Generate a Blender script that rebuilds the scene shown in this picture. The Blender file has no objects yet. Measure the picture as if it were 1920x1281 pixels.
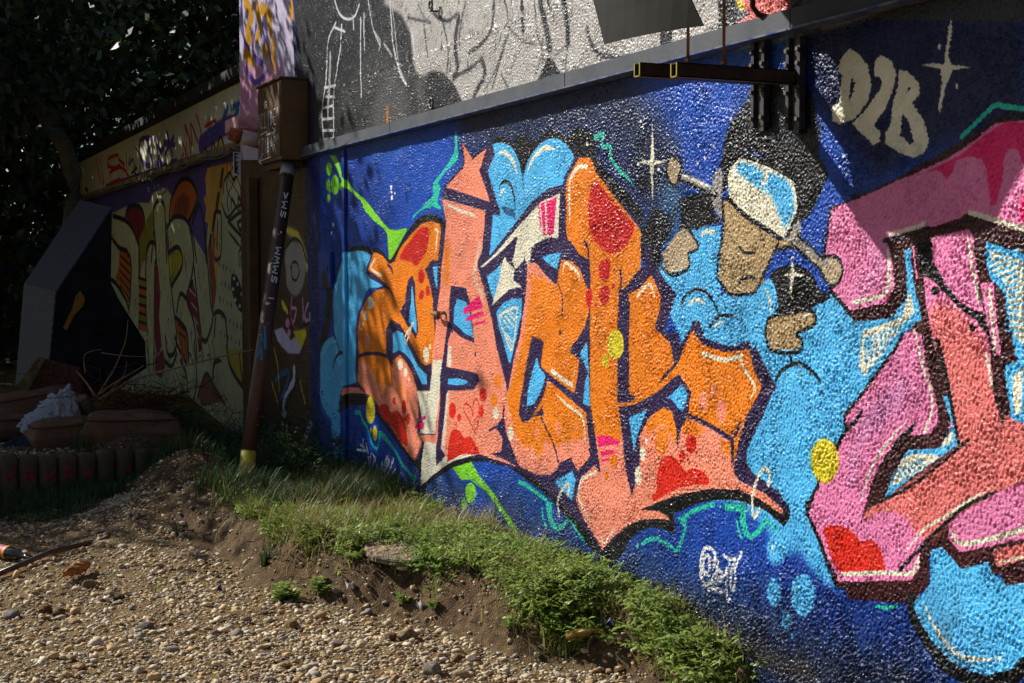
import bpy, bmesh, math, random, time
import numpy as np
from mathutils import Vector, Matrix
R=math.radians
random.seed(7); rng=np.random.default_rng(11)
S=bpy.context.scene
# ------------------------------------------------------------------ camera
CAM={'pos': (0.0, -3.1, 1.7), 'axes': [(0.411514, 0.911403, 0.0), (-0.046193, 0.020857, 0.998715), (-0.910232, 0.410985, -0.050684)]}
cam=bpy.data.cameras.new('camera'); co=bpy.data.objects.new('camera',cam); S.collection.objects.link(co); S.camera=co
cam.sensor_width=36; cam.lens=50.06; cam.clip_end=400; cam.clip_start=.05
rt,up,fw=[Vector(v) for v in CAM['axes']]
co.matrix_world=Matrix(((rt.x,up.x,-fw.x,CAM['pos'][0]),(rt.y,up.y,-fw.y,CAM['pos'][1]),(rt.z,up.z,-fw.z,CAM['pos'][2]),(0,0,0,1)))
# ------------------------------------------------------------------ light
SUN=Vector((1.33,1.0,-1.2)).normalized()            # the way the light travels
w=bpy.data.worlds.new('World'); S.world=w; w.use_nodes=True
nt=w.node_tree; bg=nt.nodes['Background']; sky=nt.nodes.new('ShaderNodeTexSky'); sky.sky_type='NISHITA'; sky.sun_disc=False
sky.sun_elevation=math.asin(-SUN.z); sky.sun_rotation=math.atan2(-SUN.x,-SUN.y)
nt.links.new(sky.outputs[0],bg.inputs[0]); bg.inputs[1].default_value=.052
sl=bpy.data.lights.new('sun','SUN'); sl.energy=4.8; sl.angle=R(.53); sl.color=(1,.96,.89)
so=bpy.data.objects.new('sun',sl); S.collection.objects.link(so); so.rotation_euler=SUN.to_track_quat('-Z','Y').to_euler()
S.view_settings.view_transform='Standard'; S.view_settings.look='None'; S.view_settings.exposure=.5; S.view_settings.gamma=1
# ------------------------------------------------------------------ helpers
COLL=S.collection
def srgb(c):
    return tuple(((v/255.)/12.92 if v/255.<=.04045 else ((v/255.+.055)/1.055)**2.4) for v in c)
def mat(name,col,rough=.8,spec=.3,metal=0,noise=None,bump=None,var=0,island=0,trans=0):
    """noise=(scale,second colour,amount) ; bump=(scale,distance)"""
    m=bpy.data.materials.new(name); m.use_nodes=True; n=m.node_tree; b=n.nodes['Principled BSDF']; L=n.links.new
    b.inputs['Roughness'].default_value=rough; b.inputs['Specular IOR Level'].default_value=spec; b.inputs['Metallic'].default_value=metal
    tc=n.nodes.new('ShaderNodeTexCoord'); src=None
    rgb=n.nodes.new('ShaderNodeRGB'); rgb.outputs[0].default_value=(*col,1); src=rgb.outputs[0]
    if noise:
        t=n.nodes.new('ShaderNodeTexNoise'); t.inputs['Scale'].default_value=noise[0]; t.inputs['Detail'].default_value=6; t.inputs['Roughness'].default_value=.65
        L(tc.outputs['Object'],t.inputs['Vector']); r=n.nodes.new('ShaderNodeMapRange'); r.inputs[1].default_value=.38; r.inputs[2].default_value=.62; r.inputs[4].default_value=noise[2]
        L(t.outputs[0],r.inputs[0]); mx=n.nodes.new('ShaderNodeMix'); mx.data_type='RGBA'; L(r.outputs[0],mx.inputs['Factor']); L(src,mx.inputs[6]); mx.inputs[7].default_value=(*noise[1],1); src=mx.outputs[2]
    if island:
        g=n.nodes.new('ShaderNodeNewGeometry'); r=n.nodes.new('ShaderNodeMapRange'); r.inputs[3].default_value=1-island; r.inputs[4].default_value=1+island
        L(g.outputs['Random Per Island'],r.inputs[0]); mm=n.nodes.new('ShaderNodeVectorMath'); mm.operation='SCALE'; L(src,mm.inputs[0]); L(r.outputs[0],mm.inputs['Scale']); src=mm.outputs[0]
    if var:
        g=n.nodes.new('ShaderNodeObjectInfo'); r=n.nodes.new('ShaderNodeMapRange'); r.inputs[3].default_value=1-var; r.inputs[4].default_value=1+var
        L(g.outputs['Random'],r.inputs[0]); mm=n.nodes.new('ShaderNodeVectorMath'); mm.operation='SCALE'; L(src,mm.inputs[0]); L(r.outputs[0],mm.inputs['Scale']); src=mm.outputs[0]
    L(src,b.inputs['Base Color'])
    if bump:
        t=n.nodes.new('ShaderNodeTexNoise'); t.inputs['Scale'].default_value=bump[0]; t.inputs['Detail'].default_value=5; L(tc.outputs['Object'],t.inputs['Vector'])
        bp=n.nodes.new('ShaderNodeBump'); bp.inputs['Strength'].default_value=1; bp.inputs['Distance'].default_value=bump[1]; L(t.outputs[0],bp.inputs['Height']); L(bp.outputs[0],b.inputs['Normal'])
    if trans:
        tr=n.nodes.new('ShaderNodeBsdfTranslucent'); L(src,tr.inputs[0]); ms=n.nodes.new('ShaderNodeMixShader'); ms.inputs[0].default_value=trans
        L(b.outputs[0],ms.inputs[1]); L(tr.outputs[0],ms.inputs[2]); L(ms.outputs[0],n.nodes['Material Output'].inputs[0])
    return m
def link(name,me,m=None,parent=None,loc=None,label=None,cat=None,group=None,kind=None):
    o=bpy.data.objects.new(name,me); COLL.objects.link(o)
    if m is not None and me is not None and not me.materials: me.materials.append(m)
    if loc is not None: o.location=loc
    if parent is not None: o.parent=parent
    tag(o,label,cat,group,kind); return o
def tag(o,label=None,cat=None,group=None,kind=None):
    for k,v in (('label',label),('category',cat),('group',group),('kind',kind)):
        if v: o[k]=v
    return o
def empty(name,loc,label,cat,group=None): return link(name,None,None,None,loc,label,cat,group)
def npmesh(name,V,F,smooth=True):
    """V (n,3), F (m,3) or (m,4)"""
    me=bpy.data.meshes.new(name); V=np.asarray(V,np.float32); F=np.asarray(F,np.int32); k=F.shape[1]
    me.vertices.add(len(V)); me.vertices.foreach_set('co',V.ravel()); me.loops.add(F.size); me.loops.foreach_set('vertex_index',F.ravel())
    me.polygons.add(len(F)); me.polygons.foreach_set('loop_start',np.arange(0,F.size,k,dtype=np.int32)); me.polygons.foreach_set('loop_total',np.full(len(F),k,np.int32))
    if smooth: me.polygons.foreach_set('use_smooth',np.ones(len(F),bool))
    me.update(calc_edges=True); return me
def bmo(name,bm,m,parent=None,smooth=False,bevel=0,**k):
    if bevel: bmesh.ops.bevel(bm,geom=bm.edges[:],offset=bevel,segments=2,affect='EDGES',clamp_overlap=True)
    me=bpy.data.meshes.new(name); bm.to_mesh(me); bm.free()
    if smooth:
        for p in me.polygons: p.use_smooth=True
    return link(name,me,m,parent,**k)
def box(bm,x0,x1,y0,y1,z0,z1):
    r=bmesh.ops.create_cube(bm,size=1); 
    for v in r['verts']: v.co=Vector((x0+(v.co.x+.5)*(x1-x0),y0+(v.co.y+.5)*(y1-y0),z0+(v.co.z+.5)*(z1-z0)))
    return r['verts']
def boxo(name,b,m,parent=None,bevel=.004,**k):
    bm=bmesh.new(); box(bm,*b); return bmo(name,bm,m,parent,bevel=bevel,**k)
def tubeV(pts,rad,seg=8,caps=True):
    pts=[Vector(p) for p in pts]; n=len(pts); V=[];F=[]
    rads=rad if isinstance(rad,(list,tuple)) else [rad]*n
    ref=Vector((0,0,1))
    for i,p in enumerate(pts):
        d=(pts[min(i+1,n-1)]-pts[max(i-1,0)]).normalized()
        a=d.cross(ref); a=a.normalized() if a.length>.05 else d.cross(Vector((0,1,0))).normalized()
        b=d.cross(a).normalized()
        for k in range(seg):
            t=2*math.pi*k/seg; V.append(p+(a*math.cos(t)+b*math.sin(t))*rads[i])
    for i in range(n-1):
        for k in range(seg):
            k2=(k+1)%seg; F.append((i*seg+k,i*seg+k2,(i+1)*seg+k2,(i+1)*seg+k))
    if caps: F.append(tuple(range(seg-1,-1,-1))); F.append(tuple((n-1)*seg+k for k in range(seg)))
    return V,F
def tube(name,pts,rad,m,parent=None,seg=10,**k):
    V,F=tubeV(pts,rad,seg); me=bpy.data.meshes.new(name); me.from_pydata([tuple(v) for v in V],[],F)
    for p in me.polygons[:-2]: p.use_smooth=True
    return link(name,me,m,parent,**k)
def tubes(name,lst,m,parent=None,seg=5,**k):
    VV=[];FF=[]
    for pts,rad in lst:
        V,F=tubeV(pts,rad,seg,False); o=len(VV); VV+=[tuple(v) for v in V]; FF+=[tuple(i+o for i in f) for f in F]
    me=bpy.data.meshes.new(name); me.from_pydata(VV,[],FF)
    for p in me.polygons: p.use_smooth=True
    return link(name,me,m,parent,**k)
def curve(pts,n=6):
    P=[Vector(p) for p in pts]; out=[]
    for i in range(len(P)-1):
        p0,p1,p2,p3=P[max(i-1,0)],P[i],P[i+1],P[min(i+2,len(P)-1)]
        for k in range(n):
            t=k/n; out.append(.5*(2*p1+(p2-p0)*t+(2*p0-5*p1+4*p2-p3)*t*t+(3*p1-p0-3*p2+p3)*t**3))
    out.append(P[-1]); return out
def ss(a,b,x): t=np.clip((x-a)/(b-a),0,1); return t*t*(3-2*t)
# ------------------------------------------------------------------ ground shape
def vnoise(x,y,seed,sc):
    """smooth value noise, numpy"""
    r=np.random.default_rng(seed).random((64,64)).astype(np.float32)
    x=np.asarray(x)*sc; y=np.asarray(y)*sc; xi=np.floor(x).astype(int); yi=np.floor(y).astype(int); fx=x-xi; fy=y-yi
    fx=fx*fx*(3-2*fx); fy=fy*fy*(3-2*fy); g=lambda i,j: r[(i)%64,(j)%64]
    return (g(xi,yi)*(1-fx)+g(xi+1,yi)*fx)*(1-fy)+(g(xi,yi+1)*(1-fx)+g(xi+1,yi+1)*fx)*fy-.5
def toe(x):
    t=-.30+.385*(x+5.05); t=np.maximum(t,-1.25-.10*(-7.6-x)*(x<-7.6)); return t
def hz(x,y):
    x=np.asarray(x,float); y=np.asarray(y,float)
    wob=.16*vnoise(x,y,3,2.3)+.08*vnoise(x,y,4,6)
    s=y-toe(x)+wob
    bank=ss(0,.36,s)*(.20+.05*ss(-9,-7,x)*(1-ss(-5.2,-4.3,x)))
    bank=bank*(1-.55*ss(-9,-10.2,x)*1.0)
    mound=.30*np.exp(-((x+10.15)/.62)**2-((y+.98)/.38)**2)+.16*np.exp(-((x+9.5)/.7)**2-((y+1.45)/.42)**2)
    pit=-.10*np.exp(-((x+9.75)/.25)**2-((y+.7)/.2)**2)
    back=.26*ss(-11.15,-11.35,x)*ss(-.4,-.8,y)
    return bank+mound+pit+back+.035*vnoise(x,y,5,1.7)+.018*vnoise(x,y,6,5)+.008*vnoise(x,y,8,15)
# ------------------------------------------------------------------ painted walls: pigment maps drawn here as shapes in metres
def catmull(p,closed,n=6):
    p=np.array(p,float); m=len(p); out=[]
    idx=range(m) if closed else range(m-1)
    for i in idx:
        if closed: p0,p1,p2,p3=p[i-1],p[i],p[(i+1)%m],p[(i+2)%m]
        else: p0,p1,p2,p3=p[max(i-1,0)],p[i],p[i+1],p[min(i+2,m-1)]
        for k in range(n):
            t=k/n; out.append(.5*(2*p1+(p2-p0)*t+(2*p0-5*p1+4*p2-p3)*t*t+(3*p1-p0-3*p2+p3)*t**3))
    if not closed: out.append(p[-1])
    return np.array(out)
def blur(a,r):
    r=int(r)
    if r<1: return a
    for ax in (0,1):
        for _ in range(2):
            pad=[(0,0),(0,0)]; pad[ax]=(r+1,r)
            c=np.cumsum(np.pad(a,pad,mode='edge'),axis=ax)
            n=a.shape[ax]
            if ax==0: a=(c[2*r+1:2*r+1+n]-c[:n])/(2*r+1)
            else: a=(c[:,2*r+1:2*r+1+n]-c[:,:n])/(2*r+1)
    return a
def polycov(p,x0,y0,w,h,ss=2):
    # even-odd coverage, exact in x
    acc=np.zeros((h,w),np.float32)
    X1=p[:,0];Y1=p[:,1];X2=np.roll(X1,-1);Y2=np.roll(Y1,-1)
    for r in range(h*ss):
        y=y0+(r+.5)/ss
        m=(Y1<=y)!=(Y2<=y)
        if not m.any(): continue
        xs=np.sort(X1[m]+(y-Y1[m])*(X2[m]-X1[m])/(Y2[m]-Y1[m]))-x0
        row=acc[r//ss]
        for a,b in zip(xs[0::2],xs[1::2]):
            a=max(a,0.);b=min(b,float(w))
            if b<=a: continue
            ia,ib=int(a),int(b)
            if ia==ib: row[ia]+=(b-a)/ss; continue
            row[ia]+=(ia+1-a)/ss; row[ia+1:ib]+=1./ss
            if ib<w: row[ib]+=(b-ib)/ss
    return np.minimum(acc,1)
def strokecov(p,rad,taper,x0,y0,w,h):
    acc=np.zeros((h,w),np.float32); n=len(p)
    L=np.concatenate([[0],np.cumsum(np.hypot(*np.diff(p,axis=0).T))]); T=max(L[-1],1e-6)
    for i in range(n-1):
        a,b=p[i],p[i+1]
        def rr(l):
            t=l/T
            return rad*(1 if not taper else max(.28,min(1,1.6*(1-abs(2*t-1))+.3)))
        ra,rb=rr(L[i]),rr(L[i+1]); R=max(ra,rb)+1.5
        xa=int(max(min(a[0],b[0])-R-x0,0));xb=int(min(max(a[0],b[0])+R-x0+1,w));ya=int(max(min(a[1],b[1])-R-y0,0));yb=int(min(max(a[1],b[1])+R-y0+1,h))
        if xb<=xa or yb<=ya: continue
        gx=np.arange(xa,xb)+.5+x0;gy=(np.arange(ya,yb)+.5+y0)[:,None]
        d=b-a;q=max(d@d,1e-9);t=np.clip(((gx-a[0])*d[0]+(gy-a[1])*d[1])/q,0,1)
        dist=np.hypot(gx-a[0]-t*d[0],gy-a[1]-t*d[1])
        c=np.clip(ra+(rb-ra)*t-dist+.5,0,1)
        s=acc[ya:yb,xa:xb]; np.maximum(s,c,out=s)
    return acc
def paint(img,items,pal,tagimg=None,tags=None):
    H,W=img.shape[:2]
    for it in items:
        if it[0]=='P': _,col,p,sm,soft,al,tag=it; p=np.array(p,float); p=catmull(p,True) if sm else p; ext=0
        else: _,col,p,rad,tp,soft,al=it; p=np.array(p,float); p=catmull(p,False) if len(p)>2 else p; ext=rad; tag=None
        e=ext+soft*2+3
        x0=int(max(np.floor(p[:,0].min()-e),0));x1=int(min(np.ceil(p[:,0].max()+e),W));y0=int(max(np.floor(p[:,1].min()-e),0));y1=int(min(np.ceil(p[:,1].max()+e),H))
        if x1<=x0 or y1<=y0: continue
        c=polycov(p,x0,y0,x1-x0,y1-y0) if it[0]=='P' else strokecov(p,rad,tp,x0,y0,x1-x0,y1-y0)
        if soft>=1: c=blur(c,soft/1.6)
        c=(c*al)[...,None]; v=img[y0:y1,x0:x1]; v+=(np.array(pal[col],np.float32)-v)*c
        if tag and tags is not None and tag in tags:
            t=tagimg[y0:y1,x0:x1]; t[c[...,0]>.5]=tags[tag]

PALC={'blue': (16, 68, 166), 'blue2': (30, 84, 186), 'navy': (12, 26, 70), 'dark': (30, 34, 52), 'dkblue': (8, 36, 100), 'black': (17, 17, 20), 'grime': (48, 58, 84), 'lb': (78, 178, 232), 'lb2': (120, 195, 228), 'cream': (226, 220, 196), 'orange': (228, 124, 22), 'salmon': (236, 140, 112), 'purple': (48, 34, 74), 'red': (214, 40, 24), 'redd': (196, 32, 28), 'mag': (228, 28, 108), 'lime': (124, 206, 44), 'teal': (38, 196, 170), 'teal2': (90, 215, 205), 'yellow': (214, 196, 44), 'skin': (172, 146, 104), 'skin2': (178, 158, 128), 'pink': (226, 124, 172), 'pinkd': (206, 120, 150), 'rose': (224, 116, 112), 'maroon': (58, 20, 24), 'grey': (150, 145, 140), 'white': (244, 244, 240), 'upg': (172, 168, 164), 'upd': (46, 48, 52), 'gold': (196, 140, 30), 'lil': (190, 180, 205), 'vio': (108, 84, 170), 'pole': (150, 130, 150), 'brown': (70, 52, 34), 'dbrown': (58, 38, 22), 'plum': (104, 50, 110), 'steel': (96, 100, 110), 'tagw': (200, 200, 205), 'slate': (44, 92, 134), 'lila': (190, 140, 190), 'yellw': (170, 160, 90), 'panel': (190, 190, 165), 'purp': (75, 60, 130), 'bone': (178, 180, 138), 'boneD': (140, 135, 105), 'redtag': (170, 30, 30), 'ory': (200, 150, 60), 'orL': (180, 90, 30), 'orD': (140, 60, 25), 'olive': (130, 125, 30), 'plumr': (120, 24, 44), 'yelL': (180, 165, 30), 'brL': (120, 60, 30)}
pal={k:np.array(v,np.float32)/255. for k,v in PALC.items()}
def load(items,x0,z1,ppm):
    out=[]
    for it in items:
        p=[((a/1000.-x0)*ppm,(z1-b/1000.)*ppm) for a,b in zip(it[2][0::2],it[2][1::2])]
        if it[0]=='P': out.append(('P',it[1],p,it[3],it[4]*ppm/1000.,it[5],it[6]))
        else: out.append(('S',it[1],p,it[3]*ppm/2000.,it[4],it[5]*ppm/1000.,it[6]))
    return out
MAIN=[
('P','blue',[-10936,2641,-3205,2576,-3152,449,-11057,-1723],0,0,1,None),
('S','navy',[-9835,2329,-9128,2147,-8913,1998],424.9,0,227,0.45),
('S','blue2',[-9125,2361,-8123,2362,-7692,2209,-8503,2120],343.9,0,207,0.55),
('S','dkblue',[-10099,2032,-9848,1643,-10389,1237],306.1,0,196,0.5),
('S','dkblue',[-10397,914,-10132,535,-9876,289,-10141,136],359.9,0,247,0.5),
('S','dark',[-7449,2524,-6866,2456,-6237,2450,-5747,2438,-5548,2324,-5406,2173],332.5,0,192,0.9),
('S','navy',[-5849,2277,-5595,2115,-5314,2144],215.7,0,119,0.8),
('S','slate',[-5246,2005,-5179,1890,-5266,1847],205.3,0,113,0.7),
('S','black',[-5270,2164,-5313,2076,-5428,2059],327.3,0,143,0.4),
('S','blue2',[-5099,2371,-4934,2290,-4897,2435,-4669,2469],249.6,0,107,0.8),
('P','navy',[-4264,2702,-3205,2576,-3193,2081,-3483,2105,-3894,2014,-4131,2215,-4324,2445],0,65,1,None),
('S','dkblue',[-4008,2021,-3891,1889],141.9,0,68,0.5),
('S','grime',[-9627,187,-8938,192,-8234,228,-7538,334],266.0,0,171,0.8),
('S','grime',[-7006,386,-6598,284,-6111,266,-5783,228,-5482,314],270.7,0,195,0.85),
('S','grime',[-5340,272,-5032,270,-4712,299,-4492,287,-4222,293],247.8,0,159,0.8),
('S','dkblue',[-4355,360,-4099,478,-3835,481,-3696,371,-3974,280],314.3,0,163,0.6),
('S','dark',[-5294,212,-4907,210,-4636,221,-4286,217,-3695,318],159.4,0,102,0.8),
('S','upg',[-4887,204,-4711,235],83.5,0,43,0.55),
('S','brown',[-4867,186,-4636,221,-4421,213,-4220,230],69.2,0,41,0.6),
('S','teal',[-7653,2490,-7639,2428,-7650,2375],35.9,1,0,1),
('P','teal',[-7639,2428,-7609,2372,-7629,2328,-7775,2284,-7881,2243,-7935,2215,-7892,2181,-7925,2143,-7947,2097,-7872,2062,-7893,2051,-8013,2076,-8126,2072,-8264,2053,-8383,2012,-8370,2036,-8217,2076,-8058,2126,-8013,2147,-8012,2211,-7968,2240,-7838,2288,-7743,2336,-7680,2377],0,0,1,None),
('P','lime',[-10105,2529,-9991,2526,-9895,2476,-9833,2396,-9694,2331,-9559,2258,-9325,2183,-9156,2112,-8939,2016,-8808,1960,-8679,1953,-8480,1960,-8480,1944,-8630,1854,-8746,1760,-8824,1765,-8848,1927,-8913,1972,-9130,2031,-9298,2100,-9383,2167,-9559,2230,-9742,2286,-9850,2359,-9960,2442,-10056,2497],0,0,1,None),
('P','lime',[-10058,2434,-10064,2415,-10080,2399,-10103,2390,-10131,2388,-10159,2393,-10183,2406,-10199,2423,-10204,2443,-10198,2462,-10181,2478,-10157,2487,-10129,2489,-10101,2483,-10078,2471,-10063,2453],1,0,1,None),
('P','lime',[-9892,2308,-9900,2282,-9921,2260,-9953,2246,-9990,2242,-10027,2250,-10059,2267,-10080,2291,-10087,2319,-10078,2346,-10057,2368,-10024,2382,-9987,2385,-9950,2377,-9919,2360,-9899,2336],1,0,1,None),
('P','lime',[-10106,2320,-10111,2304,-10123,2291,-10140,2282,-10161,2280,-10181,2284,-10198,2294,-10209,2309,-10213,2326,-10209,2342,-10197,2355,-10179,2364,-10159,2366,-10138,2361,-10121,2351,-10110,2337],1,0,1,None),
('P','lime',[-10105,2220,-10109,2208,-10119,2198,-10135,2192,-10152,2190,-10170,2194,-10185,2201,-10195,2212,-10199,2224,-10195,2236,-10184,2245,-10169,2252,-10151,2253,-10133,2250,-10118,2242,-10109,2232],1,0,1,None),
('P','lime',[-10084,2277,-10086,2271,-10092,2266,-10101,2263,-10111,2263,-10121,2264,-10130,2268,-10135,2274,-10137,2280,-10135,2286,-10129,2290,-10120,2293,-10110,2294,-10100,2292,-10092,2288,-10086,2283],1,0,1,None),
('P','lime',[-9813,2290,-9816,2280,-9825,2272,-9837,2267,-9852,2265,-9866,2268,-9878,2275,-9887,2284,-9889,2294,-9886,2304,-9878,2312,-9865,2317,-9851,2319,-9836,2316,-9824,2309,-9816,2300],1,0,1,None),
('S','dkblue',[-8501,2263,-8477,2186,-8466,2098],17.5,1,0,1),
('S','dkblue',[-8501,2238,-8478,2170],30.6,1,0,1),
('P','white',[-8743,2229,-8745,2223,-8750,2218,-8757,2214,-8766,2213,-8774,2215,-8782,2219,-8787,2225,-8788,2232,-8786,2238,-8781,2244,-8774,2247,-8765,2248,-8757,2246,-8749,2242,-8744,2236],1,0,1,None),
('P','white',[-8726,2162,-8727,2156,-8732,2151,-8740,2147,-8749,2146,-8757,2148,-8764,2152,-8769,2158,-8771,2165,-8769,2171,-8764,2176,-8757,2180,-8748,2181,-8739,2179,-8732,2175,-8727,2169],1,0,1,None),
('P','white',[-8682,2188,-8683,2185,-8686,2182,-8690,2180,-8694,2180,-8699,2181,-8703,2183,-8706,2186,-8706,2189,-8705,2192,-8703,2195,-8699,2197,-8694,2197,-8689,2196,-8685,2194,-8683,2191],1,0,1,None),
('P','white',[-10006,2025,-10008,2020,-10013,2015,-10020,2013,-10028,2012,-10036,2013,-10042,2016,-10047,2021,-10048,2026,-10046,2031,-10042,2035,-10035,2038,-10027,2039,-10019,2038,-10012,2034,-10008,2030],1,0,1,None),
('P','white',[-10056,1965,-10058,1960,-10062,1955,-10068,1953,-10075,1952,-10082,1953,-10088,1956,-10092,1960,-10093,1966,-10091,1971,-10087,1975,-10081,1978,-10074,1979,-10067,1978,-10061,1975,-10057,1970],1,0,1,None),
('P','white',[-8738,2198,-8739,2194,-8743,2190,-8748,2188,-8754,2188,-8759,2189,-8764,2192,-8768,2195,-8769,2199,-8768,2203,-8764,2206,-8759,2208,-8753,2209,-8747,2208,-8742,2205,-8739,2202],1,0,1,None),
('S','black',[-10175,1621,-10144,1503,-10181,1364,-10252,1233,-10358,1088],134.1,0,30,1),
('P','lb',[-9782,1795,-9720,1823,-9477,1834,-9274,1818,-9175,1790,-9276,1682,-8918,1595,-9249,1564,-9336,1499,-9470,1385,-9518,1197,-9536,1009,-9493,918,-9707,874,-9898,743,-9901,597,-10065,582,-10265,642,-10367,704,-10398,853,-10395,1015,-10322,1130,-10151,1192,-10002,1204,-9923,1110,-9986,1195,-10033,1300,-10046,1466,-9994,1613,-9878,1738,-9846,1786],1,0,1,None),
('P','lb',[-10397,914,-9927,945,-9738,881,-9867,698,-10097,598,-10299,659],1,69,0.8,None),
('P','lb',[-9889,560,-9899,525,-9925,493,-9963,469,-10008,457,-10053,459,-10092,475,-10117,502,-10125,536,-10116,572,-10089,604,-10050,627,-10004,638,-9959,636,-9922,620,-9898,593],1,15,1,None),
('P','lb',[-9932,360,-9937,339,-9952,319,-9973,305,-9998,297,-10023,298,-10045,308,-10059,324,-10063,345,-10058,367,-10043,386,-10021,401,-9996,408,-9971,406,-9950,397,-9937,381],1,10,1,None),
('P','lb',[-9775,388,-9780,358,-9791,332,-9808,313,-9828,305,-9847,308,-9863,323,-9874,347,-9877,376,-9873,407,-9861,433,-9844,452,-9824,460,-9805,456,-9789,441,-9779,417],1,10,1,None),
('S','black',[-9673,1837,-9447,1848,-9273,1836,-9133,1808],33.4,0,5,1),
('S','black',[-9814,1795,-9911,1700,-9994,1603],20.0,0,10,1),
('S','black',[-10019,1203,-9955,1148,-9907,1102,-9765,1100],20.1,0,0,1),
('S','black',[-10073,955,-10022,1037,-9891,1098,-9765,1100],25.2,1,0,1),
('S','lb2',[-10381,864,-10360,997,-10272,1102,-10118,1169,-9987,1175],20.7,0,0,1),
('S','lb2',[-9991,951,-9925,1013,-9829,1053],15.1,0,0,1),
('S','lb2',[-10013,1485,-9945,1613,-9816,1700,-9963,1545,-9934,1371,-9921,1236],15.1,0,0,1),
('S','lb2',[-9774,629,-9851,718,-9897,821,-9848,893,-9808,809,-9835,749],20.0,0,0,1),
('P','black',[-6849,2371,-6748,2390,-6666,2383,-6602,2331,-6538,2352,-6699,2201,-6748,2205],1,10,1,None),
('S','black',[-7111,2392,-6987,2389,-6883,2353,-6815,2320],33.1,0,4,1),
('S','black',[-6602,2331,-6507,2360,-6384,2366,-6265,2343,-6178,2297],34.3,0,3,1),
('P','black',[-6207,2306,-6178,2355,-6094,2373,-5956,2336,-5915,2264,-5942,2210,-6093,2215,-6178,2169],1,16,1,None),
('P','lb',[-7204,2022,-7166,2252,-7121,2300,-7139,2359,-7111,2378,-7004,2378,-6900,2354,-6823,2306,-6765,2240,-6731,2183,-6682,2241,-6618,2291,-6523,2331,-6430,2347,-6339,2346,-6236,2315,-6164,2264,-6149,2231,-6206,2177,-6250,2128,-6294,2105,-6475,2088,-6649,2014,-6815,1937,-6987,1850,-7186,1744],1,0,1,None),
('S','cream',[-7040,2322,-6969,2324,-6883,2290,-6832,2244,-6806,2201],25.7,1,0,1),
('S','cream',[-6674,2200,-6618,2257,-6523,2298,-6445,2308,-6339,2290],24.5,1,0,1),
('S','black',[-7036,2122,-7013,2157,-6935,2167,-6866,2135,-6832,2077,-6823,2021],18.4,1,0,1),
('S','cream',[-7022,2093,-6987,2120,-6952,2132],14.8,1,0,1),
('S','black',[-6765,2233,-6731,2176,-6723,2121],10.8,1,0,1),
('S','slate',[-6996,2028,-6900,2003,-6849,1994,-6823,1959],40.3,1,0,1),
('P','lb',[-5336,1708,-5033,1878,-4845,1873,-4841,1600,-4551,1652,-4483,1676,-4414,1544,-4307,1448,-3889,1559,-3740,1597,-3486,1660,-3204,1681,-3198,1436,-3436,1098,-3878,1042,-3945,1051,-4137,654,-4249,679,-4302,793,-4353,753,-4390,709,-4451,735,-4579,773,-4752,784,-4949,755,-4701,831,-4704,1073,-4899,1107,-5218,1508],0,0,1,None),
('P','lb',[-4891,767,-4698,796,-4579,788,-4464,747,-4342,718,-4202,728,-4088,597,-4132,582,-4200,603,-4293,655,-4388,638,-4463,682,-4617,745,-4751,762],1,20,0.8,None),
('P','lb',[-4294,712,-4179,731,-4066,575,-4132,589,-4246,636],1,24,0.7,None),
('P','lb',[-4342,1592,-4120,1625,-3941,1527,-3721,1543,-3647,1709,-3639,1364,-4304,1281],0,0,1,None),
('P','lb',[-4369,819,-4201,941,-4198,748,-4101,611,-4294,712,-4463,682],0,0,1,None),
('P','black',[-4778,2265,-4649,2365,-4561,2416,-4307,2385,-4225,2262,-4207,2142,-4299,1971,-4313,1875,-4396,1828,-4556,2134,-4833,2102,-4853,2114,-4825,2191],1,15,1,None),
('P','black',[-4368,2164,-4254,2141,-4159,2049,-4173,2003,-4250,1906,-4314,1875,-4364,1920,-4538,2103],1,7,1,None),
('S','dark',[-4648,2243,-4472,2296,-4344,2216],155.7,0,100,0.6),
('P','black',[-5495,1876,-5392,1954,-5335,1963,-5245,1937,-5148,2000,-5244,1847,-5310,1791,-5321,1711,-5472,1735,-5490,1852,-5521,1923,-5521,1994],1,14,1,None),
('P','black',[-5148,2000,-4931,2006,-4890,1924,-4840,1891,-5031,1869,-5093,1866,-5157,1856,-5158,1956],1,11,1,None),
('P','black',[-5523,2111,-5428,2105,-5381,2057,-5486,2057],1,23,0.7,None),
('S','slate',[-5246,2044,-5202,1991,-5212,1930,-5302,2019],88.1,0,51,0.7),
('P','blue',[-5140,2232,-4816,2221,-4834,2133,-4931,2065,-5117,2104],0,8,1,None),
('S','purple',[-5426,1781,-5408,1717,-5353,1681],66.2,0,12,1),
('P','blue',[-4143,2029,-4051,1941,-4133,1921,-4184,1748,-4313,1826,-4298,1874,-4203,1928,-4165,1998],0,5,1,None),
('P','black',[-4834,2112,-4776,2150,-4711,2156,-4556,2124,-4434,2086,-4341,2041,-4299,1923,-4383,2024,-4645,2100,-4776,2088,-4794,2026,-4832,1996],0,0,1,None),
('P','blue',[-4463,1750,-4337,1788,-4199,1719,-4167,1676,-4120,1615,-4197,1576,-4244,1575,-4488,1680,-4523,1690],0,0,1,None),
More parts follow.
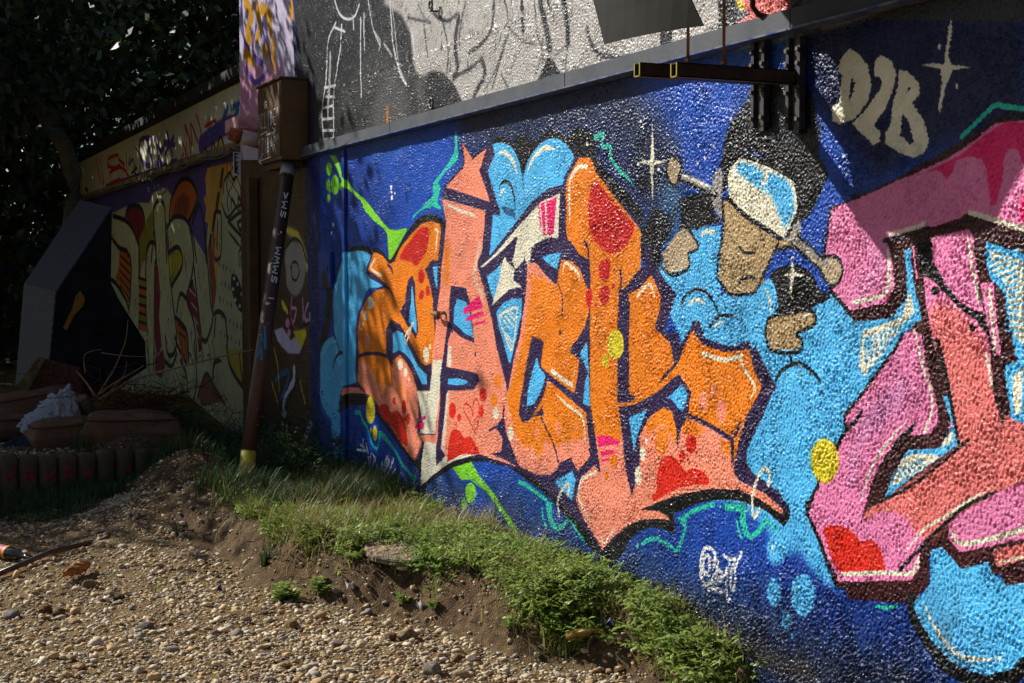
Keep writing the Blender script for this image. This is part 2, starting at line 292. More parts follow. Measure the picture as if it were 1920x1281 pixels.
('P','purple',[-9290,1673,-9133,1821,-9050,1816,-8811,1743,-8656,1811,-8480,1910,-8264,1996,-8058,2013,-7904,1993,-7830,1951,-7818,2068,-7871,2117,-7849,2179,-7609,2273,-7539,2306,-7569,2392,-7548,2432,-7499,2416,-7401,2342,-7334,2344,-7194,2385,-7130,2387,-7093,2319,-7185,2232,-7022,2015,-7022,1990,-7121,1997,-7167,1773,-6601,2053,-6414,2105,-6235,2115,-6250,2148,-6149,2231,-6093,2240,-5942,2226,-5492,1873,-5490,1708,-5354,1708,-5179,1599,-5271,1433,-5160,1437,-5142,1377,-5044,1489,-4996,1491,-4947,1420,-4763,1395,-4632,1426,-4617,1394,-4589,1408,-4449,1262,-4640,1005,-4647,949,-4609,917,-4431,870,-4358,815,-4358,780,-4395,744,-4517,786,-4700,794,-4845,776,-4996,739,-5198,663,-5175,599,-5202,574,-5264,584,-5378,576,-5496,539,-5606,460,-5757,321,-5796,332,-5999,390,-6409,561,-6697,610,-6900,647,-7263,638,-7457,618,-7701,545,-8026,423,-8257,325,-8279,455,-8722,599,-9066,724,-9291,767,-9587,742,-9933,653,-9898,792,-9769,860,-9523,907,-9536,1009,-9456,1358,-9308,1499,-8999,1585,-8945,1594,-9192,1637],0,0,1,None),
('S','black',[-9133,1825,-8996,1815,-8811,1743,-8656,1811,-8480,1910,-8264,1996,-8058,2012,-7904,1993,-7840,1955],39.2,0,4,1),
('S','black',[-5942,2210,-5848,2137,-5719,2069,-5594,1997,-5496,1928],62.9,0,12,1),
('P','black',[-9931,731,-9739,814,-9435,839,-9290,804,-9094,748,-8721,608,-8374,502,-8278,522,-8231,595,-8218,654,-8313,660,-8289,677,-7980,696,-7991,671,-8161,644,-8208,514,-8256,375,-8003,475,-7849,551,-7701,577,-7398,637,-7149,660,-7149,645,-7398,614,-7701,545,-8026,423,-8233,320,-8279,447,-8722,591,-9066,724,-9291,772,-9586,751,-9740,747,-9899,714],0,0,1,None),
('P','black',[-7701,577,-7398,639,-7301,650,-7078,650,-6814,647,-6567,621,-6348,570,-6000,460,-5823,390,-5758,439,-5631,516,-5682,514,-5485,588,-5321,621,-5231,638,-5321,653,-5485,636,-5333,692,-5155,749,-4996,792,-4845,821,-4701,836,-4563,825,-4404,783,-4358,810,-4358,780,-4395,742,-4517,783,-4700,794,-4845,776,-4996,739,-5198,663,-5175,599,-5202,574,-5264,584,-5378,576,-5496,539,-5681,422,-5581,464,-5757,315,-5796,332,-5999,390,-6409,561,-6697,610,-6900,647,-7263,635,-7457,615,-7701,545],0,0,1,'swoosh'),
('P','orange',[-9119,1816,-8969,1797,-8811,1735,-8707,1752,-8605,1836,-8408,1917,-8218,1978,-8059,1993,-7905,1969,-7894,1921,-7939,1748,-8061,1748,-8152,1700,-8062,1627,-8018,1507,-7985,1388,-8009,1266,-8020,1201,-8066,1134,-8134,1114,-8226,1116,-8512,1286,-8611,1341,-8763,1375,-8856,1324,-8870,1227,-8871,1139,-8793,1091,-8613,1153,-8368,1049,-8310,953,-8275,839,-8324,668,-8253,667,-8278,572,-8350,505,-8495,539,-8721,643,-9011,774,-9148,834,-9289,850,-9493,927,-9476,1068,-9431,1108,-9475,1106,-9472,1264,-9426,1386,-9279,1500,-9054,1566,-8919,1581,-8839,1595,-8998,1638,-9135,1673,-9253,1695],0,0,1,'letter1'),
('P','salmon',[-9476,1050,-9343,1076,-9201,1030,-9091,947,-8954,939,-8756,936,-8715,1095,-8613,1136,-8489,1100,-8321,969,-8275,839,-8289,680,-8207,639,-8278,572,-8350,505,-8721,643,-9148,834,-9289,850,-9493,927],0,22,1,None),
('S','orange',[-9034,1076,-9008,1006,-8981,955],92.6,0,62,0.8),
('S','orange',[-8615,947,-8603,896],62.4,0,17,0.8),
('S','orange',[-8479,940,-8479,864],35.2,0,13,0.8),
('S','orange',[-8901,899,-8902,872],41.3,0,18,0.8),
('P','cream',[-8310,946,-8067,964,-8043,1111,-7867,1122,-7900,1032,-7934,910,-7991,711,-8265,682,-8206,763,-8263,857],0,4,1,None),
('P','salmon',[-9755,804,-9834,788,-9881,803,-9707,860,-9464,878,-9304,849,-9435,839,-9646,826],0,0,1,None),
('P','redd',[-8265,1946,-8149,1956,-8081,1942,-8105,1845,-8174,1781,-8314,1725,-8409,1750,-8606,1768,-8555,1819,-8408,1883],1,8,1,None),
('P','redd',[-8221,1700,-8163,1667,-8198,1618,-8268,1626,-8267,1684],1,0,1,None),
('P','redd',[-8222,1573,-8176,1561,-8199,1519,-8257,1518,-8257,1552],1,0,1,None),
('P','redd',[-8096,1599,-8073,1555,-8130,1538,-8141,1586],1,0,1,None),
('S','cream',[-8003,1940,-7948,1930,-7960,1883,-7971,1812],20.7,1,0,1),
('S','cream',[-9092,1767,-9191,1709,-8971,1660],18.6,0,0,1),
('P','cream',[-9127,1476,-9132,1459,-9145,1445,-9166,1435,-9189,1431,-9213,1434,-9233,1443,-9246,1457,-9251,1473,-9246,1490,-9232,1504,-9212,1514,-9188,1518,-9164,1515,-9145,1506,-9131,1492],1,0,1,None),
('P','cream',[-9266,1386,-9270,1374,-9279,1363,-9292,1355,-9307,1352,-9323,1354,-9336,1361,-9344,1371,-9347,1384,-9344,1397,-9335,1408,-9322,1415,-9306,1418,-9291,1416,-9278,1409,-9269,1399],1,0,1,None),
('P','cream',[-9345,1324,-9346,1319,-9351,1314,-9358,1310,-9366,1309,-9374,1310,-9380,1313,-9385,1317,-9386,1323,-9385,1329,-9380,1333,-9373,1337,-9365,1338,-9357,1337,-9350,1334,-9346,1330],1,0,1,None),
('P','cream',[-9377,1291,-9378,1287,-9382,1283,-9387,1280,-9392,1279,-9398,1280,-9403,1282,-9406,1286,-9407,1290,-9406,1294,-9403,1298,-9398,1300,-9392,1301,-9386,1301,-9381,1299,-9378,1295],1,0,1,None),
('P','salmon',[-9215,1211,-9221,1190,-9236,1171,-9258,1158,-9285,1153,-9311,1156,-9333,1166,-9348,1184,-9353,1204,-9347,1226,-9332,1244,-9309,1257,-9283,1263,-9257,1259,-9235,1249,-9220,1231],1,14,0.8,None),
('P','cream',[-8092,1181,-8096,1162,-8106,1146,-8121,1135,-8138,1130,-8156,1133,-8170,1142,-8180,1158,-8184,1176,-8180,1195,-8170,1212,-8155,1223,-8137,1228,-8120,1225,-8105,1215,-8096,1200],1,0,1,None),
('P','cream',[-8056,1232,-8057,1226,-8061,1220,-8067,1216,-8074,1215,-8081,1216,-8087,1219,-8090,1224,-8092,1230,-8090,1236,-8086,1242,-8081,1246,-8074,1247,-8067,1246,-8061,1243,-8057,1238],1,0,1,None),
('P','cream',[-8559,1094,-8562,1080,-8573,1069,-8590,1060,-8609,1056,-8628,1058,-8645,1064,-8656,1074,-8659,1087,-8655,1101,-8644,1113,-8628,1121,-8608,1125,-8589,1123,-8573,1117,-8562,1106],1,0,1,None),
('P','cream',[-8480,1050,-8483,1040,-8490,1030,-8500,1024,-8512,1021,-8524,1022,-8535,1027,-8541,1036,-8544,1046,-8541,1057,-8534,1066,-8524,1072,-8512,1075,-8500,1074,-8489,1069,-8483,1060],1,0,1,None),
('P','cream',[-8424,1007,-8425,1003,-8429,1000,-8435,997,-8441,996,-8448,996,-8454,998,-8458,1001,-8459,1005,-8457,1009,-8454,1013,-8448,1015,-8441,1016,-8434,1016,-8429,1014,-8425,1011],1,0,1,None),
('S','purple',[-9475,1092,-9343,1118,-9143,1133,-8979,1137,-8858,1126],23.5,0,0,1),
('S','purple',[-8806,1090,-8781,1022,-8756,936],18.1,1,0,1),
('S','purple',[-9054,1566,-8865,1586,-8761,1544,-8705,1493],18.2,1,0,1),
('S','purple',[-8863,1735,-8759,1700,-8734,1657],22.6,1,0,1),
('S','purple',[-9450,1172,-9476,1068,-9463,967],14.5,1,0,1),
('S','purple',[-8286,938,-8275,856],12.9,1,0,1),
('S','purple',[-8112,952,-8129,869],12.7,1,0,1),
('P','purple',[-8386,1663,-8459,1633,-8497,1548,-8510,1489,-8610,1431,-8414,1315,-8318,1267,-8283,1320,-8305,1419,-8328,1518,-8334,1617],0,0,1,None),
('P','lb',[-8396,1596,-8412,1457,-8450,1372,-8313,1302,-8313,1377,-8352,1501,-8382,1600],0,0,1,None),
('P','purple',[-8163,1700,-8016,1760,-7895,1747,-7868,1700,-7874,1645,-7919,1525,-7974,1428,-7997,1299,-8018,1507,-8073,1611],0,0,1,None),
('P','lb',[-8012,1716,-7939,1724,-7947,1589,-7973,1596],0,0,1,None),
('P','purple',[-8776,1377,-8611,1350,-8512,1303,-8226,1125,-8134,1110,-8043,1136,-8020,1201,-8055,1054,-8101,965,-8274,949,-8333,985,-8392,1064,-8563,1147,-8663,1159,-8741,1111,-8755,1058,-8819,1089,-8879,1134,-8869,1315],0,0,1,None),
('P','lb',[-8752,1284,-8662,1307,-8561,1296,-8415,1181,-8273,1097,-8123,1057,-8130,998,-8215,993,-8368,1108,-8513,1163,-8638,1182,-8753,1154],0,0,1,None),
('S','cream',[-8365,1367,-8462,1313,-8512,1269,-8500,1227,-8389,1358],17.5,0,0,1),
('P','red',[-9038,771,-8956,805,-8849,806,-8797,767,-8668,787,-8543,739,-8494,667,-8495,577,-8619,602,-8772,673,-8957,716],1,0,1,None),
('P','red',[-8502,828,-8506,810,-8515,795,-8530,784,-8547,779,-8564,781,-8579,789,-8588,803,-8592,820,-8588,837,-8578,852,-8563,863,-8546,868,-8529,866,-8515,858,-8505,844],1,0,1,None),
('P','red',[-8699,847,-8702,837,-8708,829,-8716,823,-8727,820,-8737,821,-8745,826,-8751,833,-8753,842,-8751,852,-8745,860,-8736,866,-8726,869,-8716,868,-8707,863,-8701,856],1,0,1,None),
('P','red',[-8417,759,-8421,746,-8430,734,-8445,725,-8461,721,-8478,722,-8493,728,-8502,738,-8505,751,-8502,764,-8492,776,-8478,785,-8461,789,-8444,788,-8430,782,-8420,772],1,0,1,None),
('P','red',[-8503,755,-8504,749,-8509,743,-8515,738,-8523,736,-8530,737,-8537,740,-8541,745,-8542,751,-8541,758,-8537,764,-8530,768,-8522,770,-8515,770,-8508,767,-8504,762],1,0,1,None),
('P','mag',[-8336,725,-8276,744,-8001,791,-7997,735,-8343,703],0,0,1,None),
('P','mag',[-8264,765,-8159,809,-7989,857,-7983,833,-8206,771],0,0,1,None),
('S','mag',[-8102,855,-7989,889],21.0,0,0,1),
('P','salmon',[-7850,2116,-7222,2022,-7241,1920,-7269,1803,-7336,1745,-7327,1707,-7242,1597,-7131,1416,-7077,1288,-6953,1100,-6926,1031,-6979,955,-6988,903,-7078,851,-6988,788,-7006,721,-7096,692,-6970,678,-6797,660,-7301,667,-7496,637,-7701,585,-7850,535,-7981,477,-8163,404,-8245,360,-8220,513,-8184,633,-8265,674,-7991,703,-7979,785,-8023,862,-8054,1135,-8009,1266,-7952,1445,-7907,1589,-7874,1747,-7841,1826,-7808,1982],0,0,1,'letter2'),
('P','salmon',[-7548,2420,-7401,2316,-7203,2363,-7306,2246,-7157,2067,-7796,2180,-7539,2276,-7519,2313],0,0,1,None),
('P','cream',[-8172,643,-7984,654,-7985,538,-7828,589,-7597,628,-7339,661,-7496,627,-7701,581,-7871,520,-8026,455,-8245,356,-8231,511],0,0,1,None),
('P','cream',[-8025,1153,-7845,1163,-7900,1032,-7934,910,-7991,711,-8207,688,-8101,896],0,0,1,None),
('S','cream',[-7771,1215,-7760,1152,-7793,961,-7826,800,-7871,612],49.2,0,24,0.9),
('S','cream',[-7298,1833,-7355,1745,-7375,1670,-7317,1596,-7261,1537],34.8,0,22,0.7),
('S','orange',[-7788,1825,-7799,1747,-7800,1645],81.5,0,39,0.85),
('S','cream',[-7765,2077,-7570,2035,-7374,2002],19.8,0,0,1),
('S','cream',[-7765,2074,-7766,1980],12.2,1,0,1),
('P','purple',[-7727,1404,-7717,1358,-7781,1277,-7814,1126,-7595,1124,-7396,1121,-7315,1112,-7309,1075,-7396,1020,-7783,987,-7815,959,-7848,798,-7903,632,-7828,597,-7981,518,-7985,623,-7946,708,-7912,912,-7900,1080,-7845,1234,-7791,1386],0,0,1,None),
('P','lb',[-7782,1057,-7615,1072,-7495,1069,-7485,1053,-7595,1031,-7782,1024],0,0,1,None),
('P','purple',[-7726,1607,-7502,1594,-7453,1534,-7376,1288,-7574,1310,-7717,1350,-7759,1395,-7754,1528],0,0,1,None),
('P','lb',[-7634,1535,-7503,1514,-7453,1474,-7391,1316,-7513,1335,-7696,1390,-7679,1476],0,0,1,None),
('P','mag',[-7533,1479,-7308,1555,-7261,1490,-7543,1441],0,0,1,None),
('P','mag',[-7503,1415,-7493,1431,-7270,1471,-7238,1446,-7493,1403],0,0,1,None),
('S','mag',[-7395,1392,-7233,1413],15.5,0,0,1),
('P','cream',[-7730,1240,-7732,1234,-7736,1228,-7742,1224,-7749,1222,-7757,1223,-7763,1226,-7767,1232,-7769,1238,-7767,1245,-7763,1251,-7757,1255,-7749,1256,-7742,1256,-7736,1252,-7731,1247],1,0,1,None),
('P','cream',[-7731,1178,-7733,1161,-7741,1146,-7752,1136,-7765,1132,-7778,1134,-7789,1143,-7796,1157,-7798,1174,-7796,1191,-7788,1206,-7777,1216,-7764,1220,-7751,1217,-7740,1208,-7733,1194],1,8,1,None),
('P','purple',[-7353,1224,-7354,1219,-7356,1215,-7360,1213,-7365,1211,-7369,1212,-7373,1214,-7375,1218,-7376,1223,-7375,1227,-7373,1231,-7369,1234,-7365,1235,-7360,1235,-7356,1232,-7354,1229],1,0,1,None),
('S','brown',[-7908,1438,-7812,1441,-7801,1402],20.5,0,0,1),
('P','red',[-7662,881,-7666,862,-7678,846,-7695,834,-7716,829,-7737,830,-7755,839,-7766,853,-7771,871,-7766,889,-7754,906,-7736,917,-7716,923,-7695,921,-7677,912,-7666,898],1,0,1,None),
('P','red',[-7580,847,-7582,837,-7590,829,-7600,822,-7613,819,-7625,820,-7636,824,-7643,832,-7645,841,-7643,851,-7636,859,-7625,866,-7612,869,-7600,868,-7589,864,-7582,856],1,0,1,None),
('P','red',[-7641,801,-7642,796,-7645,792,-7649,789,-7654,787,-7659,788,-7663,790,-7666,794,-7667,798,-7666,803,-7663,807,-7659,811,-7654,812,-7649,812,-7644,809,-7642,806],1,0,1,None),
('P','red',[-7208,1008,-7211,993,-7222,980,-7238,970,-7257,966,-7275,967,-7291,974,-7302,986,-7306,1000,-7302,1016,-7291,1029,-7275,1039,-7256,1043,-7238,1041,-7222,1034,-7211,1023],1,0,1,None),
('P','red',[-7242,916,-7244,903,-7251,890,-7260,882,-7272,878,-7284,879,-7293,886,-7300,897,-7302,911,-7300,925,-7293,937,-7283,946,-7272,949,-7260,948,-7250,941,-7244,930],1,0,1,None),
('S','red',[-7358,778,-7456,844,-7535,890,-7515,930,-7436,922,-7397,872,-7397,940,-7358,974,-7310,940,-7329,878,-7377,844],11.8,0,0,1),
('S','red',[-7349,801,-7320,849,-7300,904],11.7,0,0,1),
('P','red',[-7796,581,-7763,711,-7700,764,-7597,768,-7536,736,-7436,754,-7359,717,-7320,665,-7536,643,-7785,566],1,0,1,None),
('P','orange',[-7013,1100,-7016,1085,-7026,1072,-7041,1063,-7059,1059,-7077,1060,-7092,1067,-7103,1079,-7106,1093,-7103,1108,-7092,1121,-7077,1130,-7059,1134,-7041,1132,-7026,1125,-7016,1114],1,7,1,None),
('P','orange',[-7061,991,-7064,977,-7074,965,-7088,956,-7105,952,-7121,953,-7136,960,-7145,970,-7149,984,-7145,997,-7136,1010,-7121,1018,-7105,1022,-7088,1021,-7074,1015,-7064,1004],1,7,1,None),
('P','cream',[-7038,924,-7041,911,-7049,900,-7062,892,-7078,888,-7093,889,-7106,895,-7114,905,-7118,917,-7114,929,-7106,941,-7093,949,-7077,952,-7062,951,-7049,946,-7041,936],1,0,1,None),
('S','purple',[-7169,812,-7096,835,-7024,864],11.4,1,0,1),
('S','purple',[-7457,653,-7457,651],11.9,0,0,1),
('P','cream',[-7298,1713,-7076,1790,-6698,1961,-6506,2042,-6294,2074,-6315,1857,-6475,1834,-6617,1795,-6633,1751,-6665,1707,-6698,1755,-6832,1696,-6849,1644,-6731,1610,-6900,1594,-7059,1534,-7131,1504,-6987,1736,-6949,1778,-7204,1711],0,0,1,None),
('P','purple',[-6790,1873,-6857,1742,-6818,1697,-6926,1743,-6952,1778,-7223,1700,-7308,1696,-7076,1772,-6900,1834,-6823,1868],0,0,1,None),
('P','purple',[-6706,1766,-6673,1721,-6682,1604,-6849,1644,-6815,1700,-6739,1710],0,0,1,None),
('P','lb',[-6993,1736,-7019,1671,-7113,1533,-7204,1663,-7076,1700],0,0,1,None),
('P','mag',[-6514,2033,-6463,2040,-6441,1873,-6467,1869],0,0,1,None),
('P','mag',[-6447,2038,-6331,2058,-6365,1875,-6429,1873],0,0,1,None),
('S','mag',[-6535,2020,-6522,1976,-6503,1918],14.0,0,0,1),
('S','purple',[-6625,1748,-6569,1741,-6428,1713,-6322,1667],17.5,0,0,1),
('P','lb',[-7077,1469,-6970,1522,-6866,1545,-6739,1551,-6747,1464,-6883,1205,-6909,1207,-6970,1293,-7041,1398],0,0,1,None),
('S','cream',[-7014,1420,-7014,1456,-6815,1500,-6806,1441,-6874,1276,-6970,1364,-7014,1420],14.8,0,2,1),
('S','cream',[-7005,1449,-6900,1389],11.1,0,2,1),
('S','cream',[-6970,1461,-6849,1401],11.1,0,2,1),
('S','cream',[-6926,1473,-6823,1427],11.0,0,2,1),
('S','cream',[-6892,1484,-6815,1451],11.0,0,2,1),
('S','cream',[-6961,1365,-6866,1319],11.1,0,2,1),
('S','cream',[-6935,1337,-6874,1297],11.1,0,2,1),
('P','salmon',[-6682,1604,-6665,1734,-6569,1734,-6474,1680,-6337,1621,-6322,1661,-6322,1693,-6248,1762,-6205,1761,-6119,1732,-6020,1649,-5981,1562,-5985,1499,-6033,1421,-6174,1306,-6081,1269,-6102,1200,-6144,1094,-6411,1179,-6496,1201,-6520,1227,-6473,1337,-6600,1362,-6648,1295,-6764,1023,-6781,937,-6739,903,-6664,913,-6567,957,-6426,1138,-6380,1142,-6003,1016,-5988,916,-5954,824,-6085,728,-6157,774,-6274,743,-6318,701,-6333,679,-6472,661,-6567,652,-6780,669,-6849,711,-6926,794,-6967,920,-6956,993,-6918,1060,-6849,1207,-6764,1359],0,0,1,'letter3'),
('P','orange',[-6617,1604,-6633,1673,-6474,1646,-6337,1614,-6292,1739,-6205,1755,-6090,1706,-5993,1612,-5981,1562,-5985,1499,-6033,1421,-6174,1306,-6081,1269,-6102,1200,-6144,1094,-6411,1179,-6496,1201,-6520,1227,-6473,1337,-6600,1362,-6648,1295,-6755,1024,-6777,937,-6739,903,-6632,923,-6426,1125,-6380,1135,-6003,1013,-6002,921,-6086,886,-6259,854,-6349,811,-6472,851,-6503,738,-6599,782,-6730,781,-6814,828,-6900,962,-6935,1009,-6815,1181,-6698,1396,-6665,1501],0,17,1,None),
('P','salmon',[-6519,866,-6522,852,-6529,840,-6539,831,-6551,827,-6563,828,-6574,835,-6581,846,-6583,859,-6581,873,-6574,886,-6563,894,-6551,898,-6539,897,-6529,890,-6522,879],1,10,0.8,None),
('P','salmon',[-6282,918,-6284,903,-6290,890,-6300,881,-6311,877,-6323,879,-6333,886,-6339,897,-6342,911,-6339,926,-6333,939,-6323,948,-6312,952,-6300,950,-6291,943,-6284,931],1,10,0.8,None),
('P','salmon',[-6086,944,-6088,934,-6094,925,-6104,918,-6114,915,-6125,916,-6135,921,-6141,928,-6143,938,-6141,948,-6135,957,-6126,964,-6115,967,-6104,966,-6095,961,-6088,954],1,13,0.6,None),
('S','orange',[-6503,793,-6503,725],21.2,0,10,0.7),
('P','purple',[-6600,1362,-6481,1330,-6512,1227,-6496,1194,-6411,1169,-6473,1067,-6615,942,-6664,913,-6739,904,-6777,944,-6755,1024],0,0,1,None),
('P','lb',[-6560,1255,-6528,1199,-6450,1170,-6496,1093,-6583,1010,-6673,992,-6656,1080,-6600,1194],0,0,1,None),
('P','purple',[-6496,1201,-6411,1179,-6130,1098,-5989,1055,-5968,1019,-6017,1024,-6202,1076,-6411,1146,-6473,1175],0,0,1,None),
('P','purple',[-5982,1499,-5967,1424,-5968,981,-6003,1041,-6144,1090,-6088,1201,-6081,1266,-6188,1305,-6019,1428],0,0,1,None),
('P','lb',[-6002,1359,-5983,1233,-5971,1051,-6045,1060,-6018,1174,-5990,1208,-6018,1244,-6074,1298],0,0,1,None),
('S','purple',[-6352,1657,-6292,1602,-6262,1550,-6262,1452],10.2,1,0,1),
('S','cream',[-6263,1677,-6234,1732,-6147,1706,-6090,1674,-6076,1636],16.8,1,0,1),
('S','cream',[-6373,1195,-6261,1163,-6166,1141],23.9,0,0,1),
('S','cream',[-6166,1141,-6116,1244],13.4,1,0,1),
('S','cream',[-6327,1079,-6201,1037,-6044,993,-6016,874],16.8,1,0,1),
('P','cream',[-6843,832,-6846,816,-6853,803,-6865,793,-6878,788,-6891,790,-6902,797,-6910,810,-6912,825,-6910,840,-6902,854,-6891,864,-6878,868,-6865,867,-6853,859,-6846,847],1,0,1,None),
('P','cream',[-6804,758,-6805,754,-6808,750,-6813,747,-6818,745,-6823,746,-6827,748,-6830,751,-6831,755,-6830,760,-6827,764,-6823,767,-6818,768,-6813,768,-6808,766,-6805,763],1,0,1,None),
('P','purple',[-6276,1390,-6277,1386,-6281,1383,-6285,1380,-6291,1379,-6297,1380,-6302,1382,-6305,1385,-6306,1389,-6305,1393,-6302,1397,-6297,1399,-6291,1400,-6285,1400,-6281,1398,-6277,1394],1,0,1,None),
('P','purple',[-6473,1033,-6496,998,-6472,966,-6599,944,-6520,989],0,0,1,None),
('S','purple',[-6504,956,-6410,878,-6349,811,-6311,755,-6303,743],13.9,0,0,1),
('P','purple',[-6988,896,-6953,835,-6772,670,-6849,674,-7151,688,-7006,717,-6988,788,-7069,837,-7206,807,-7078,851],0,0,1,None),
('P','purple',[-6567,650,-6410,669,-6311,712,-6289,745,-6142,795,-6171,772,-6088,727,-5960,823,-5988,846,-5920,885,-5865,753,-5919,784,-6064,702,-6113,578,-6021,499,-6258,566,-6472,620],0,0,1,None),
('P','lb',[-6348,643,-6156,722,-6113,682,-6149,578,-6229,600],0,0,1,None),
('S','cream',[-6288,479,-6303,543,-6273,601,-6200,654,-6192,619,-6207,597],17.1,0,0,1),
('P','salmon',[-5941,1009,-5893,857,-5863,747,-5919,781,-6064,698,-6113,578,-6025,504,-5830,392,-5732,474,-5631,522,-5681,508,-5485,590,-5321,622,-5231,628,-5236,643,-5321,654,-5485,636,-5333,692,-5155,749,-4996,791,-4895,813,-4701,836,-4563,823,-4430,789,-4400,789,-4405,808,-4518,847,-4701,873,-4730,896,-4738,937,-4750,951,-4756,1020,-4898,1053,-5084,1090,-5142,1028,-5168,946,-5180,1030,-5219,1094,-5292,1109,-5406,1051,-5500,950,-5541,855,-5559,805,-5558,679,-5634,826,-5564,684,-5608,769,-5660,1035],0,0,1,'letter4'),
('P','orange',[-6218,2127,-6178,2163,-6093,2232,-5969,2225,-5915,2156,-5492,1873,-5490,1708,-5651,1605,-5692,1555,-5693,1112,-5673,1040,-5660,950,-5774,889,-5893,894,-5948,1021,-5969,1063,-5968,1561,-5986,1643,-6048,1751,-6205,1829,-6227,1894],0,3,1,None),
('P','orange',[-5970,1297,-5694,1312,-5686,1070,-5660,920,-5736,906,-5840,931,-5907,905,-5948,1021,-5969,1108],0,9,1,None),
('P','orange',[-5597,1590,-5494,1618,-5398,1677,-5308,1586,-5330,1516,-5361,1446,-5228,1390,-5205,1311,-5183,1290,-5077,1424,-5046,1448,-4963,1396,-4902,1383,-4804,1372,-4635,1392,-4606,1320,-4547,1253,-4649,1131,-4699,1026,-4735,927,-4732,1033,-4761,1041,-5084,1104,-5074,1124,-5061,1197,-5161,1263,-5327,1177,-5525,1101,-5699,1075,-5699,1093,-5562,1108,-5526,1130,-5593,1150],0,0,1,None),
('P','orange',[-5406,1045,-5292,1106,-5219,1094,-5180,1030,-5169,974,-5190,972,-5291,1047,-5405,977,-5441,1009],0,11,1,None),
('P','orange',[-5137,1029,-5089,1075,-5000,1065,-4959,1058,-4999,1004,-5083,1012],0,17,1,None),
('P','orange',[-4828,1012,-4756,1017,-4750,951,-4818,976],0,16,1,None),
('P','orange',[-5242,969,-5246,946,-5257,925,-5275,910,-5295,903,-5316,905,-5334,916,-5346,934,-5351,957,-5347,981,-5335,1002,-5317,1016,-5297,1023,-5276,1021,-5258,1009,-5247,991],1,11,0.95,None),
('P','purple',[-6625,1809,-6569,1829,-6413,1859,-6263,1850,-6176,1835,-6076,1770,-5993,1747,-5968,1675,-5968,1561,-5978,1524,-6006,1612,-6076,1700,-6161,1739,-6278,1752,-6307,1687,-6322,1641,-6474,1693,-6617,1751],0,0,1,None),
('P','lb',[-6506,1762,-6413,1776,-6281,1782,-6329,1699,-6413,1727],0,0,1,None),
('S','purple',[-6028,1836,-5994,1801,-5989,1747,-5979,1675,-5972,1561],16.4,0,0,1),
('S','purple',[-5678,1697,-5665,1646,-5677,1567],15.7,0,0,1),
('P','purple',[-5684,1622,-5615,1586,-5584,1551,-5595,1378,-5589,1144,-5526,1127,-5574,1107,-5705,1095,-5693,1118,-5699,1434],0,0,1,None),
('P','purple',[-5680,1073,-5488,1099,-5488,1070,-5586,1040,-5573,954,-5542,885,-5487,969,-5486,850,-5552,686,-5583,730,-5647,928],0,0,1,None),
('P','lb',[-5586,1037,-5424,1086,-5500,973,-5542,888],0,0,1,None),
('P','purple',[-5395,1061,-5292,1109,-5214,1097,-5175,1025,-5168,946,-5142,1028,-5084,1090,-5074,1124,-5118,1232,-5215,1225,-5442,1109],0,0,1,None),
('P','orange',[-5292,1109,-5214,1097,-5180,1030,-5325,1044,-5395,1061],0,0,1,None),
('P','lb',[-5259,1152,-5128,1220,-5085,1182,-5121,1103,-5170,1121,-5214,1146],0,0,1,None),
('S','purple',[-5399,1474,-5375,1428],12.1,1,0,1),
('S','purple',[-5172,1313,-5216,1282,-5271,1244,-5316,1215],14.8,1,0,1),
('S','purple',[-5095,1097,-5000,1084,-4898,1064,-4751,1034],16.9,0,0,1),
('S','purple',[-4742,1037,-4746,995,-4750,920],16.4,1,0,1),
('S','purple',[-4746,1037,-4714,1061,-4682,1117],16.3,1,0,1),
('P','purple',[-4737,1059,-4738,1056,-4740,1053,-4743,1051,-4747,1050,-4750,1050,-4753,1051,-4755,1054,-4756,1057,-4756,1060,-4754,1063,-4750,1065,-4747,1066,-4743,1066,-4740,1065,-4738,1062],1,0,1,None),
('P','redd',[-5921,2113,-5848,2075,-5731,2003,-5593,1926,-5551,1889,-5605,1819,-5679,1784,-5768,1773,-5859,1799,-5953,1863,-5988,1976,-5975,2063],1,5,1,None),
('P','redd',[-5833,1746,-5774,1737,-5780,1669,-5819,1645,-5878,1663,-5885,1719],1,0,1,None),
('P','redd',[-5819,1626,-5780,1614,-5786,1559,-5831,1534,-5871,1563,-5878,1601],1,0,1,None),
('P','redd',[-6006,1612,-5952,1594,-5951,1543,-5978,1518,-6020,1555],1,0,1,None),
('P','redd',[-5726,1624,-5727,1619,-5730,1616,-5735,1613,-5741,1612,-5747,1613,-5752,1615,-5755,1619,-5756,1624,-5755,1628,-5752,1632,-5747,1635,-5741,1636,-5735,1635,-5730,1633,-5727,1629],1,0,1,None),
('P','redd',[-5895,1532,-5896,1527,-5899,1523,-5904,1520,-5911,1519,-5917,1520,-5922,1523,-5926,1527,-5927,1531,-5926,1536,-5922,1540,-5917,1543,-5911,1544,-5905,1543,-5899,1541,-5896,1537],1,0,1,None),
('S','cream',[-6010,2184,-6093,2189,-6149,2161,-6177,2124],23.2,0,0,1),
('S','cream',[-6177,2124,-6184,2061,-6191,1932],16.8,1,0,1),
('P','yellow',[-5641,1364,-5646,1337,-5662,1315,-5687,1299,-5716,1292,-5745,1295,-5770,1309,-5787,1330,-5793,1356,-5788,1383,-5771,1406,-5746,1422,-5717,1428,-5688,1424,-5663,1410,-5647,1389],1,3,1,None),
('P','yellow',[-5777,1280,-5780,1268,-5788,1258,-5799,1250,-5813,1247,-5827,1249,-5839,1255,-5848,1264,-5850,1276,-5848,1288,-5840,1298,-5828,1306,-5814,1309,-5800,1307,-5788,1301,-5780,1292],1,3,1,None),
('P','mag',[-5900,922,-5788,934,-5678,921,-5678,899,-5774,892,-5880,868],0,0,1,None),
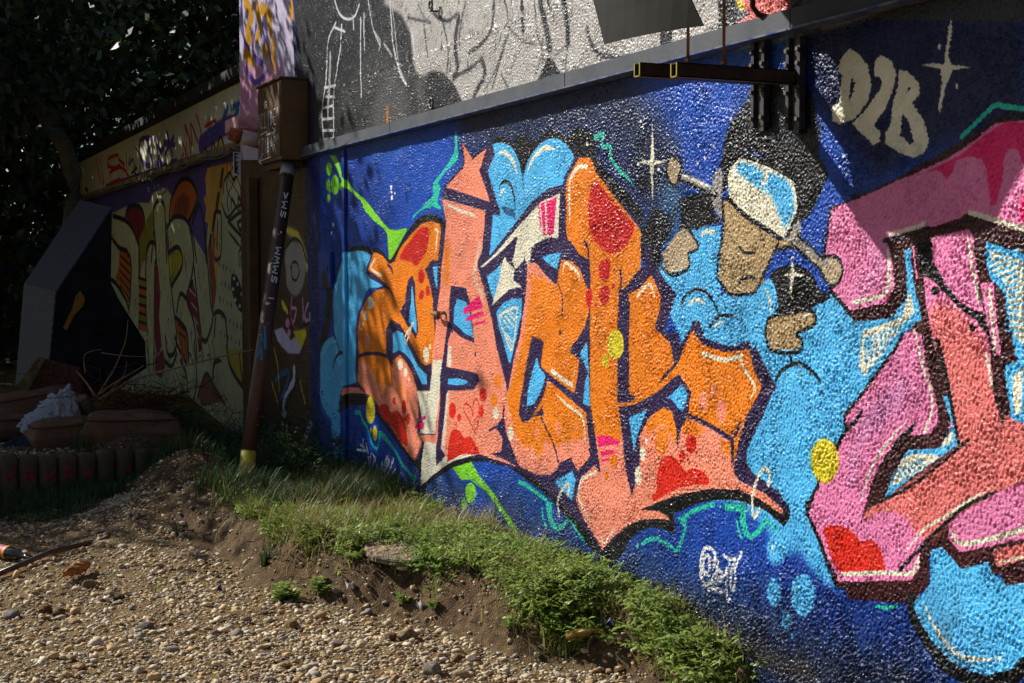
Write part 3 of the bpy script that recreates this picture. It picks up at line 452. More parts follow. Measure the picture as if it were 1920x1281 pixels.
('P','mag',[-5866,850,-5761,872,-5674,870,-5710,856,-5787,847,-5853,827],0,0,1,None),
('P','mag',[-5859,814,-5774,834,-5722,836,-5859,801],0,0,1,None),
('P','orange',[-5688,831,-5691,818,-5700,806,-5713,797,-5728,792,-5744,793,-5758,798,-5767,809,-5770,821,-5767,835,-5758,847,-5745,856,-5729,861,-5713,860,-5700,854,-5691,844],1,12,1,None),
('P','orange',[-5785,748,-5787,740,-5791,733,-5798,728,-5806,726,-5814,726,-5821,729,-5825,735,-5827,743,-5825,750,-5821,758,-5814,763,-5806,765,-5798,765,-5791,761,-5787,756],1,6,1,None),
('P','cream',[-5435,892,-5437,879,-5443,868,-5451,859,-5461,856,-5471,857,-5479,863,-5485,873,-5487,886,-5486,899,-5480,910,-5471,918,-5461,922,-5451,921,-5443,914,-5437,904],1,0,1,None),
('P','cream',[-5470,790,-5472,773,-5479,759,-5489,748,-5501,743,-5513,745,-5523,752,-5530,766,-5532,782,-5530,798,-5523,813,-5513,824,-5501,829,-5489,827,-5479,819,-5472,806],1,0,1,None),
('P','cream',[-5416,950,-5416,945,-5418,941,-5421,938,-5425,937,-5429,938,-5432,940,-5434,943,-5435,948,-5434,952,-5432,957,-5429,959,-5425,961,-5422,960,-5419,958,-5416,954],1,0,1,None),
('S','cream',[-5906,748,-6050,691,-6084,608,-6056,574,-5972,522],16.6,0,0,1),
('S','cream',[-5726,509,-5823,427,-5850,448],9.7,0,0,1),
('S','cream',[-5521,1579,-5416,1636,-5370,1591],15.2,0,0,1),
('S','cream',[-4968,1359,-4882,1346,-4804,1340,-4727,1355,-4685,1365],19.3,0,0,1),
('S','cream',[-4704,1364,-4661,1307,-4596,1246,-4627,1203],16.1,1,0,1),
('P','salmon',[-4928,1164,-4930,1147,-4937,1133,-4947,1122,-4960,1118,-4972,1120,-4983,1129,-4990,1142,-4993,1159,-4991,1176,-4984,1191,-4973,1201,-4961,1205,-4948,1203,-4938,1194,-4930,1181],1,8,1,None),
('P','salmon',[-4795,1136,-4797,1116,-4805,1098,-4816,1086,-4829,1081,-4843,1084,-4854,1094,-4862,1110,-4865,1129,-4863,1149,-4855,1167,-4844,1179,-4831,1184,-4817,1181,-4806,1171,-4798,1155],1,8,1,None),
('P','salmon',[-4868,1212,-4870,1202,-4874,1194,-4880,1188,-4888,1185,-4895,1186,-4902,1191,-4906,1199,-4908,1209,-4907,1219,-4903,1228,-4896,1234,-4889,1237,-4881,1235,-4874,1230,-4870,1222],1,8,1,None),
('P','red',[-5009,983,-5012,967,-5022,953,-5036,943,-5053,938,-5070,939,-5084,946,-5094,958,-5097,973,-5094,988,-5085,1003,-5070,1013,-5054,1018,-5037,1016,-5022,1009,-5013,997],1,0,1,None),
('P','red',[-5101,920,-5103,910,-5108,900,-5117,893,-5126,890,-5136,891,-5145,896,-5151,904,-5153,914,-5151,925,-5145,934,-5137,941,-5127,944,-5117,943,-5109,938,-5103,930],1,0,1,None),
('P','red',[-5071,910,-5072,906,-5074,903,-5078,901,-5082,900,-5086,900,-5089,901,-5092,904,-5092,907,-5092,911,-5089,914,-5086,916,-5082,917,-5078,917,-5074,916,-5072,913],1,0,1,None),
('P','red',[-5345,739,-5334,822,-5290,886,-5234,907,-5168,898,-5102,858,-5039,878,-4956,872,-4920,830,-5038,808,-5166,773,-5322,708,-5368,694,-5385,716],1,0,1,None),
('S','cream',[-4492,884,-4489,928,-4520,944,-4564,907,-4599,846,-4607,782,-4593,745,-4557,785],16.0,0,0,1),
('S','teal',[-9542,694,-9438,703,-9380,658,-9279,621],33.7,0,0,1),
('S','teal',[-9279,621,-9237,571,-9181,513,-9070,498,-8986,611,-8800,556,-8621,480],23.2,0,0,1),
('S','teal',[-9013,608,-8774,541,-8571,452,-8399,406],27.0,0,0,1),
('P','teal',[-8423,407,-8327,416,-8332,381,-8352,328,-8375,375],0,0,1,None),
('P','yellow',[-9110,754,-9118,717,-9139,685,-9170,661,-9207,651,-9244,654,-9275,672,-9296,701,-9303,737,-9295,774,-9273,807,-9241,830,-9204,840,-9168,836,-9137,818,-9117,790],1,0,1,None),
('P','yellow',[-9068,600,-9072,581,-9083,563,-9100,550,-9119,544,-9138,546,-9154,555,-9165,571,-9169,590,-9164,610,-9153,627,-9137,640,-9117,646,-9098,644,-9082,635,-9072,619],1,0,1,None),
('P','yellow',[-9185,608,-9186,601,-9191,595,-9197,590,-9205,588,-9213,588,-9220,592,-9224,597,-9225,604,-9224,611,-9219,618,-9213,622,-9205,624,-9197,624,-9190,620,-9186,615],1,0,1,None),
('P','lime',[-7722,539,-7417,612,-7340,554,-7149,497,-7457,508,-7150,453,-7302,483,-7398,515,-7497,498,-7578,484],0,0,1,None),
('P','lime',[-7457,607,-7417,612,-7282,524,-7078,471,-6953,395,-6814,338,-6763,294,-6797,288,-6935,347,-7078,419,-7207,467,-7340,501,-7418,520,-7457,531],0,0,1,None),
('P','lime',[-7359,441,-7366,418,-7384,397,-7410,380,-7442,371,-7474,371,-7501,379,-7519,396,-7525,417,-7519,441,-7500,462,-7473,479,-7441,488,-7410,487,-7383,479,-7366,462],1,0,1,None),
('P','lime',[-7578,313,-7574,368,-7538,392,-7488,350,-7498,325],0,0,1,None),
('S','teal',[-6772,582,-6747,582],25.5,0,0,1),
('S','teal',[-6722,582,-6582,563,-6440,536],25.0,0,0,1),
('P','teal',[-6456,527,-6371,533,-6378,471,-6348,436,-6287,432,-6213,471,-6206,495,-6184,469,-6228,435,-6302,400,-6378,404,-6424,437],0,0,1,None),
('S','teal',[-6192,484,-6112,448,-6016,397],16.8,1,0,1),
('S','teal',[-6495,487,-6487,440,-6447,402],14.1,0,0,1),
('S','teal2',[-5514,464,-5508,474],15.5,0,0,1),
('S','teal',[-5466,487,-5401,519,-5320,531,-5241,524,-5158,508],18.0,0,0,1),
('S','teal',[-5158,508,-5131,561,-5100,628,-5154,648],17.5,0,0,1),
('P','teal',[-5165,649,-5100,673,-5089,658,-5100,628,-5132,628],0,0,1,None),
('S','teal',[-5100,667,-5037,700,-4955,729,-4884,751],20.0,0,0,1),
('P','teal',[-4829,749,-4829,747,-4831,744,-4833,743,-4836,742,-4839,742,-4842,743,-4844,745,-4844,747,-4844,750,-4842,752,-4840,754,-4836,755,-4833,755,-4831,754,-4829,752],1,0,1,None),
('S','teal',[-4791,753,-4738,760,-4672,767],27.4,0,0,1),
('S','teal',[-4667,763,-4671,720,-4652,681],38.0,0,0,1),
('S','teal',[-4652,676,-4615,666,-4561,696,-4508,749],21.4,0,0,1),
('S','teal',[-4508,749,-4472,732,-4437,704],13.1,1,0,1),
('S','teal',[-4713,710,-4699,673,-4679,650],13.6,0,0,1),
('P','lb',[-4369,663,-4374,639,-4389,617,-4410,599,-4437,590,-4463,589,-4486,598,-4502,615,-4507,638,-4502,662,-4487,685,-4465,702,-4439,711,-4412,711,-4390,702,-4375,685],1,13,1,None),
('P','lb',[-4398,494,-4402,472,-4413,452,-4429,437,-4449,428,-4469,428,-4486,437,-4498,452,-4502,472,-4499,494,-4487,515,-4471,530,-4451,538,-4431,538,-4414,529,-4402,514],1,5,1,None),
('P','lb',[-4193,524,-4198,493,-4214,464,-4237,442,-4266,430,-4295,429,-4320,441,-4337,463,-4343,493,-4338,524,-4321,554,-4297,576,-4268,587,-4240,587,-4216,575,-4199,553],1,5,1,None),
('P','lb',[-4336,398,-4338,384,-4346,371,-4356,361,-4369,356,-4382,355,-4393,360,-4401,370,-4404,382,-4401,396,-4394,409,-4383,419,-4370,424,-4357,424,-4346,419,-4339,410],1,5,1,None),
('P','lb',[-4326,345,-4326,341,-4328,336,-4332,333,-4335,331,-4339,331,-4343,333,-4345,336,-4346,341,-4345,345,-4343,350,-4340,353,-4336,355,-4332,355,-4329,353,-4326,350],1,0,1,None),
('S','cream',[-4473,673,-4462,639,-4452,630],7.9,1,0,1),
('S','cream',[-4315,531,-4308,486],7.7,1,0,1),
('S','white',[-4921,460,-4941,456,-4957,486,-4942,528,-4911,533,-4901,508,-4911,478],17.0,0,0,1),
('S','white',[-4935,408,-4972,450,-4977,504,-4952,553,-4912,569,-4872,557,-4866,525,-4871,503],17.0,0,0,1),
('P','white',[-4895,482,-4895,479,-4897,476,-4899,475,-4903,473,-4906,473,-4908,474,-4910,476,-4911,478,-4910,481,-4908,484,-4906,485,-4903,487,-4900,487,-4897,486,-4895,484],1,0,1,None),
('P','white',[-4894,460,-4895,457,-4897,455,-4899,453,-4902,452,-4905,451,-4908,452,-4910,454,-4910,457,-4910,459,-4908,462,-4905,464,-4902,465,-4899,465,-4897,464,-4895,462],1,0,1,None),
('S','white',[-4876,507,-4851,533,-4841,514,-4870,464,-4890,428,-4950,402,-4890,428,-4850,441,-4811,476,-4831,494,-4855,467,-4830,445,-4801,473,-4777,499],14.0,0,0,1),
('S','white',[-4802,559,-4764,550,-4716,556,-4744,495,-4752,439],13.8,0,0,1),
('S','white',[-4777,510,-4734,513],13.8,0,0,1),
('S','white',[-4754,546,-4772,489,-4782,455,-4776,434],11.1,0,0,1),
('S','white',[-4674,593,-4706,529,-4724,445,-4740,428],13.7,0,0,1),
('S','white',[-4908,397,-4844,414,-4795,409],16.8,0,0,1),
('S','white',[-4774,421,-4774,391],13.8,0,0,1),
('P','white',[-4748,390,-4749,386,-4752,383,-4755,380,-4760,379,-4764,379,-4768,380,-4770,382,-4771,385,-4771,388,-4768,392,-4764,394,-4760,396,-4756,396,-4752,395,-4749,393],1,0,1,None),
('S','white',[-9367,524,-9382,490],19.2,0,0,1),
('S','white',[-9487,441,-9310,452],19.3,0,0,1),
('S','white',[-9310,498,-9253,422,-9226,334],19.0,0,0,1),
('S','white',[-9196,447,-9227,297,-9100,350,-9112,430,-9169,359],18.9,0,0,1),
('S','white',[-9154,443,-9044,357],18.7,0,0,1),
('S','white',[-9071,381,-9045,321,-8975,411,-8963,332],18.6,0,0,1),
('S','white',[-8936,335,-8907,446,-8828,438,-8895,376],18.4,0,0,1),
('S','white',[-8867,468,-8909,339],18.4,0,0,1),
('S','white',[-8856,328,-8749,465],18.2,0,0,1),
('S','white',[-8830,314,-8711,400],18.2,0,0,1),
('S','white',[-9185,252,-8909,294],18.7,0,0,1),
('S','white',[-9115,239,-8910,267],18.6,0,0,1),
('S','white',[-9241,286,-8882,320],18.7,0,0,1),
('S','white',[-9427,481,-9354,470],19.2,0,0,1),
('P','skin',[-4822,1980,-4689,1922,-4438,1807,-4455,1780,-4514,1715,-4540,1689,-4540,1649,-4584,1634,-4606,1616,-4759,1603,-4807,1626,-4865,1683,-4847,1689,-4830,1838],0,0,1,'figure'),
('P','cream',[-4794,2068,-4776,2098,-4710,2133,-4600,2112,-4459,2068,-4358,2022,-4340,1973,-4331,1919,-4380,1852,-4413,1814,-4447,1812,-4688,1902,-4784,1994],0,0,1,None),
('P','lb',[-4719,2115,-4627,2104,-4546,2068,-4459,2053,-4391,2024,-4357,1974,-4348,1920,-4380,1877,-4413,1853,-4457,1919,-4501,1981,-4590,2015,-4682,2061,-4728,2085],0,15,1,None),
('S','cream',[-4546,2063,-4529,2060,-4554,2013],26.3,1,5,1),
('S','black',[-4793,1984,-4736,1945,-4642,1895,-4552,1862,-4464,1825,-4421,1809],21.2,0,0,1),
('S','black',[-4438,1804,-4472,1775,-4514,1715,-4540,1689,-4584,1631,-4615,1610,-4750,1600,-4788,1610,-4817,1631,-4865,1683,-4830,1838,-4821,1911],13.4,0,0,1),
('S','black',[-4715,1799,-4696,1778,-4659,1764,-4604,1766],13.4,1,0,1),
('S','black',[-4722,1640,-4676,1664,-4639,1672,-4589,1664],13.4,1,0,1),
('P','grey',[-4843,2108,-4882,2094,-4911,2059,-4891,2010,-4916,2000,-4900,1951,-4840,1896,-4826,1943,-4833,2049],0,0,1,None),
('S','black',[-4832,1996,-4826,1890,-4815,1837],11.0,1,0,1),
('S','black',[-5160,2090,-5064,2062,-4891,2004],42.7,0,0,1),
('S','grey',[-5160,2095,-5033,2060,-4891,2015],25.6,0,0,1),
('S','white',[-5138,2094,-5033,2063,-4931,2036],8.5,0,0,1),
('P','black',[-5259,2174,-5171,2168,-5139,2110,-5192,2047,-5246,2061,-5275,2113],1,0,1,None),
('P','skin2',[-5226,2169,-5177,2157,-5160,2123,-5181,2091,-5197,2063,-5236,2072,-5258,2112,-5247,2151],1,0,1,None),
('P','skin',[-4447,1804,-4371,1823,-4313,1797,-4446,1775],0,0,1,None),
('S','black',[-4463,1770,-4404,1781,-4337,1785],15.4,0,0,1),
('P','black',[-4505,1675,-4445,1705,-4361,1717,-4279,1705,-4222,1671,-4198,1633,-4127,1601,-4228,1566,-4244,1541,-4442,1536,-4443,1571,-4470,1640],1,0,1,None),
('S','cream',[-4353,1749,-4356,1680,-4363,1597],12.8,1,0,1),
('S','cream',[-4352,1700,-4357,1651],17.9,0,0,1),
('S','cream',[-4410,1680,-4352,1683,-4278,1678],12.7,1,0,1),
('P','skin',[-4499,1519,-4379,1542,-4258,1552,-4214,1535,-4226,1501,-4326,1467,-4294,1441,-4312,1406,-4477,1398,-4512,1439,-4519,1471],0,0,1,'fist'),
('S','black',[-4499,1519,-4379,1539,-4258,1552,-4211,1533,-4223,1501,-4326,1464,-4290,1442,-4312,1399,-4477,1394,-4512,1439,-4519,1475,-4499,1519],12.8,0,0,1),
('S','white',[-4302,1521,-4245,1541,-4232,1519],7.5,1,0,1),
('S','black',[-4370,1388,-4357,1362],15.4,0,0,1),
('S','black',[-4455,1285,-4415,1327,-4324,1356,-4248,1341,-4185,1304],15.3,0,0,1),
('S','lb2',[-4401,1289,-4337,1321,-4260,1314],7.6,1,0,1),
('P','black',[-4162,1263,-4163,1261,-4164,1259,-4166,1258,-4168,1257,-4171,1258,-4173,1259,-4174,1260,-4175,1263,-4174,1265,-4173,1267,-4171,1268,-4169,1269,-4166,1268,-4164,1267,-4163,1266],1,0,1,None),
('P','skin2',[-5136,1875,-5083,1860,-5025,1809,-5024,1782,-5092,1761,-5081,1733,-5091,1706,-5242,1683,-5287,1717,-5299,1768,-5211,1835],0,0,1,'fist2'),
('S','black',[-5125,1877,-5083,1860,-5020,1809,-5024,1782,-5092,1766,-5076,1733,-5091,1706,-5177,1678,-5242,1683,-5301,1708],14.4,0,0,1),
('S','cream',[-4984,1841,-4959,1854,-4889,1850],16.8,0,0,1),
('S','black',[-5041,1848,-5020,1869,-4990,1879,-5017,1878],11.4,1,0,1),
('S','cream',[-4531,1624,-4504,1594,-4490,1534],15.7,1,0,1),
('S','black',[-5137,1550,-5111,1589,-5048,1615,-4986,1618,-4915,1592,-4875,1556,-4850,1524],14.2,0,0,1),
('S','black',[-4914,1468,-4884,1496,-4825,1517,-4748,1517],13.9,0,0,1),
('P','black',[-4713,1510,-4713,1507,-4714,1504,-4716,1502,-4718,1501,-4720,1502,-4722,1504,-4723,1506,-4724,1509,-4723,1513,-4722,1515,-4720,1517,-4718,1518,-4716,1517,-4714,1516,-4713,1513],1,0,1,None),
('S','cream',[-5089,1553,-5027,1577,-4950,1559],17.1,1,0,1),
('S','cream',[-4884,1467,-4864,1481,-4815,1491],13.9,1,0,1),
('P','cream',[-5393,2342,-5376,2174,-5265,2155,-5375,2151,-5390,1984,-5408,2153,-5523,2173,-5408,2176],0,0,1,None),
('P','white',[-5485,2347,-5485,2344,-5488,2342,-5491,2340,-5495,2340,-5499,2341,-5502,2343,-5505,2346,-5505,2349,-5505,2352,-5502,2354,-5499,2356,-5495,2356,-5491,2355,-5488,2353,-5485,2350],1,0,1,None),
('P','white',[-4763,2290,-4763,2287,-4765,2285,-4768,2283,-4771,2283,-4774,2284,-4777,2286,-4779,2288,-4779,2291,-4779,2294,-4777,2296,-4774,2297,-4771,2298,-4768,2297,-4765,2295,-4763,2292],1,0,1,None),
('P','white',[-5005,2205,-5006,2202,-5008,2200,-5011,2198,-5014,2198,-5018,2199,-5021,2201,-5023,2203,-5023,2206,-5023,2209,-5021,2211,-5018,2213,-5014,2213,-5011,2212,-5008,2210,-5006,2208],1,0,1,None),
('P','white',[-4897,2196,-4897,2193,-4899,2191,-4902,2190,-4905,2189,-4908,2190,-4911,2192,-4913,2195,-4914,2198,-4913,2200,-4911,2203,-4909,2204,-4905,2204,-4902,2204,-4899,2202,-4897,2199],1,0,1,None),
('P','white',[-4959,2150,-4959,2147,-4961,2145,-4964,2144,-4968,2143,-4971,2144,-4974,2146,-4976,2148,-4977,2151,-4976,2154,-4974,2157,-4971,2158,-4968,2158,-4964,2157,-4961,2156,-4960,2153],1,0,1,None),
('P','white',[-5015,2135,-5015,2132,-5017,2130,-5020,2128,-5023,2128,-5027,2129,-5030,2131,-5032,2133,-5033,2136,-5032,2139,-5030,2142,-5027,2143,-5024,2143,-5020,2143,-5017,2141,-5015,2138],1,0,1,None),
('P','white',[-5324,2127,-5325,2124,-5327,2121,-5330,2120,-5334,2119,-5338,2120,-5341,2122,-5343,2125,-5344,2128,-5344,2131,-5341,2133,-5338,2135,-5334,2135,-5331,2134,-5327,2132,-5325,2130],1,0,1,None),
('P','white',[-4052,2093,-4053,2090,-4054,2088,-4056,2087,-4059,2087,-4061,2088,-4063,2089,-4065,2091,-4065,2094,-4065,2096,-4063,2098,-4061,2099,-4059,2100,-4056,2099,-4054,2098,-4053,2095],1,0,1,None),
('P','white',[-5991,2289,-5992,2285,-5995,2283,-5999,2281,-6003,2281,-6008,2282,-6012,2284,-6014,2287,-6015,2291,-6014,2294,-6012,2297,-6008,2298,-6003,2298,-5999,2297,-5995,2295,-5992,2292],1,0,1,None),
('P','white',[-5501,2162,-5501,2159,-5504,2157,-5507,2155,-5511,2155,-5515,2156,-5518,2158,-5521,2160,-5522,2164,-5521,2167,-5519,2169,-5515,2171,-5511,2171,-5507,2170,-5504,2168,-5501,2165],1,0,1,None),
('S','teal',[-5922,2314,-5843,2326,-5849,2265,-5772,2265,-5769,2210,-5694,2151,-5607,2110,-5546,2065],18.9,1,0,1),
('S','teal',[-5922,2314,-5843,2323],25.7,0,0,1),
('P','cream',[-4092,2427,-4041,2462,-3995,2443,-3938,2393,-3917,2327,-3936,2274,-4002,2217,-4082,2206,-4129,2222,-4136,2273,-4107,2278,-4089,2283,-4074,2375,-4097,2388],0,0,1,None),
('P','navy',[-4022,2361,-4004,2338,-4009,2310,-4037,2281],0,0,1,None),
('P','cream',[-3900,2402,-3873,2418,-3819,2391,-3792,2347,-3807,2294,-3848,2230,-3901,2186,-3857,2158,-3867,2128,-3900,2120,-3990,2180,-4013,2204,-3946,2247,-3882,2295,-3861,2321,-3877,2343,-3904,2347],0,0,1,None),
('P','cream',[-3777,2355,-3735,2346,-3674,2299,-3673,2265,-3708,2242,-3651,2177,-3628,2108,-3649,2070,-3699,2062,-3771,2086,-3840,2119,-3836,2160,-3815,2178,-3806,2260,-3786,2298],0,0,1,None),
('P','navy',[-3732,2279,-3724,2288,-3729,2295,-3742,2273],0,0,1,None),
('P','navy',[-3760,2204,-3753,2210,-3722,2177,-3700,2114,-3715,2107,-3762,2140],0,0,1,None),
('P','cream',[-3535,2502,-3524,2442,-3544,2368,-3529,2340,-3437,2321,-3524,2323,-3556,2272,-3569,2221,-3578,2193,-3586,2210,-3571,2287,-3582,2334,-3670,2357,-3606,2356,-3563,2344,-3550,2414],0,0,1,None),
('P','cream',[-3576,2403,-3576,2399,-3578,2396,-3580,2394,-3583,2394,-3586,2395,-3588,2398,-3590,2401,-3591,2405,-3590,2409,-3589,2412,-3586,2414,-3583,2414,-3580,2413,-3578,2411,-3576,2407],1,0,1,None),
('P','cream',[-3498,2270,-3498,2267,-3499,2265,-3501,2263,-3503,2263,-3506,2263,-3508,2266,-3509,2268,-3509,2272,-3509,2275,-3508,2277,-3506,2279,-3504,2279,-3501,2278,-3499,2276,-3498,2273],1,0,1,None),
('P','white',[-4163,2332,-4163,2330,-4164,2328,-4166,2327,-4167,2327,-4169,2328,-4171,2329,-4172,2331,-4172,2333,-4172,2335,-4171,2337,-4169,2338,-4167,2338,-4166,2338,-4164,2336,-4163,2334],1,0,1,None),
('P','cream',[-4055,2093,-4056,2090,-4057,2088,-4060,2086,-4062,2086,-4065,2087,-4068,2088,-4069,2091,-4070,2094,-4069,2096,-4068,2099,-4065,2100,-4063,2101,-4060,2100,-4057,2098,-4056,2095],1,0,1,None),
('S','teal',[-3479,2112,-3417,2146,-3337,2193,-3290,2185,-3216,2172],16.7,0,0,1),
('P','black',[-4017,1956,-3905,1964,-3712,2016,-3534,2070,-3417,2114,-3368,2138,-3321,2162,-3213,2163,-3194,2143,-3168,1081,-3350,1383],0,0,1,None),
('P','maroon',[-4133,1921,-4051,1936,-3783,1999,-3336,2147,-3212,2146,-3194,2159,-3160,750,-3171,772,-3255,751,-3272,783,-3312,775,-3325,811,-3448,763,-3537,820,-3594,779,-3592,686,-3664,621,-3664,608,-3980,554,-4004,554,-4016,581,-4075,584,-4251,801,-4257,815,-4191,924,-4230,1017,-4067,1095,-4027,1151,-4039,1183,-4028,1206,-3884,1312,-3677,1530,-3637,1538,-3659,1612,-3739,1556,-3802,1540,-3988,1520,-4130,1626,-4108,1685,-4073,1714,-4176,1747],0,0,1,None),
('P','lb',[-3728,1764,-3703,1770,-3690,1652,-3647,1538,-3718,1529,-3906,1353,-3972,1247,-4017,1244,-3999,1491,-3802,1533,-3720,1611],0,0,1,None),
('P','pink',[-4125,1911,-4110,1920,-3978,1944,-3783,1992,-3712,2004,-3534,2053,-3416,2096,-3336,2141,-3212,2138,-3194,2136,-3186,1801,-3207,1823,-3361,1847,-3444,1876,-3478,1860,-3599,1834,-3617,1828,-3842,1802,-3806,1762,-3778,1651,-3819,1588,-4012,1559,-4035,1565,-4118,1626,-4072,1677,-4073,1721,-4109,1750,-4169,1736],0,0,1,'pinkletter'),
('S','black',[-4066,1579,-4120,1615],9.7,0,0,1),
('S','black',[-4172,1752,-4147,1841,-4133,1916],14.7,0,0,1),
('S','black',[-4130,1626,-4035,1562],19.5,0,0,1),
('P','pink',[-3572,1807,-3427,1828,-3390,1664,-3397,1640,-3363,1565,-3371,1571,-3437,1575,-3542,1639,-3605,1705,-3607,1802],0,0,1,None),
('P','pink',[-3641,1680,-3605,1674,-3506,1603,-3404,1553,-3354,1513,-3320,1440,-3301,1322,-3279,1227,-3991,1155,-3536,1361,-3582,1480,-3619,1503],0,0,1,None),
('P','rose',[-3610,1516,-3611,1577,-3567,1602,-3471,1574,-3386,1512,-3353,1490,-3335,1433,-3317,1319,-3517,1302,-3573,1456],0,21,0.9,None),
('P','rose',[-3609,1455,-3572,1420,-3544,1361,-3508,1306,-3470,1151,-3461,1146,-3824,924,-3854,919,-3913,878,-3943,833,-3784,898,-3641,845,-3560,871,-3499,911,-3278,1040,-3189,1064,-3168,1081,-3173,1301,-3283,1258,-3317,1319,-3435,1487],0,8,1,None),
('P','pink',[-3720,1499,-3683,1501,-3646,1490,-3607,1381,-3578,1291,-3575,1231,-3603,1173,-3694,1157,-3667,1203,-3713,1161,-3817,1079,-3875,994,-3914,906,-3924,876,-3933,835,-3853,881,-3689,906,-3641,864,-3560,871,-3640,808,-3639,733,-3684,680,-3981,617,-4058,602,-4239,814,-4191,924,-4072,1065,-4061,1103,-4023,1142,-4034,1194,-3972,1252,-3805,1413],0,0,1,None),
('P','rose',[-3834,909,-3600,1050,-3428,1167,-3193,1261,-3169,1144,-3168,1073,-3278,1040,-3491,919,-3595,828,-3659,842,-3707,884],0,21,1,None),
('S','lila',[-3939,1150,-3821,1239,-3726,1311],69.8,0,49,0.6),
('S','lila',[-3969,1094,-4009,956],48.1,0,46,0.5),
('S','lila',[-3979,1606,-3848,1713,-3893,1805],47.0,0,50,0.4),
('P','maroon',[-3914,906,-3895,959,-3827,1065,-3741,1152,-3704,1162,-3685,1155,-3602,1163,-3568,1213,-3573,1273,-3626,1411,-3646,1502,-3610,1491,-3590,1425,-3563,1426,-3540,1373,-3562,1366,-3506,1219,-3566,1128,-3702,1106,-3786,1000,-3834,916,-3914,881,-3924,883],0,0,1,None),
('P','lb',[-3562,1369,-3536,1371,-3470,1157,-3521,1121,-3710,1004,-3824,927,-3786,1000,-3703,1109,-3557,1132,-3497,1208,-3543,1294],0,0,1,None),
('P','cream',[-3791,977,-3730,1071,-3693,1097,-3561,1111,-3565,1097,-3636,1051,-3748,992],0,0,1,None),
('P','cream',[-3548,1133,-3540,1155,-3505,1189,-3492,1184,-3496,1160],0,0,1,None),
('S','lb',[-3753,1036,-3724,1008],9.2,0,0,1),
('S','lb',[-3732,1045,-3703,1020],9.1,0,0,1),
('S','lb',[-3712,1054,-3683,1033],9.1,0,0,1),
('S','lb',[-3691,1063,-3663,1045],9.1,0,0,1),
('S','lb',[-3671,1072,-3643,1057],9.0,0,0,1),
('S','lb',[-3651,1080,-3623,1068],9.0,0,0,1),
('P','cream',[-3946,1490,-3856,1513,-3749,1542,-3704,1637,-3684,1563,-3758,1498,-3933,1334,-3964,1371],0,0,1,None),
('S','lb',[-3933,1465,-3921,1381],10.7,0,0,1),
('S','lb',[-3907,1473,-3895,1396],10.6,0,0,1),
('S','lb',[-3881,1481,-3870,1412],10.5,0,0,1),
('S','lb',[-3855,1489,-3844,1428],10.5,0,0,1),
('S','lb',[-3830,1497,-3819,1443],10.4,0,0,1),
('S','lb',[-3804,1505,-3794,1458],10.4,0,0,1),
('S','lb',[-3780,1513,-3769,1473],10.3,0,0,1),
('S','lb',[-3755,1521,-3745,1488],10.3,0,0,1),
('S','lb',[-3730,1529,-3720,1503],10.2,0,0,1),
('P','lb',[-3925,1465,-3905,1479,-3894,1441,-3919,1426],0,0,1,None),
('P','maroon',[-3837,1801,-3635,1833,-3617,1827,-3616,1802,-3666,1791,-3669,1705,-3649,1637,-3582,1456,-3536,1361,-3517,1302,-3578,1297,-3617,1417,-3651,1539,-3677,1643,-3708,1792,-3764,1768,-3724,1661,-3760,1586,-3798,1547,-3827,1540,-3780,1629,-3791,1705,-3812,1775],0,0,1,None),
('P','lb',[-3737,1761,-3709,1767,-3691,1662,-3651,1539,-3674,1535,-3714,1643,-3734,1724],0,0,1,None),
('P','black',[-3670,1779,-3607,1808,-3601,1717,-3560,1669,-3577,1656,-3632,1680,-3660,1711],0,4,1,None),
('S','black',[-3596,1711,-3551,1657,-3472,1592,-3387,1553,-3337,1503,-3316,1463],19.3,0,0,1),
('P','black',[-3566,1632,-3567,1627,-3571,1623,-3578,1620,-3585,1618,-3593,1619,-3600,1622,-3604,1627,-3606,1632,-3604,1637,-3600,1641,-3594,1645,-3586,1646,-3578,1645,-3572,1642,-3567,1637],1,2,1,None),
('P','black',[-3397,1521,-3398,1516,-3401,1512,-3406,1510,-3411,1509,-3416,1509,-3421,1512,-3424,1515,-3425,1520,-3424,1524,-3421,1528,-3417,1530,-3411,1532,-3406,1531,-3401,1529,-3398,1525],1,2,1,None),
('S','black',[-3573,1474,-3554,1421,-3527,1362],17.6,1,0,1),
('S','black',[-3842,1796,-3736,1811,-3617,1833],15.9,0,0,1),
('S','pink',[-3693,1773,-3673,1674],11.3,0,0,1),
('S','cream',[-3813,1819,-3737,1830,-3681,1838,-3635,1852],13.6,0,0,1),
('S','cream',[-3821,1762,-3810,1680,-3838,1616,-4000,1587],16.3,0,0,1),
('P','maroon',[-3461,1846,-3411,1856,-3207,1805,-3186,1801,-3172,1238,-3198,1447,-3232,1416,-3271,1402,-3246,1327,-3279,1227,-3317,1321,-3336,1462,-3316,1469,-3354,1548,-3363,1565,-3390,1664,-3418,1804],0,0,1,None),
('P','lb',[-3364,1786,-3205,1749,-3184,1739,-3176,1411,-3233,1445,-3259,1551,-3285,1636,-3341,1670,-3358,1722],0,0,1,None),
('P','cream',[-3339,1759,-3205,1727,-3199,1475,-3250,1518,-3260,1591,-3285,1665,-3334,1699],0,0,1,None),
('S','lb',[-3330,1722,-3226,1761],8.3,0,0,1),
('S','lb',[-3330,1703,-3225,1740],8.3,0,0,1),
('S','lb',[-3329,1685,-3225,1720],8.3,0,0,1),
('S','lb',[-3329,1667,-3224,1700],8.3,0,0,1),
('S','lb',[-3274,1666,-3224,1680],8.2,0,0,1),
('S','lb',[-3273,1648,-3223,1660],8.2,0,0,1),
('S','lb',[-3273,1629,-3223,1639],8.2,0,0,1),
('S','lb',[-3272,1611,-3222,1619],8.2,0,0,1),
('S','lb',[-3272,1593,-3222,1599],8.2,0,0,1),
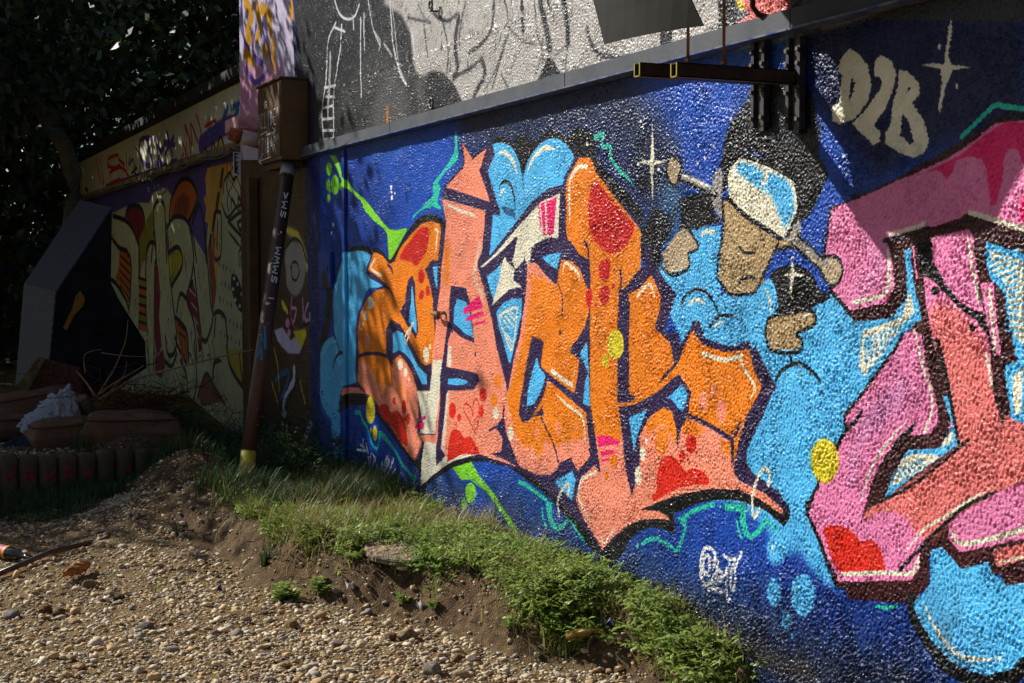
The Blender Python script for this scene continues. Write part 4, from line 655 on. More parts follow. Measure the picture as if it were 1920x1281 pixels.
('S','lb',[-3271,1575,-3221,1578],8.2,0,0,1),
('S','lb',[-3271,1557,-3221,1558],8.2,0,0,1),
('S','lb',[-3270,1538,-3220,1538],8.3,0,0,1),
('S','lb',[-3270,1520,-3220,1518],8.3,0,0,1),
('P','lb',[-3271,1414,-3198,1441,-3176,1395,-3172,1246,-3244,1253,-3274,1394],0,0,1,None),
('P','cream',[-3243,1383,-3202,1411,-3203,1281,-3232,1263],0,0,1,None),
('P','pink',[-3385,1658,-3333,1664,-3288,1442,-3312,1440,-3354,1548],0,0,1,None),
('S','cream',[-3348,1641,-3312,1458],12.6,0,0,1),
('S','cream',[-3443,1805,-3406,1664,-3392,1594],12.8,1,0,1),
('S','black',[-3406,1664,-3380,1588],10.6,1,0,1),
('S','cream',[-3352,1444,-3325,1341],12.6,0,0,1),
('S','black',[-3567,1481,-3547,1422,-3465,1159],11.0,1,0,1),
('S','black',[-3573,1474,-3545,1403,-3470,1157],13.2,0,0,1),
('S','black',[-3834,922,-3654,1011,-3428,1170],11.2,0,0,1),
('P','mag',[-3634,2011,-3586,2026,-3482,2055,-3368,2110,-3289,2142,-3215,2130,-3194,2120,-3190,1973,-3224,2025,-3240,2057,-3279,2060,-3294,2030,-3300,1962,-3322,1895,-3346,1893,-3365,2006,-3390,2039,-3448,2049,-3499,2041,-3515,2004,-3541,1981,-3563,2007,-3585,2017],0,0,1,None),
('P','mag',[-3210,1918,-3221,1896,-3220,1851,-3208,1840,-3187,1848,-3189,1926],0,0,1,None),
('S','cream',[-3436,1876,-3321,1849,-3207,1820],16.7,0,0,1),
('S','black',[-3461,1847,-3427,1849],10.7,0,0,1),
('P','red',[-4157,774,-4115,792,-4056,801,-3997,794,-3940,763,-3895,780,-3851,768,-3823,727,-3814,686,-4053,636,-4089,663,-4138,736],0,0,1,None),
('S','cream',[-4041,631,-3827,678,-3680,706,-3646,760],16.3,0,0,1),
('S','black',[-3737,705,-3573,855],13.6,0,0,1),
('S','cream',[-3717,764,-3623,860,-3526,916,-3433,977,-3326,1034],11.0,1,0,1),
('S','black',[-3299,1025,-3433,964,-3573,855],13.0,0,0,1),
('S','cream',[-3682,1503,-3645,1410,-3592,1279,-3630,1175],11.2,0,0,1),
('S','cream',[-3714,1205,-3818,1111,-3886,1026,-3945,906],11.7,1,0,1),
('S','black',[-3941,832,-3925,889],9.5,1,0,1),
('S','black',[-3946,1209,-3981,1172,-4023,1145,-4075,1082],14.5,0,0,1),
('S','black',[-4188,925,-4238,858,-4245,817,-4075,591],15.0,0,0,1),
('S','black',[-4034,1191,-3804,1410,-3739,1486],14.0,0,0,1),
('S','black',[-4034,1191,-4028,1154,-4012,1143],12.1,0,0,1),
('S','black',[-3658,1207,-3732,1153,-3798,1088],13.7,1,0,1),
('P','black',[-4199,1733,-4169,1752,-4100,1751,-4065,1723,-4061,1686,-4090,1644,-4128,1639,-4167,1662,-4199,1700],1,0,1,None),
('P','skin2',[-4164,1738,-4122,1742,-4076,1719,-4072,1686,-4098,1653,-4128,1651,-4159,1672,-4183,1705,-4129,1700],1,0,1,None),
('P','grey',[-4326,1885,-4306,1865,-4313,1826,-4346,1798,-4379,1828],0,0,1,None),
('S','skin2',[-4354,1817,-4264,1772,-4184,1724,-4129,1691],42.4,0,0,1),
('S','grey',[-4354,1817,-4264,1772,-4152,1719],25.0,0,0,1),
('S','black',[-4330,1827,-4248,1782,-4176,1738],10.0,0,0,1),
('S','black',[-4362,1798,-4279,1748,-4191,1700],10.1,0,0,1),
('P','yellow',[-4070,1028,-4075,997,-4092,969,-4117,948,-4148,938,-4179,940,-4206,954,-4225,978,-4231,1008,-4226,1040,-4208,1069,-4182,1089,-4151,1099,-4120,1096,-4094,1081,-4076,1058],1,4,1,None),
('P','pink',[-3499,899,-3457,936,-3302,1025,-3262,1042,-3189,1075,-3168,1097,-3163,908,-3185,905,-3322,858,-3454,816,-3507,849,-3507,880],0,0,1,None),
('S','cream',[-3490,868,-3446,845,-3322,881,-3185,934,-3165,955],16.9,0,0,1),
('P','rose',[-3309,849,-3184,894,-3163,908,-3162,845,-3183,843,-3288,800,-3305,820],0,0,1,None),
('S','cream',[-3281,816,-3183,852],8.3,0,0,1),
('S','black',[-3678,616,-3651,553,-3585,494,-3496,448,-3411,437,-3321,446,-3243,475,-3175,521,-3144,555],56.1,0,0,1),
('P','lb',[-3663,616,-3618,656,-3589,690,-3587,798,-3538,819,-3456,769,-3329,810,-3311,778,-3250,758,-3182,785,-3161,797,-3155,568,-3176,555,-3218,507,-3312,463,-3393,451,-3487,464,-3565,498,-3626,545,-3667,591],0,0,1,'circle'),
('P','maroon',[-3537,820,-3510,867,-3506,846,-3454,815,-3185,904,-3163,908,-3160,774,-3181,775,-3255,751,-3272,783,-3304,777,-3309,843,-3321,817,-3325,811,-3448,763],0,0,1,None),
('P','rose',[-3307,848,-3184,893,-3163,905,-3162,842,-3183,843,-3288,800],0,0,1,None),
('S','cream',[-3281,816,-3183,852],8.3,0,0,1),
('S','cream',[-3617,616,-3576,563,-3507,512,-3422,490,-3296,515],15.3,1,0,1),
('P','cream',[-3268,526,-3269,522,-3270,519,-3273,517,-3277,515,-3280,515,-3283,516,-3285,518,-3286,521,-3285,524,-3283,528,-3280,530,-3277,531,-3274,532,-3271,531,-3269,529],1,0,1,None),
('S','teal',[-3863,555,-3782,569,-3740,584],14.0,1,0,1),
('S','black',[-3985,448,-3987,403,-4000,349,-4002,326],5.3,1,0,0.8),
('S','black',[-7781,488,-7769,442,-7786,376,-7765,331],9.0,1,0,0.8),
('S','black',[-6495,794,-6491,739],7.7,1,0,0.8),
('S','black',[-4456,1364,-4464,1340],5.7,1,0,0.8),
('S','black',[-3423,526,-3410,477,-3413,443],4.8,1,0,0.8),
('S','black',[-5877,2406,-5881,2368],7.1,1,0,0.8),
('S','dkblue',[-7364,309,-7372,290],18.4,0,6,0.4619598355487644),
('S','grey',[-3965,271,-3959,261],5.2,0,3,0.44237090845945193),
('S','grey',[-6227,161,-6197,154],12.7,0,5,0.5094381496705216),
('S','grime',[-4826,420,-4846,399],7.1,0,4,0.4154621810329134),
('S','lb2',[-4631,155,-4616,148],7.8,0,4,0.5774553525965824),
('S','grey',[-4063,379,-4072,363],7.9,0,4,0.522640404994241),
('S','lb2',[-4139,289,-4139,279],8.7,0,4,0.331335266802241),
('S','grime',[-6624,140,-6585,128],16.1,0,5,0.3070848676898744),
('S','grime',[-4117,132,-4129,113],9.9,0,4,0.45073632332294966),
('S','lb2',[-6992,514,-6971,502],6.8,0,5,0.30276788105848335),
('S','grime',[-6928,202,-6921,198],6.2,0,5,0.5014541671069807),
('S','dkblue',[-6663,155,-6624,151],11.8,0,5,0.27693974664689414),
('S','grey',[-5141,444,-5149,433],14.4,0,4,0.4914065757010321),
('S','dkblue',[-3754,302,-3740,296],11.2,0,3,0.4111433714960666),
('S','grime',[-5525,240,-5501,233],11.4,0,4,0.4009170437008265),
('S','dkblue',[-4627,358,-4638,347],8.2,0,4,0.3686178215146818),
('S','dkblue',[-4368,123,-4361,111],4.1,0,4,0.2710281787197031),
('S','dkblue',[-5015,294,-5023,279],10.5,0,4,0.4562819348365208),
('S','dkblue',[-3827,390,-3830,378],5.6,0,3,0.3620088850118023),
('S','dkblue',[-6440,385,-6458,363],15.6,0,5,0.2867051040403224),
('S','grey',[-4281,127,-4290,110],6.6,0,4,0.3335433119142447),
('S','grime',[-7803,367,-7821,352],7.6,0,6,0.541738612045058),
('S','grey',[-5976,166,-5959,159],5.9,0,5,0.4489405472419095),
('S','grime',[-7108,197,-7130,169],12.8,0,5,0.543466732659879),
('S','grime',[-7837,445,-7855,433],17.8,0,6,0.35218001180469366),
('S','dkblue',[-4351,339,-4361,325],9.6,0,4,0.26244049126069496),
('S','lb2',[-6123,423,-6100,403],16.1,0,5,0.4020233094364779),
('S','grey',[-3836,143,-3839,128],3.8,0,3,0.5118050510559622),
('S','grey',[-3799,247,-3788,234],10.6,0,3,0.2919987129685816),
('S','grey',[-7309,538,-7271,525],18.0,0,6,0.2546005738404895),
('S','dkblue',[-4529,376,-4550,359],6.2,0,4,0.2686363185097639),
('S','grey',[-3956,369,-3941,363],5.7,0,3,0.5238137891253742),
('S','grime',[-6521,438,-6496,417],7.4,0,5,0.5321178637070197),
('S','lb2',[-4250,412,-4256,403],4.2,0,4,0.4345431624493391),
('S','grime',[-6066,313,-6049,311],15.0,0,5,0.2674416569914359),
('S','grime',[-5727,470,-5727,463],10.5,0,5,0.27512129934840907),
('S','dkblue',[-6299,353,-6317,336],9.5,0,5,0.29331425834196456),
('S','lb2',[-5349,214,-5344,208],13.0,0,4,0.4112862468626514),
('S','grime',[-4912,268,-4916,256],10.4,0,4,0.4236530606896822),
('S','lb2',[-4693,303,-4708,287],8.5,0,4,0.4933092017208466),
('S','lb2',[-8989,400,-9044,379],9.1,0,7,0.5890840002465916),
('S','grime',[-5330,159,-5348,136],9.5,0,4,0.48180136119892536),
('S','grime',[-4032,180,-4029,176],9.9,0,4,0.4557155694872417),
('S','lb2',[-9806,584,-9870,566],8.3,0,7,0.5581637708955725),
('S','grime',[-7880,568,-7915,547],6.6,0,6,0.49372222634661167),
('S','grime',[-6999,408,-6978,397],6.1,0,5,0.5003052747503431),
('S','grime',[-8594,225,-8553,217],15.3,0,6,0.2770682154949316),
('S','lb2',[-3698,218,-3690,212],8.4,0,3,0.3786149722323472),
('S','lb2',[-6228,365,-6239,355],16.7,0,5,0.5753213185406549),
('S','lb2',[-4174,131,-4164,120],9.8,0,4,0.43098222680349485),
('S','grey',[-5720,244,-5720,229],6.6,0,5,0.49452363499282936),
('S','grey',[-3838,237,-3830,233],4.7,0,3,0.4304663986727344),
('S','dkblue',[-3885,162,-3871,155],9.2,0,3,0.4546008803295113),
('S','dkblue',[-3740,152,-3740,145],3.7,0,3,0.3102867096622372),
('S','grey',[-6458,385,-6446,368],10.4,0,5,0.3220149719254563),
('S','grime',[-5226,148,-5216,132],9.5,0,4,0.3900918083197645),
('S','lb2',[-4572,130,-4554,122],12.6,0,4,0.5220664470372556),
('S','dkblue',[-9009,512,-9053,497],10.9,0,7,0.31551501130810256),
('S','dkblue',[-4684,163,-4706,150],5.7,0,4,0.2818353329236727),
('S','dkblue',[-4335,383,-4341,373],11.4,0,4,0.4531050161043768),
('S','dkblue',[-4807,439,-4814,431],7.4,0,4,0.4755062241463876),
('S','grey',[-4542,275,-4556,264],9.1,0,4,0.4829015683486792),
('S','dkblue',[-8534,151,-8485,145],8.1,0,6,0.5203467363786067),
('S','dkblue',[-4485,334,-4464,331],4.9,0,4,0.4481165680114817),
('S','dkblue',[-5496,232,-5510,212],5.3,0,4,0.5097921718932161),
('S','grey',[-4931,204,-4911,196],6.0,0,4,0.2930957875242497),
('S','dkblue',[-3897,359,-3892,352],8.9,0,3,0.355198206950876),
('S','grey',[-7804,345,-7847,329],16.4,0,6,0.4438055600233174),
('S','grime',[-5250,326,-5254,304],7.2,0,4,0.2647387893315006),
('S','dkblue',[-5610,386,-5580,379],14.3,0,5,0.5332045370347696),
('P','brown',[-13077,2755,-10540,2570,-10579,-754,-13248,-1301],0,0,1,None),
('P','dkblue',[-10759,2545,-10358,2557,-10420,-65,-10592,-91],0,31,1,None),
('S','tagw',[-11230,2005,-10964,1946,-10802,1826,-10735,1721],87.4,0,31,0.7),
('S','yellow',[-11431,2032,-11034,1982,-10955,1952,-10771,1804,-10736,1721],49.3,0,11,1),
('P','grey',[-11311,1895,-11111,1923,-10881,1867,-10772,1762,-10814,1596,-11045,1488,-11281,1549,-11356,1743],1,16,1,None),
('S','black',[-11196,1721,-11158,1636,-11042,1615,-10947,1679,-10999,1753,-11131,1753,-11180,1700],22.1,0,0,1),
('S','black',[-11336,1873,-11110,1945,-10881,1898,-10735,1762],27.5,0,0,1),
('S','lila',[-11170,1478,-11187,1397,-11050,1387,-11077,1320,-11127,1265,-11175,1303],27.8,0,0,1),
('S','lila',[-10857,1470,-10838,1301],27.2,0,0,1),
('S','lila',[-10696,1435,-10766,1394,-10791,1316,-10676,1306,-10666,1358],32.3,0,0,1),
('S','mag',[-11185,1464,-11190,1316,-11079,1227],16.7,0,0,1),
('S','black',[-11235,1463,-11240,1288,-11055,1208,-10816,1263,-10631,1295],22.0,0,0,1),
('S','yellow',[-11400,1378,-11450,1432,-11299,1354],45.4,0,0,1),
('P','lila',[-11237,1268,-11242,1253,-11257,1240,-11278,1230,-11303,1227,-11327,1229,-11348,1236,-11362,1249,-11367,1263,-11361,1279,-11347,1292,-11325,1301,-11300,1305,-11276,1303,-11255,1295,-11241,1283],1,0,1,None),
('P','lila',[-11215,1188,-11219,1174,-11230,1163,-11246,1155,-11265,1151,-11283,1153,-11298,1160,-11309,1171,-11312,1184,-11308,1197,-11297,1209,-11281,1217,-11262,1221,-11244,1219,-11229,1212,-11219,1201],1,0,1,None),
('P','lil',[-11721,1188,-11456,1226,-11205,1128,-10864,1222,-10819,1145,-10964,1033,-11309,1014,-11617,1109],0,11,1,None),
('P','yellow',[-11153,1210,-10770,1238,-10748,1187,-10915,1075,-11057,1161],0,16,1,None),
('S','brown',[-11411,995,-11063,948,-10683,1022],88.5,0,27,1),
('S','lil',[-11113,904,-11141,795,-11370,683,-11450,566],67.6,0,5,1),
('S','black',[-11040,909,-11043,789,-11244,666,-11348,562],22.4,0,0,1),
('S','black',[-11212,885,-11266,773,-11474,647,-11555,543],22.7,0,0,1),
('S','slate',[-11708,768,-11313,878,-11316,783,-11527,629],45.8,0,0,1),
('S','yellow',[-11726,1034,-11624,900,-11578,680],17.4,0,0,1),
('S','yellow',[-10946,823,-10809,649],16.4,0,0,1),
('S','yellow',[-11817,746,-11633,592],17.5,0,0,1),
('P','grey',[-11344,521,-11350,507,-11369,494,-11396,484,-11427,478,-11459,478,-11486,483,-11504,493,-11510,506,-11503,520,-11484,533,-11457,543,-11425,549,-11394,549,-11367,544,-11350,534],1,0,1,None),
('S','lil',[-11481,425,-11434,264],51.6,0,0,1),
('S','yellow',[-11352,411,-11307,238,-11285,131],51.0,0,0,1),
('S','black',[-11585,429,-11540,211],23.1,0,0,1),
('S','black',[-11275,459,-11190,278,-11184,143],22.5,0,0,1),
('P','lil',[-10935,333,-10650,546,-10606,499,-10793,336],0,16,1,None),
('P','yellow',[-10936,307,-10655,338,-10614,149,-10705,176,-10796,257,-10938,240],0,10,1,None),
('S','tagw',[-12539,2055,-12511,1771],18.5,0,0,1),
('S','tagw',[-12551,1985,-12501,2031,-12358,2016,-12408,1958],24.5,0,0,1),
('S','tagw',[-12526,1890,-12408,1958,-12315,1887],24.5,0,0,1),
('S','tagw',[-12509,1818,-12364,1841,-12463,1747,-12321,1723],24.5,0,0,1),
('P','grey',[-12631,2201,-12304,2189,-12299,1817,-12607,1819],0,18,0.5,None),
('P','upd',[-10898,4041,-4336,3173,-3212,2884,-3201,2422,-4294,2603,-4635,2582,-6012,2585,-7773,2591,-10787,2609],0,0,1,None),
('P','upg',[-8595,3424,-4164,2660,-4481,2547,-5705,2614,-7321,2591,-7630,2623,-7629,2682,-7737,2785,-7903,2856,-8285,2903,-8406,3155,-8532,3283],1,21,1,None),
('S','upg',[-8131,3261,-8044,3101,-7959,2883,-7629,2792],123.2,0,55,0.6),
('S','upg',[-8900,2937,-8496,2722,-9120,2680],270.5,0,217,0.35),
('S','upg',[-9824,2859,-9114,3068],191.2,0,184,0.2),
('P','upd',[-8134,2874,-7903,2866,-7710,2781,-7577,2677,-7525,2612,-7848,2614,-8047,2728],1,12,1,None),
('P','upd',[-6572,2620,-6511,2683,-6410,2747,-6312,2675,-6235,2615,-6331,2601],1,7,1,None),
('S','upd',[-7601,3134,-7655,2994,-7629,2841,-7682,2808],44.9,0,10,0.92),
('S','upd',[-7483,3213,-7575,3081,-7601,2976],13.3,0,9,0.92),
('S','upd',[-7682,2808,-7472,2822,-7271,2853],20.6,0,9,0.92),
('S','upd',[-7271,2853,-7223,2762,-7346,2690,-7396,2628],37.6,0,9,0.92),
('S','upd',[-7446,2916,-7271,2939,-7126,3003,-7102,3148],25.7,0,9,0.92),
('S','upd',[-6941,2929,-7079,2781,-7223,2676],8.4,0,9,0.92),
('S','upd',[-6907,2933,-7033,2803,-7127,2684],16.8,0,9,0.92),
('S','upd',[-6964,2978,-6918,3026,-6964,3124],13.8,0,9,0.92),
('S','upd',[-6918,2980,-6764,2893,-6573,2831],8.1,0,9,0.92),
('S','upd',[-6742,3087,-6731,2996,-6720,2923],35.0,0,9,0.92),
('S','upd',[-6594,3061,-6552,2880,-6491,2793,-6572,2690],9.2,0,8,0.92),
('S','upd',[-6512,3047,-6471,2937,-6410,2799],52.1,0,8,0.92),
('S','upd',[-6431,3034,-6391,2976],10.3,0,8,0.92),
('S','upd',[-6256,3004,-6217,2897,-6217,2797],45.5,0,8,0.92),
('S','upd',[-6217,2797,-6235,2632],11.4,0,8,0.92),
('S','upd',[-6161,2988,-6180,2891,-6217,2830],6.3,0,8,0.92),
('S','upd',[-6361,2749,-6198,2786],10.2,0,8,0.92),
('S','upd',[-6015,2833,-5943,2733,-5822,2676,-5544,2631],21.6,0,8,0.92),
('S','upd',[-7010,2745,-6941,2681,-6896,2621],11.1,0,9,0.92),
('S','upd',[-8280,3349,-8131,3208,-8014,3241],7.9,0,10,0.92),
('S','upd',[-8042,3308,-7985,3216,-7789,3144,-7627,3158],24.5,0,10,0.92),
('S','upd',[-8436,3267,-8044,3174],14.4,0,10,0.92),
('S','upd',[-7845,3143,-7763,2959,-7791,2842],15.2,0,10,0.92),
('S','upd',[-8161,3203,-8104,2985],15.8,0,10,0.92),
('S','upd',[-7871,3024,-7873,3003,-7876,2982],14.3,1,4,0.8044092000926624),
('S','grey',[-7305,2940,-7303,2925,-7298,2911],10.4,1,4,0.7805110542126612),
('S','upd',[-7886,3218,-7895,3177,-7906,3135],7.4,1,4,0.8287485360767677),
('S','grey',[-8411,2979,-8424,2940,-8447,2900],16.9,1,4,0.8105493337919372),
('S','upg',[-8250,3285,-8245,3269,-8233,3250],11.9,1,4,0.7667385599980736),
('S','upd',[-7072,2914,-7079,2894,-7089,2875],16.6,1,4,0.8454948224344075),
('S','upd',[-7748,3238,-7740,3197,-7726,3155],11.1,1,4,0.42538268722640477),
('S','upd',[-7728,2895,-7744,2857,-7769,2820],10.6,1,4,0.6431875487079998),
('S','upd',[-7122,2747,-7129,2731,-7141,2716],5.6,1,4,0.6498814043983003),
('S','upd',[-8439,3285,-8446,3261,-8452,3238],21.3,1,4,0.5199069116779809),
('S','upg',[-6259,2886,-6255,2868,-6249,2848],10.0,1,3,0.6896406990190542),
('S','upd',[-7583,2906,-7597,2873,-7621,2841],19.2,1,4,0.4755611390917351),
('S','upg',[-7335,2925,-7340,2908,-7348,2890],16.9,1,4,0.4820686239764242),
('S','grey',[-8156,3087,-8171,3055,-8190,3024],15.4,1,4,0.3985111963072482),
('S','upd',[-7788,2895,-7780,2885,-7769,2874],18.1,1,4,0.5200548336179047),
('S','grey',[-7194,2789,-7194,2766,-7191,2742],5.0,1,4,0.5566328158825555),
('S','upd',[-7972,3071,-7972,3032,-7976,2992],5.5,1,4,0.5783356220897238),
('S','grey',[-7207,3086,-7210,3048,-7215,3010],15.3,1,4,0.4359107952683685),
('S','upd',[-8048,2926,-8046,2882,-8043,2838],12.7,1,4,0.6354476528709925),
('S','upd',[-7467,2867,-7467,2851,-7467,2835],11.7,1,4,0.7382488303613888),
('S','upd',[-8527,3373,-8547,3363,-8576,3355],19.4,1,4,0.3930640038676729),
('S','upd',[-7044,2987,-7049,2975,-7056,2962],14.6,1,4,0.5401190310541268),
('S','grey',[-8299,3272,-8303,3249,-8309,3228],15.4,1,4,0.3717196703811232),
('S','grey',[-6443,3023,-6437,2995,-6427,2967],10.2,1,3,0.47254164821896333),
('S','upd',[-7155,2854,-7157,2845,-7162,2835],17.9,1,4,0.5371178484291264),
('S','grey',[-7809,3054,-7804,3041,-7798,3028],15.1,1,4,0.7168675881564244),
('S','grey',[-7093,3110,-7105,3084,-7124,3060],5.1,1,4,0.39589943798006194),
('S','upd',[-8248,2907,-8269,2895,-8300,2882],5.5,1,4,0.40754833919381633),
('S','upd',[-7276,2869,-7283,2853,-7293,2837],6.1,1,4,0.7244824606922025),
('S','grey',[-7858,3200,-7861,3183,-7864,3166],8.8,1,4,0.6497267670804249),
('S','grey',[-6345,2801,-6347,2765,-6347,2727],15.0,1,3,0.8335456243180501),
('S','grey',[-8088,3127,-8103,3086,-8127,3047],19.6,1,4,0.6086269414078147),
('S','upg',[-7365,2871,-7375,2859,-7385,2845],18.3,1,4,0.7757454860625133),
('S','grey',[-7049,2710,-7054,2673,-7061,2636],7.3,1,4,0.6349444685893891),
('S','upd',[-7868,3054,-7876,3014,-7885,2975],12.1,1,4,0.7673058677530094),
('S','upd',[-7467,2877,-7472,2836,-7477,2794],14.3,1,4,0.7386663529103652),
('S','upd',[-8330,3257,-8327,3238,-8318,3219],8.2,1,4,0.702367157768991),
('S','upd',[-7827,2861,-7835,2843,-7844,2825],6.7,1,4,0.48208790434125487),
('S','upd',[-6393,3021,-6387,3000,-6377,2977],8.5,1,3,0.5681106708186703),
('S','upg',[-7268,3091,-7258,3061,-7244,3031],6.3,1,4,0.48738062261135867),
('S','upg',[-6878,3070,-6869,3032,-6856,2993],13.7,1,3,0.5342164872487013),
('S','grey',[-8227,2871,-8230,2851,-8240,2831],13.3,1,4,0.37976157411222644),
('S','upd',[-7728,2915,-7728,2880,-7728,2844],7.6,1,4,0.7949596253036803),
('S','grey',[-6898,3069,-6907,3032,-6918,2995],12.1,1,4,0.6737434036541838),
('S','grey',[-6697,2857,-6699,2826,-6701,2794],5.0,1,3,0.41826190293621573),
('S','grey',[-7541,3095,-7543,3057,-7551,3020],9.4,1,4,0.8030819117391731),
('S','upd',[-6874,3105,-6869,3091,-6865,3078],11.1,1,3,0.6118198455312105),
('S','grey',[-7325,3107,-7337,3083,-7357,3060],6.2,1,4,0.4916265329682151),
('S','upg',[-8461,3070,-8467,3042,-8480,3015],10.5,1,4,0.7852553797654933),
('S','upd',[-6489,2871,-6489,2840,-6487,2809],9.5,1,3,0.7726265780639006),
('S','grey',[-7949,3063,-7955,3054,-7964,3047],7.8,1,4,0.7997056418554489),
('S','grey',[-7905,3293,-7903,3278,-7900,3262],13.2,1,4,0.4295464523482599),
('S','upd',[-8470,3089,-8473,3061,-8480,3033],12.5,1,4,0.4424005473394607),
('S','upd',[-7862,3099,-7870,3085,-7884,3072],14.1,1,4,0.7537306484866002),
('S','upd',[-7669,3228,-7683,3206,-7704,3187],5.2,1,4,0.3952672169323069),
('S','upd',[-8048,3302,-8048,3292,-8051,3283],19.2,1,4,0.7287052500131648),
('S','grey',[-7612,3018,-7612,2998,-7612,2977],6.1,1,4,0.49671676674526394),
('S','grey',[-7117,2746,-7120,2726,-7124,2707],9.4,1,4,0.7604655130570499),
('S','upd',[-8408,3293,-8405,3254,-8402,3216],10.4,1,4,0.6503423580663463),
('S','upd',[-6476,2782,-6484,2744,-6497,2707],8.6,1,3,0.5056615237524058),
('S','upd',[-6354,2971,-6358,2934,-6365,2897],6.9,1,3,0.6312252138389892),
('S','upd',[-7421,2850,-7416,2819,-7411,2790],11.5,1,4,0.6611960369316043),
('S','upg',[-8414,2966,-8411,2934,-8406,2901],6.6,1,4,0.5826173499194083),
('S','upg',[-7911,2889,-7914,2859,-7914,2827],11.2,1,4,0.6805374586790671),
('S','upd',[-8196,3340,-8196,3322,-8202,3303],12.8,1,4,0.3857635316399172),
('S','upd',[-7932,3128,-7944,3083,-7958,3040],8.8,1,4,0.5116149774390573),
('S','grey',[-7318,2868,-7323,2831,-7333,2794],11.7,1,4,0.7367291882003232),
('S','grey',[-8011,3266,-8023,3233,-8038,3199],5.6,1,4,0.7225925132905601),
('S','upg',[-7773,3064,-7771,3044,-7768,3022],7.0,1,4,0.572034258020421),
('S','upg',[-7393,2772,-7386,2747,-7371,2721],8.8,1,4,0.5815790145601696),
('S','upd',[-7718,3147,-7735,3112,-7759,3078],13.0,1,4,0.4328647015620421),
('S','upd',[-8430,3290,-8439,3283,-8452,3276],15.1,1,4,0.7556129049279452),
('S','upd',[-7613,3231,-7603,3221,-7590,3210],19.1,1,4,0.7218291847344869),
('S','upd',[-6528,2888,-6530,2857,-6532,2826],6.4,1,3,0.3585233542539962),
('S','upd',[-7010,2959,-7016,2935,-7030,2912],18.4,1,4,0.6235332589654874),
('S','upd',[-7448,3054,-7443,3029,-7435,3003],13.2,1,4,0.4198255245462001),
('S','upg',[-8422,3133,-8432,3117,-8444,3101],5.7,1,4,0.6372543468986798),
('S','grey',[-6306,2761,-6297,2747,-6283,2732],16.2,1,3,0.5482881811119473),
('S','upg',[-8389,3269,-8402,3261,-8421,3254],5.7,1,4,0.5586809473120568),
('S','upd',[-7738,2998,-7744,2985,-7749,2971],18.7,1,4,0.4389558333531586),
('S','upd',[-6249,2740,-6252,2714,-6260,2688],8.0,1,3,0.674323653514285),
('S','upd',[-8157,3265,-8173,3239,-8197,3215],12.0,1,4,0.4408896959853072),
('S','upd',[-8455,3335,-8467,3325,-8490,3316],20.6,1,4,0.35371232233683825),
('S','grey',[-7538,3165,-7551,3143,-7572,3121],6.3,1,4,0.7734361473965339),
('S','grey',[-7298,2853,-7291,2825,-7281,2798],11.3,1,4,0.6190656308284221),
('S','upg',[-8760,3430,-8679,3218,-8600,2986,-8472,2861],17.6,0,4,1),
('S','upg',[-9110,3294,-8970,3193,-9006,3141],18.3,0,4,1),
('S','upg',[-8900,3172,-8731,3070],18.0,0,4,1),
('S','tagw',[-9968,3636,-9862,3523,-9680,3454,-9503,3449,-9403,3509],19.5,0,3,1),
('S','tagw',[-9944,3472,-10139,3356,-10172,3132,-10291,2898,-10269,2630],20.4,0,3,1),
('S','tagw',[-9811,3435,-9841,3250,-9981,3027,-10011,2869,-10016,2626],20.0,0,3,1),
('S','tagw',[-10274,2896,-10011,2885],20.3,0,3,1),
('S','tagw',[-10276,2813,-9996,2795],20.3,0,3,1),
('S','tagw',[-10278,2731,-9998,2706],20.4,0,3,1),
('S','tagw',[-10280,2664,-9999,2649],20.4,0,3,1),
('S','tagw',[-10150,2883,-10151,2801],20.4,0,3,1),
('S','tagw',[-10204,2971,-9982,2947],20.2,0,3,1),
('S','tagw',[-10231,3040,-9953,3024],20.2,0,3,1),
('S','tagw',[-9380,3414,-9384,3156,-9375,2880],19.0,0,3,1),
('S','tagw',[-9307,3433,-9301,3190],18.8,0,3,1),
('S','tagw',[-9210,3507,-9120,3314,-8984,3176],18.5,0,3,1),
('S','tagw',[-8781,3434,-8720,3167,-8595,2951,-8471,2851],17.7,0,3,1),
('S','tagw',[-8387,3187,-8309,3011],17.1,0,2,1),
('S','tagw',[-9999,3448,-9734,3376],19.8,0,3,1),
('S','tagw',[-9553,3457,-9529,3361],19.2,0,3,1),
('S','upg',[-10085,3267,-10088,3137,-10149,2916],45.6,0,10,1),
('S','upg',[-8231,2891,-8194,2751],169.3,0,102,0.35),
('S','orange',[-8834,2748,-8835,2632],31.6,0,9,0.9),
('P','upd',[-5329,2711,-5223,2717,-5239,2613,-5337,2613],0,6,1,None),
('P','upd',[-4882,2812,-4748,2798,-4726,2600,-4860,2598],0,10,1,None),
('P','upd',[-4767,2833,-4142,2792,-4198,2541,-4745,2603],0,10,0.8,None),
('P','rose',[-4738,2761,-4433,2709,-4406,2658,-4458,2629,-4594,2627,-4737,2657,-4651,2675,-4708,2716],1,10,1,None),
('S','yellow',[-4730,2736,-4708,2716],32.2,0,10,1),
('P','rose',[-4486,2718,-4368,2697,-4380,2631,-4458,2629],0,15,0.7,None),
('P','lil',[-13221,4336,-11130,3959,-10938,2558,-13079,2707],0,0,1,None),
('P','pinkd',[-12737,3540,-11388,3364,-11403,2892,-13064,3047],0,80,0.6,None),
('S','vio',[-12764,4112,-12678,3768,-12488,3647,-12589,3544],55.5,0,6,1),
('S','vio',[-12245,3796,-12347,3581,-12029,3447],53.8,0,6,1),
('S','vio',[-11877,3961,-12018,3761,-11805,3507,-11722,3408],52.4,0,6,1),
('S','vio',[-12537,3630,-12591,3474,-12263,3317,-11898,3363],54.3,0,6,1),
('S','vio',[-11136,3751,-10985,3623,-11027,3484],49.2,0,5,1),
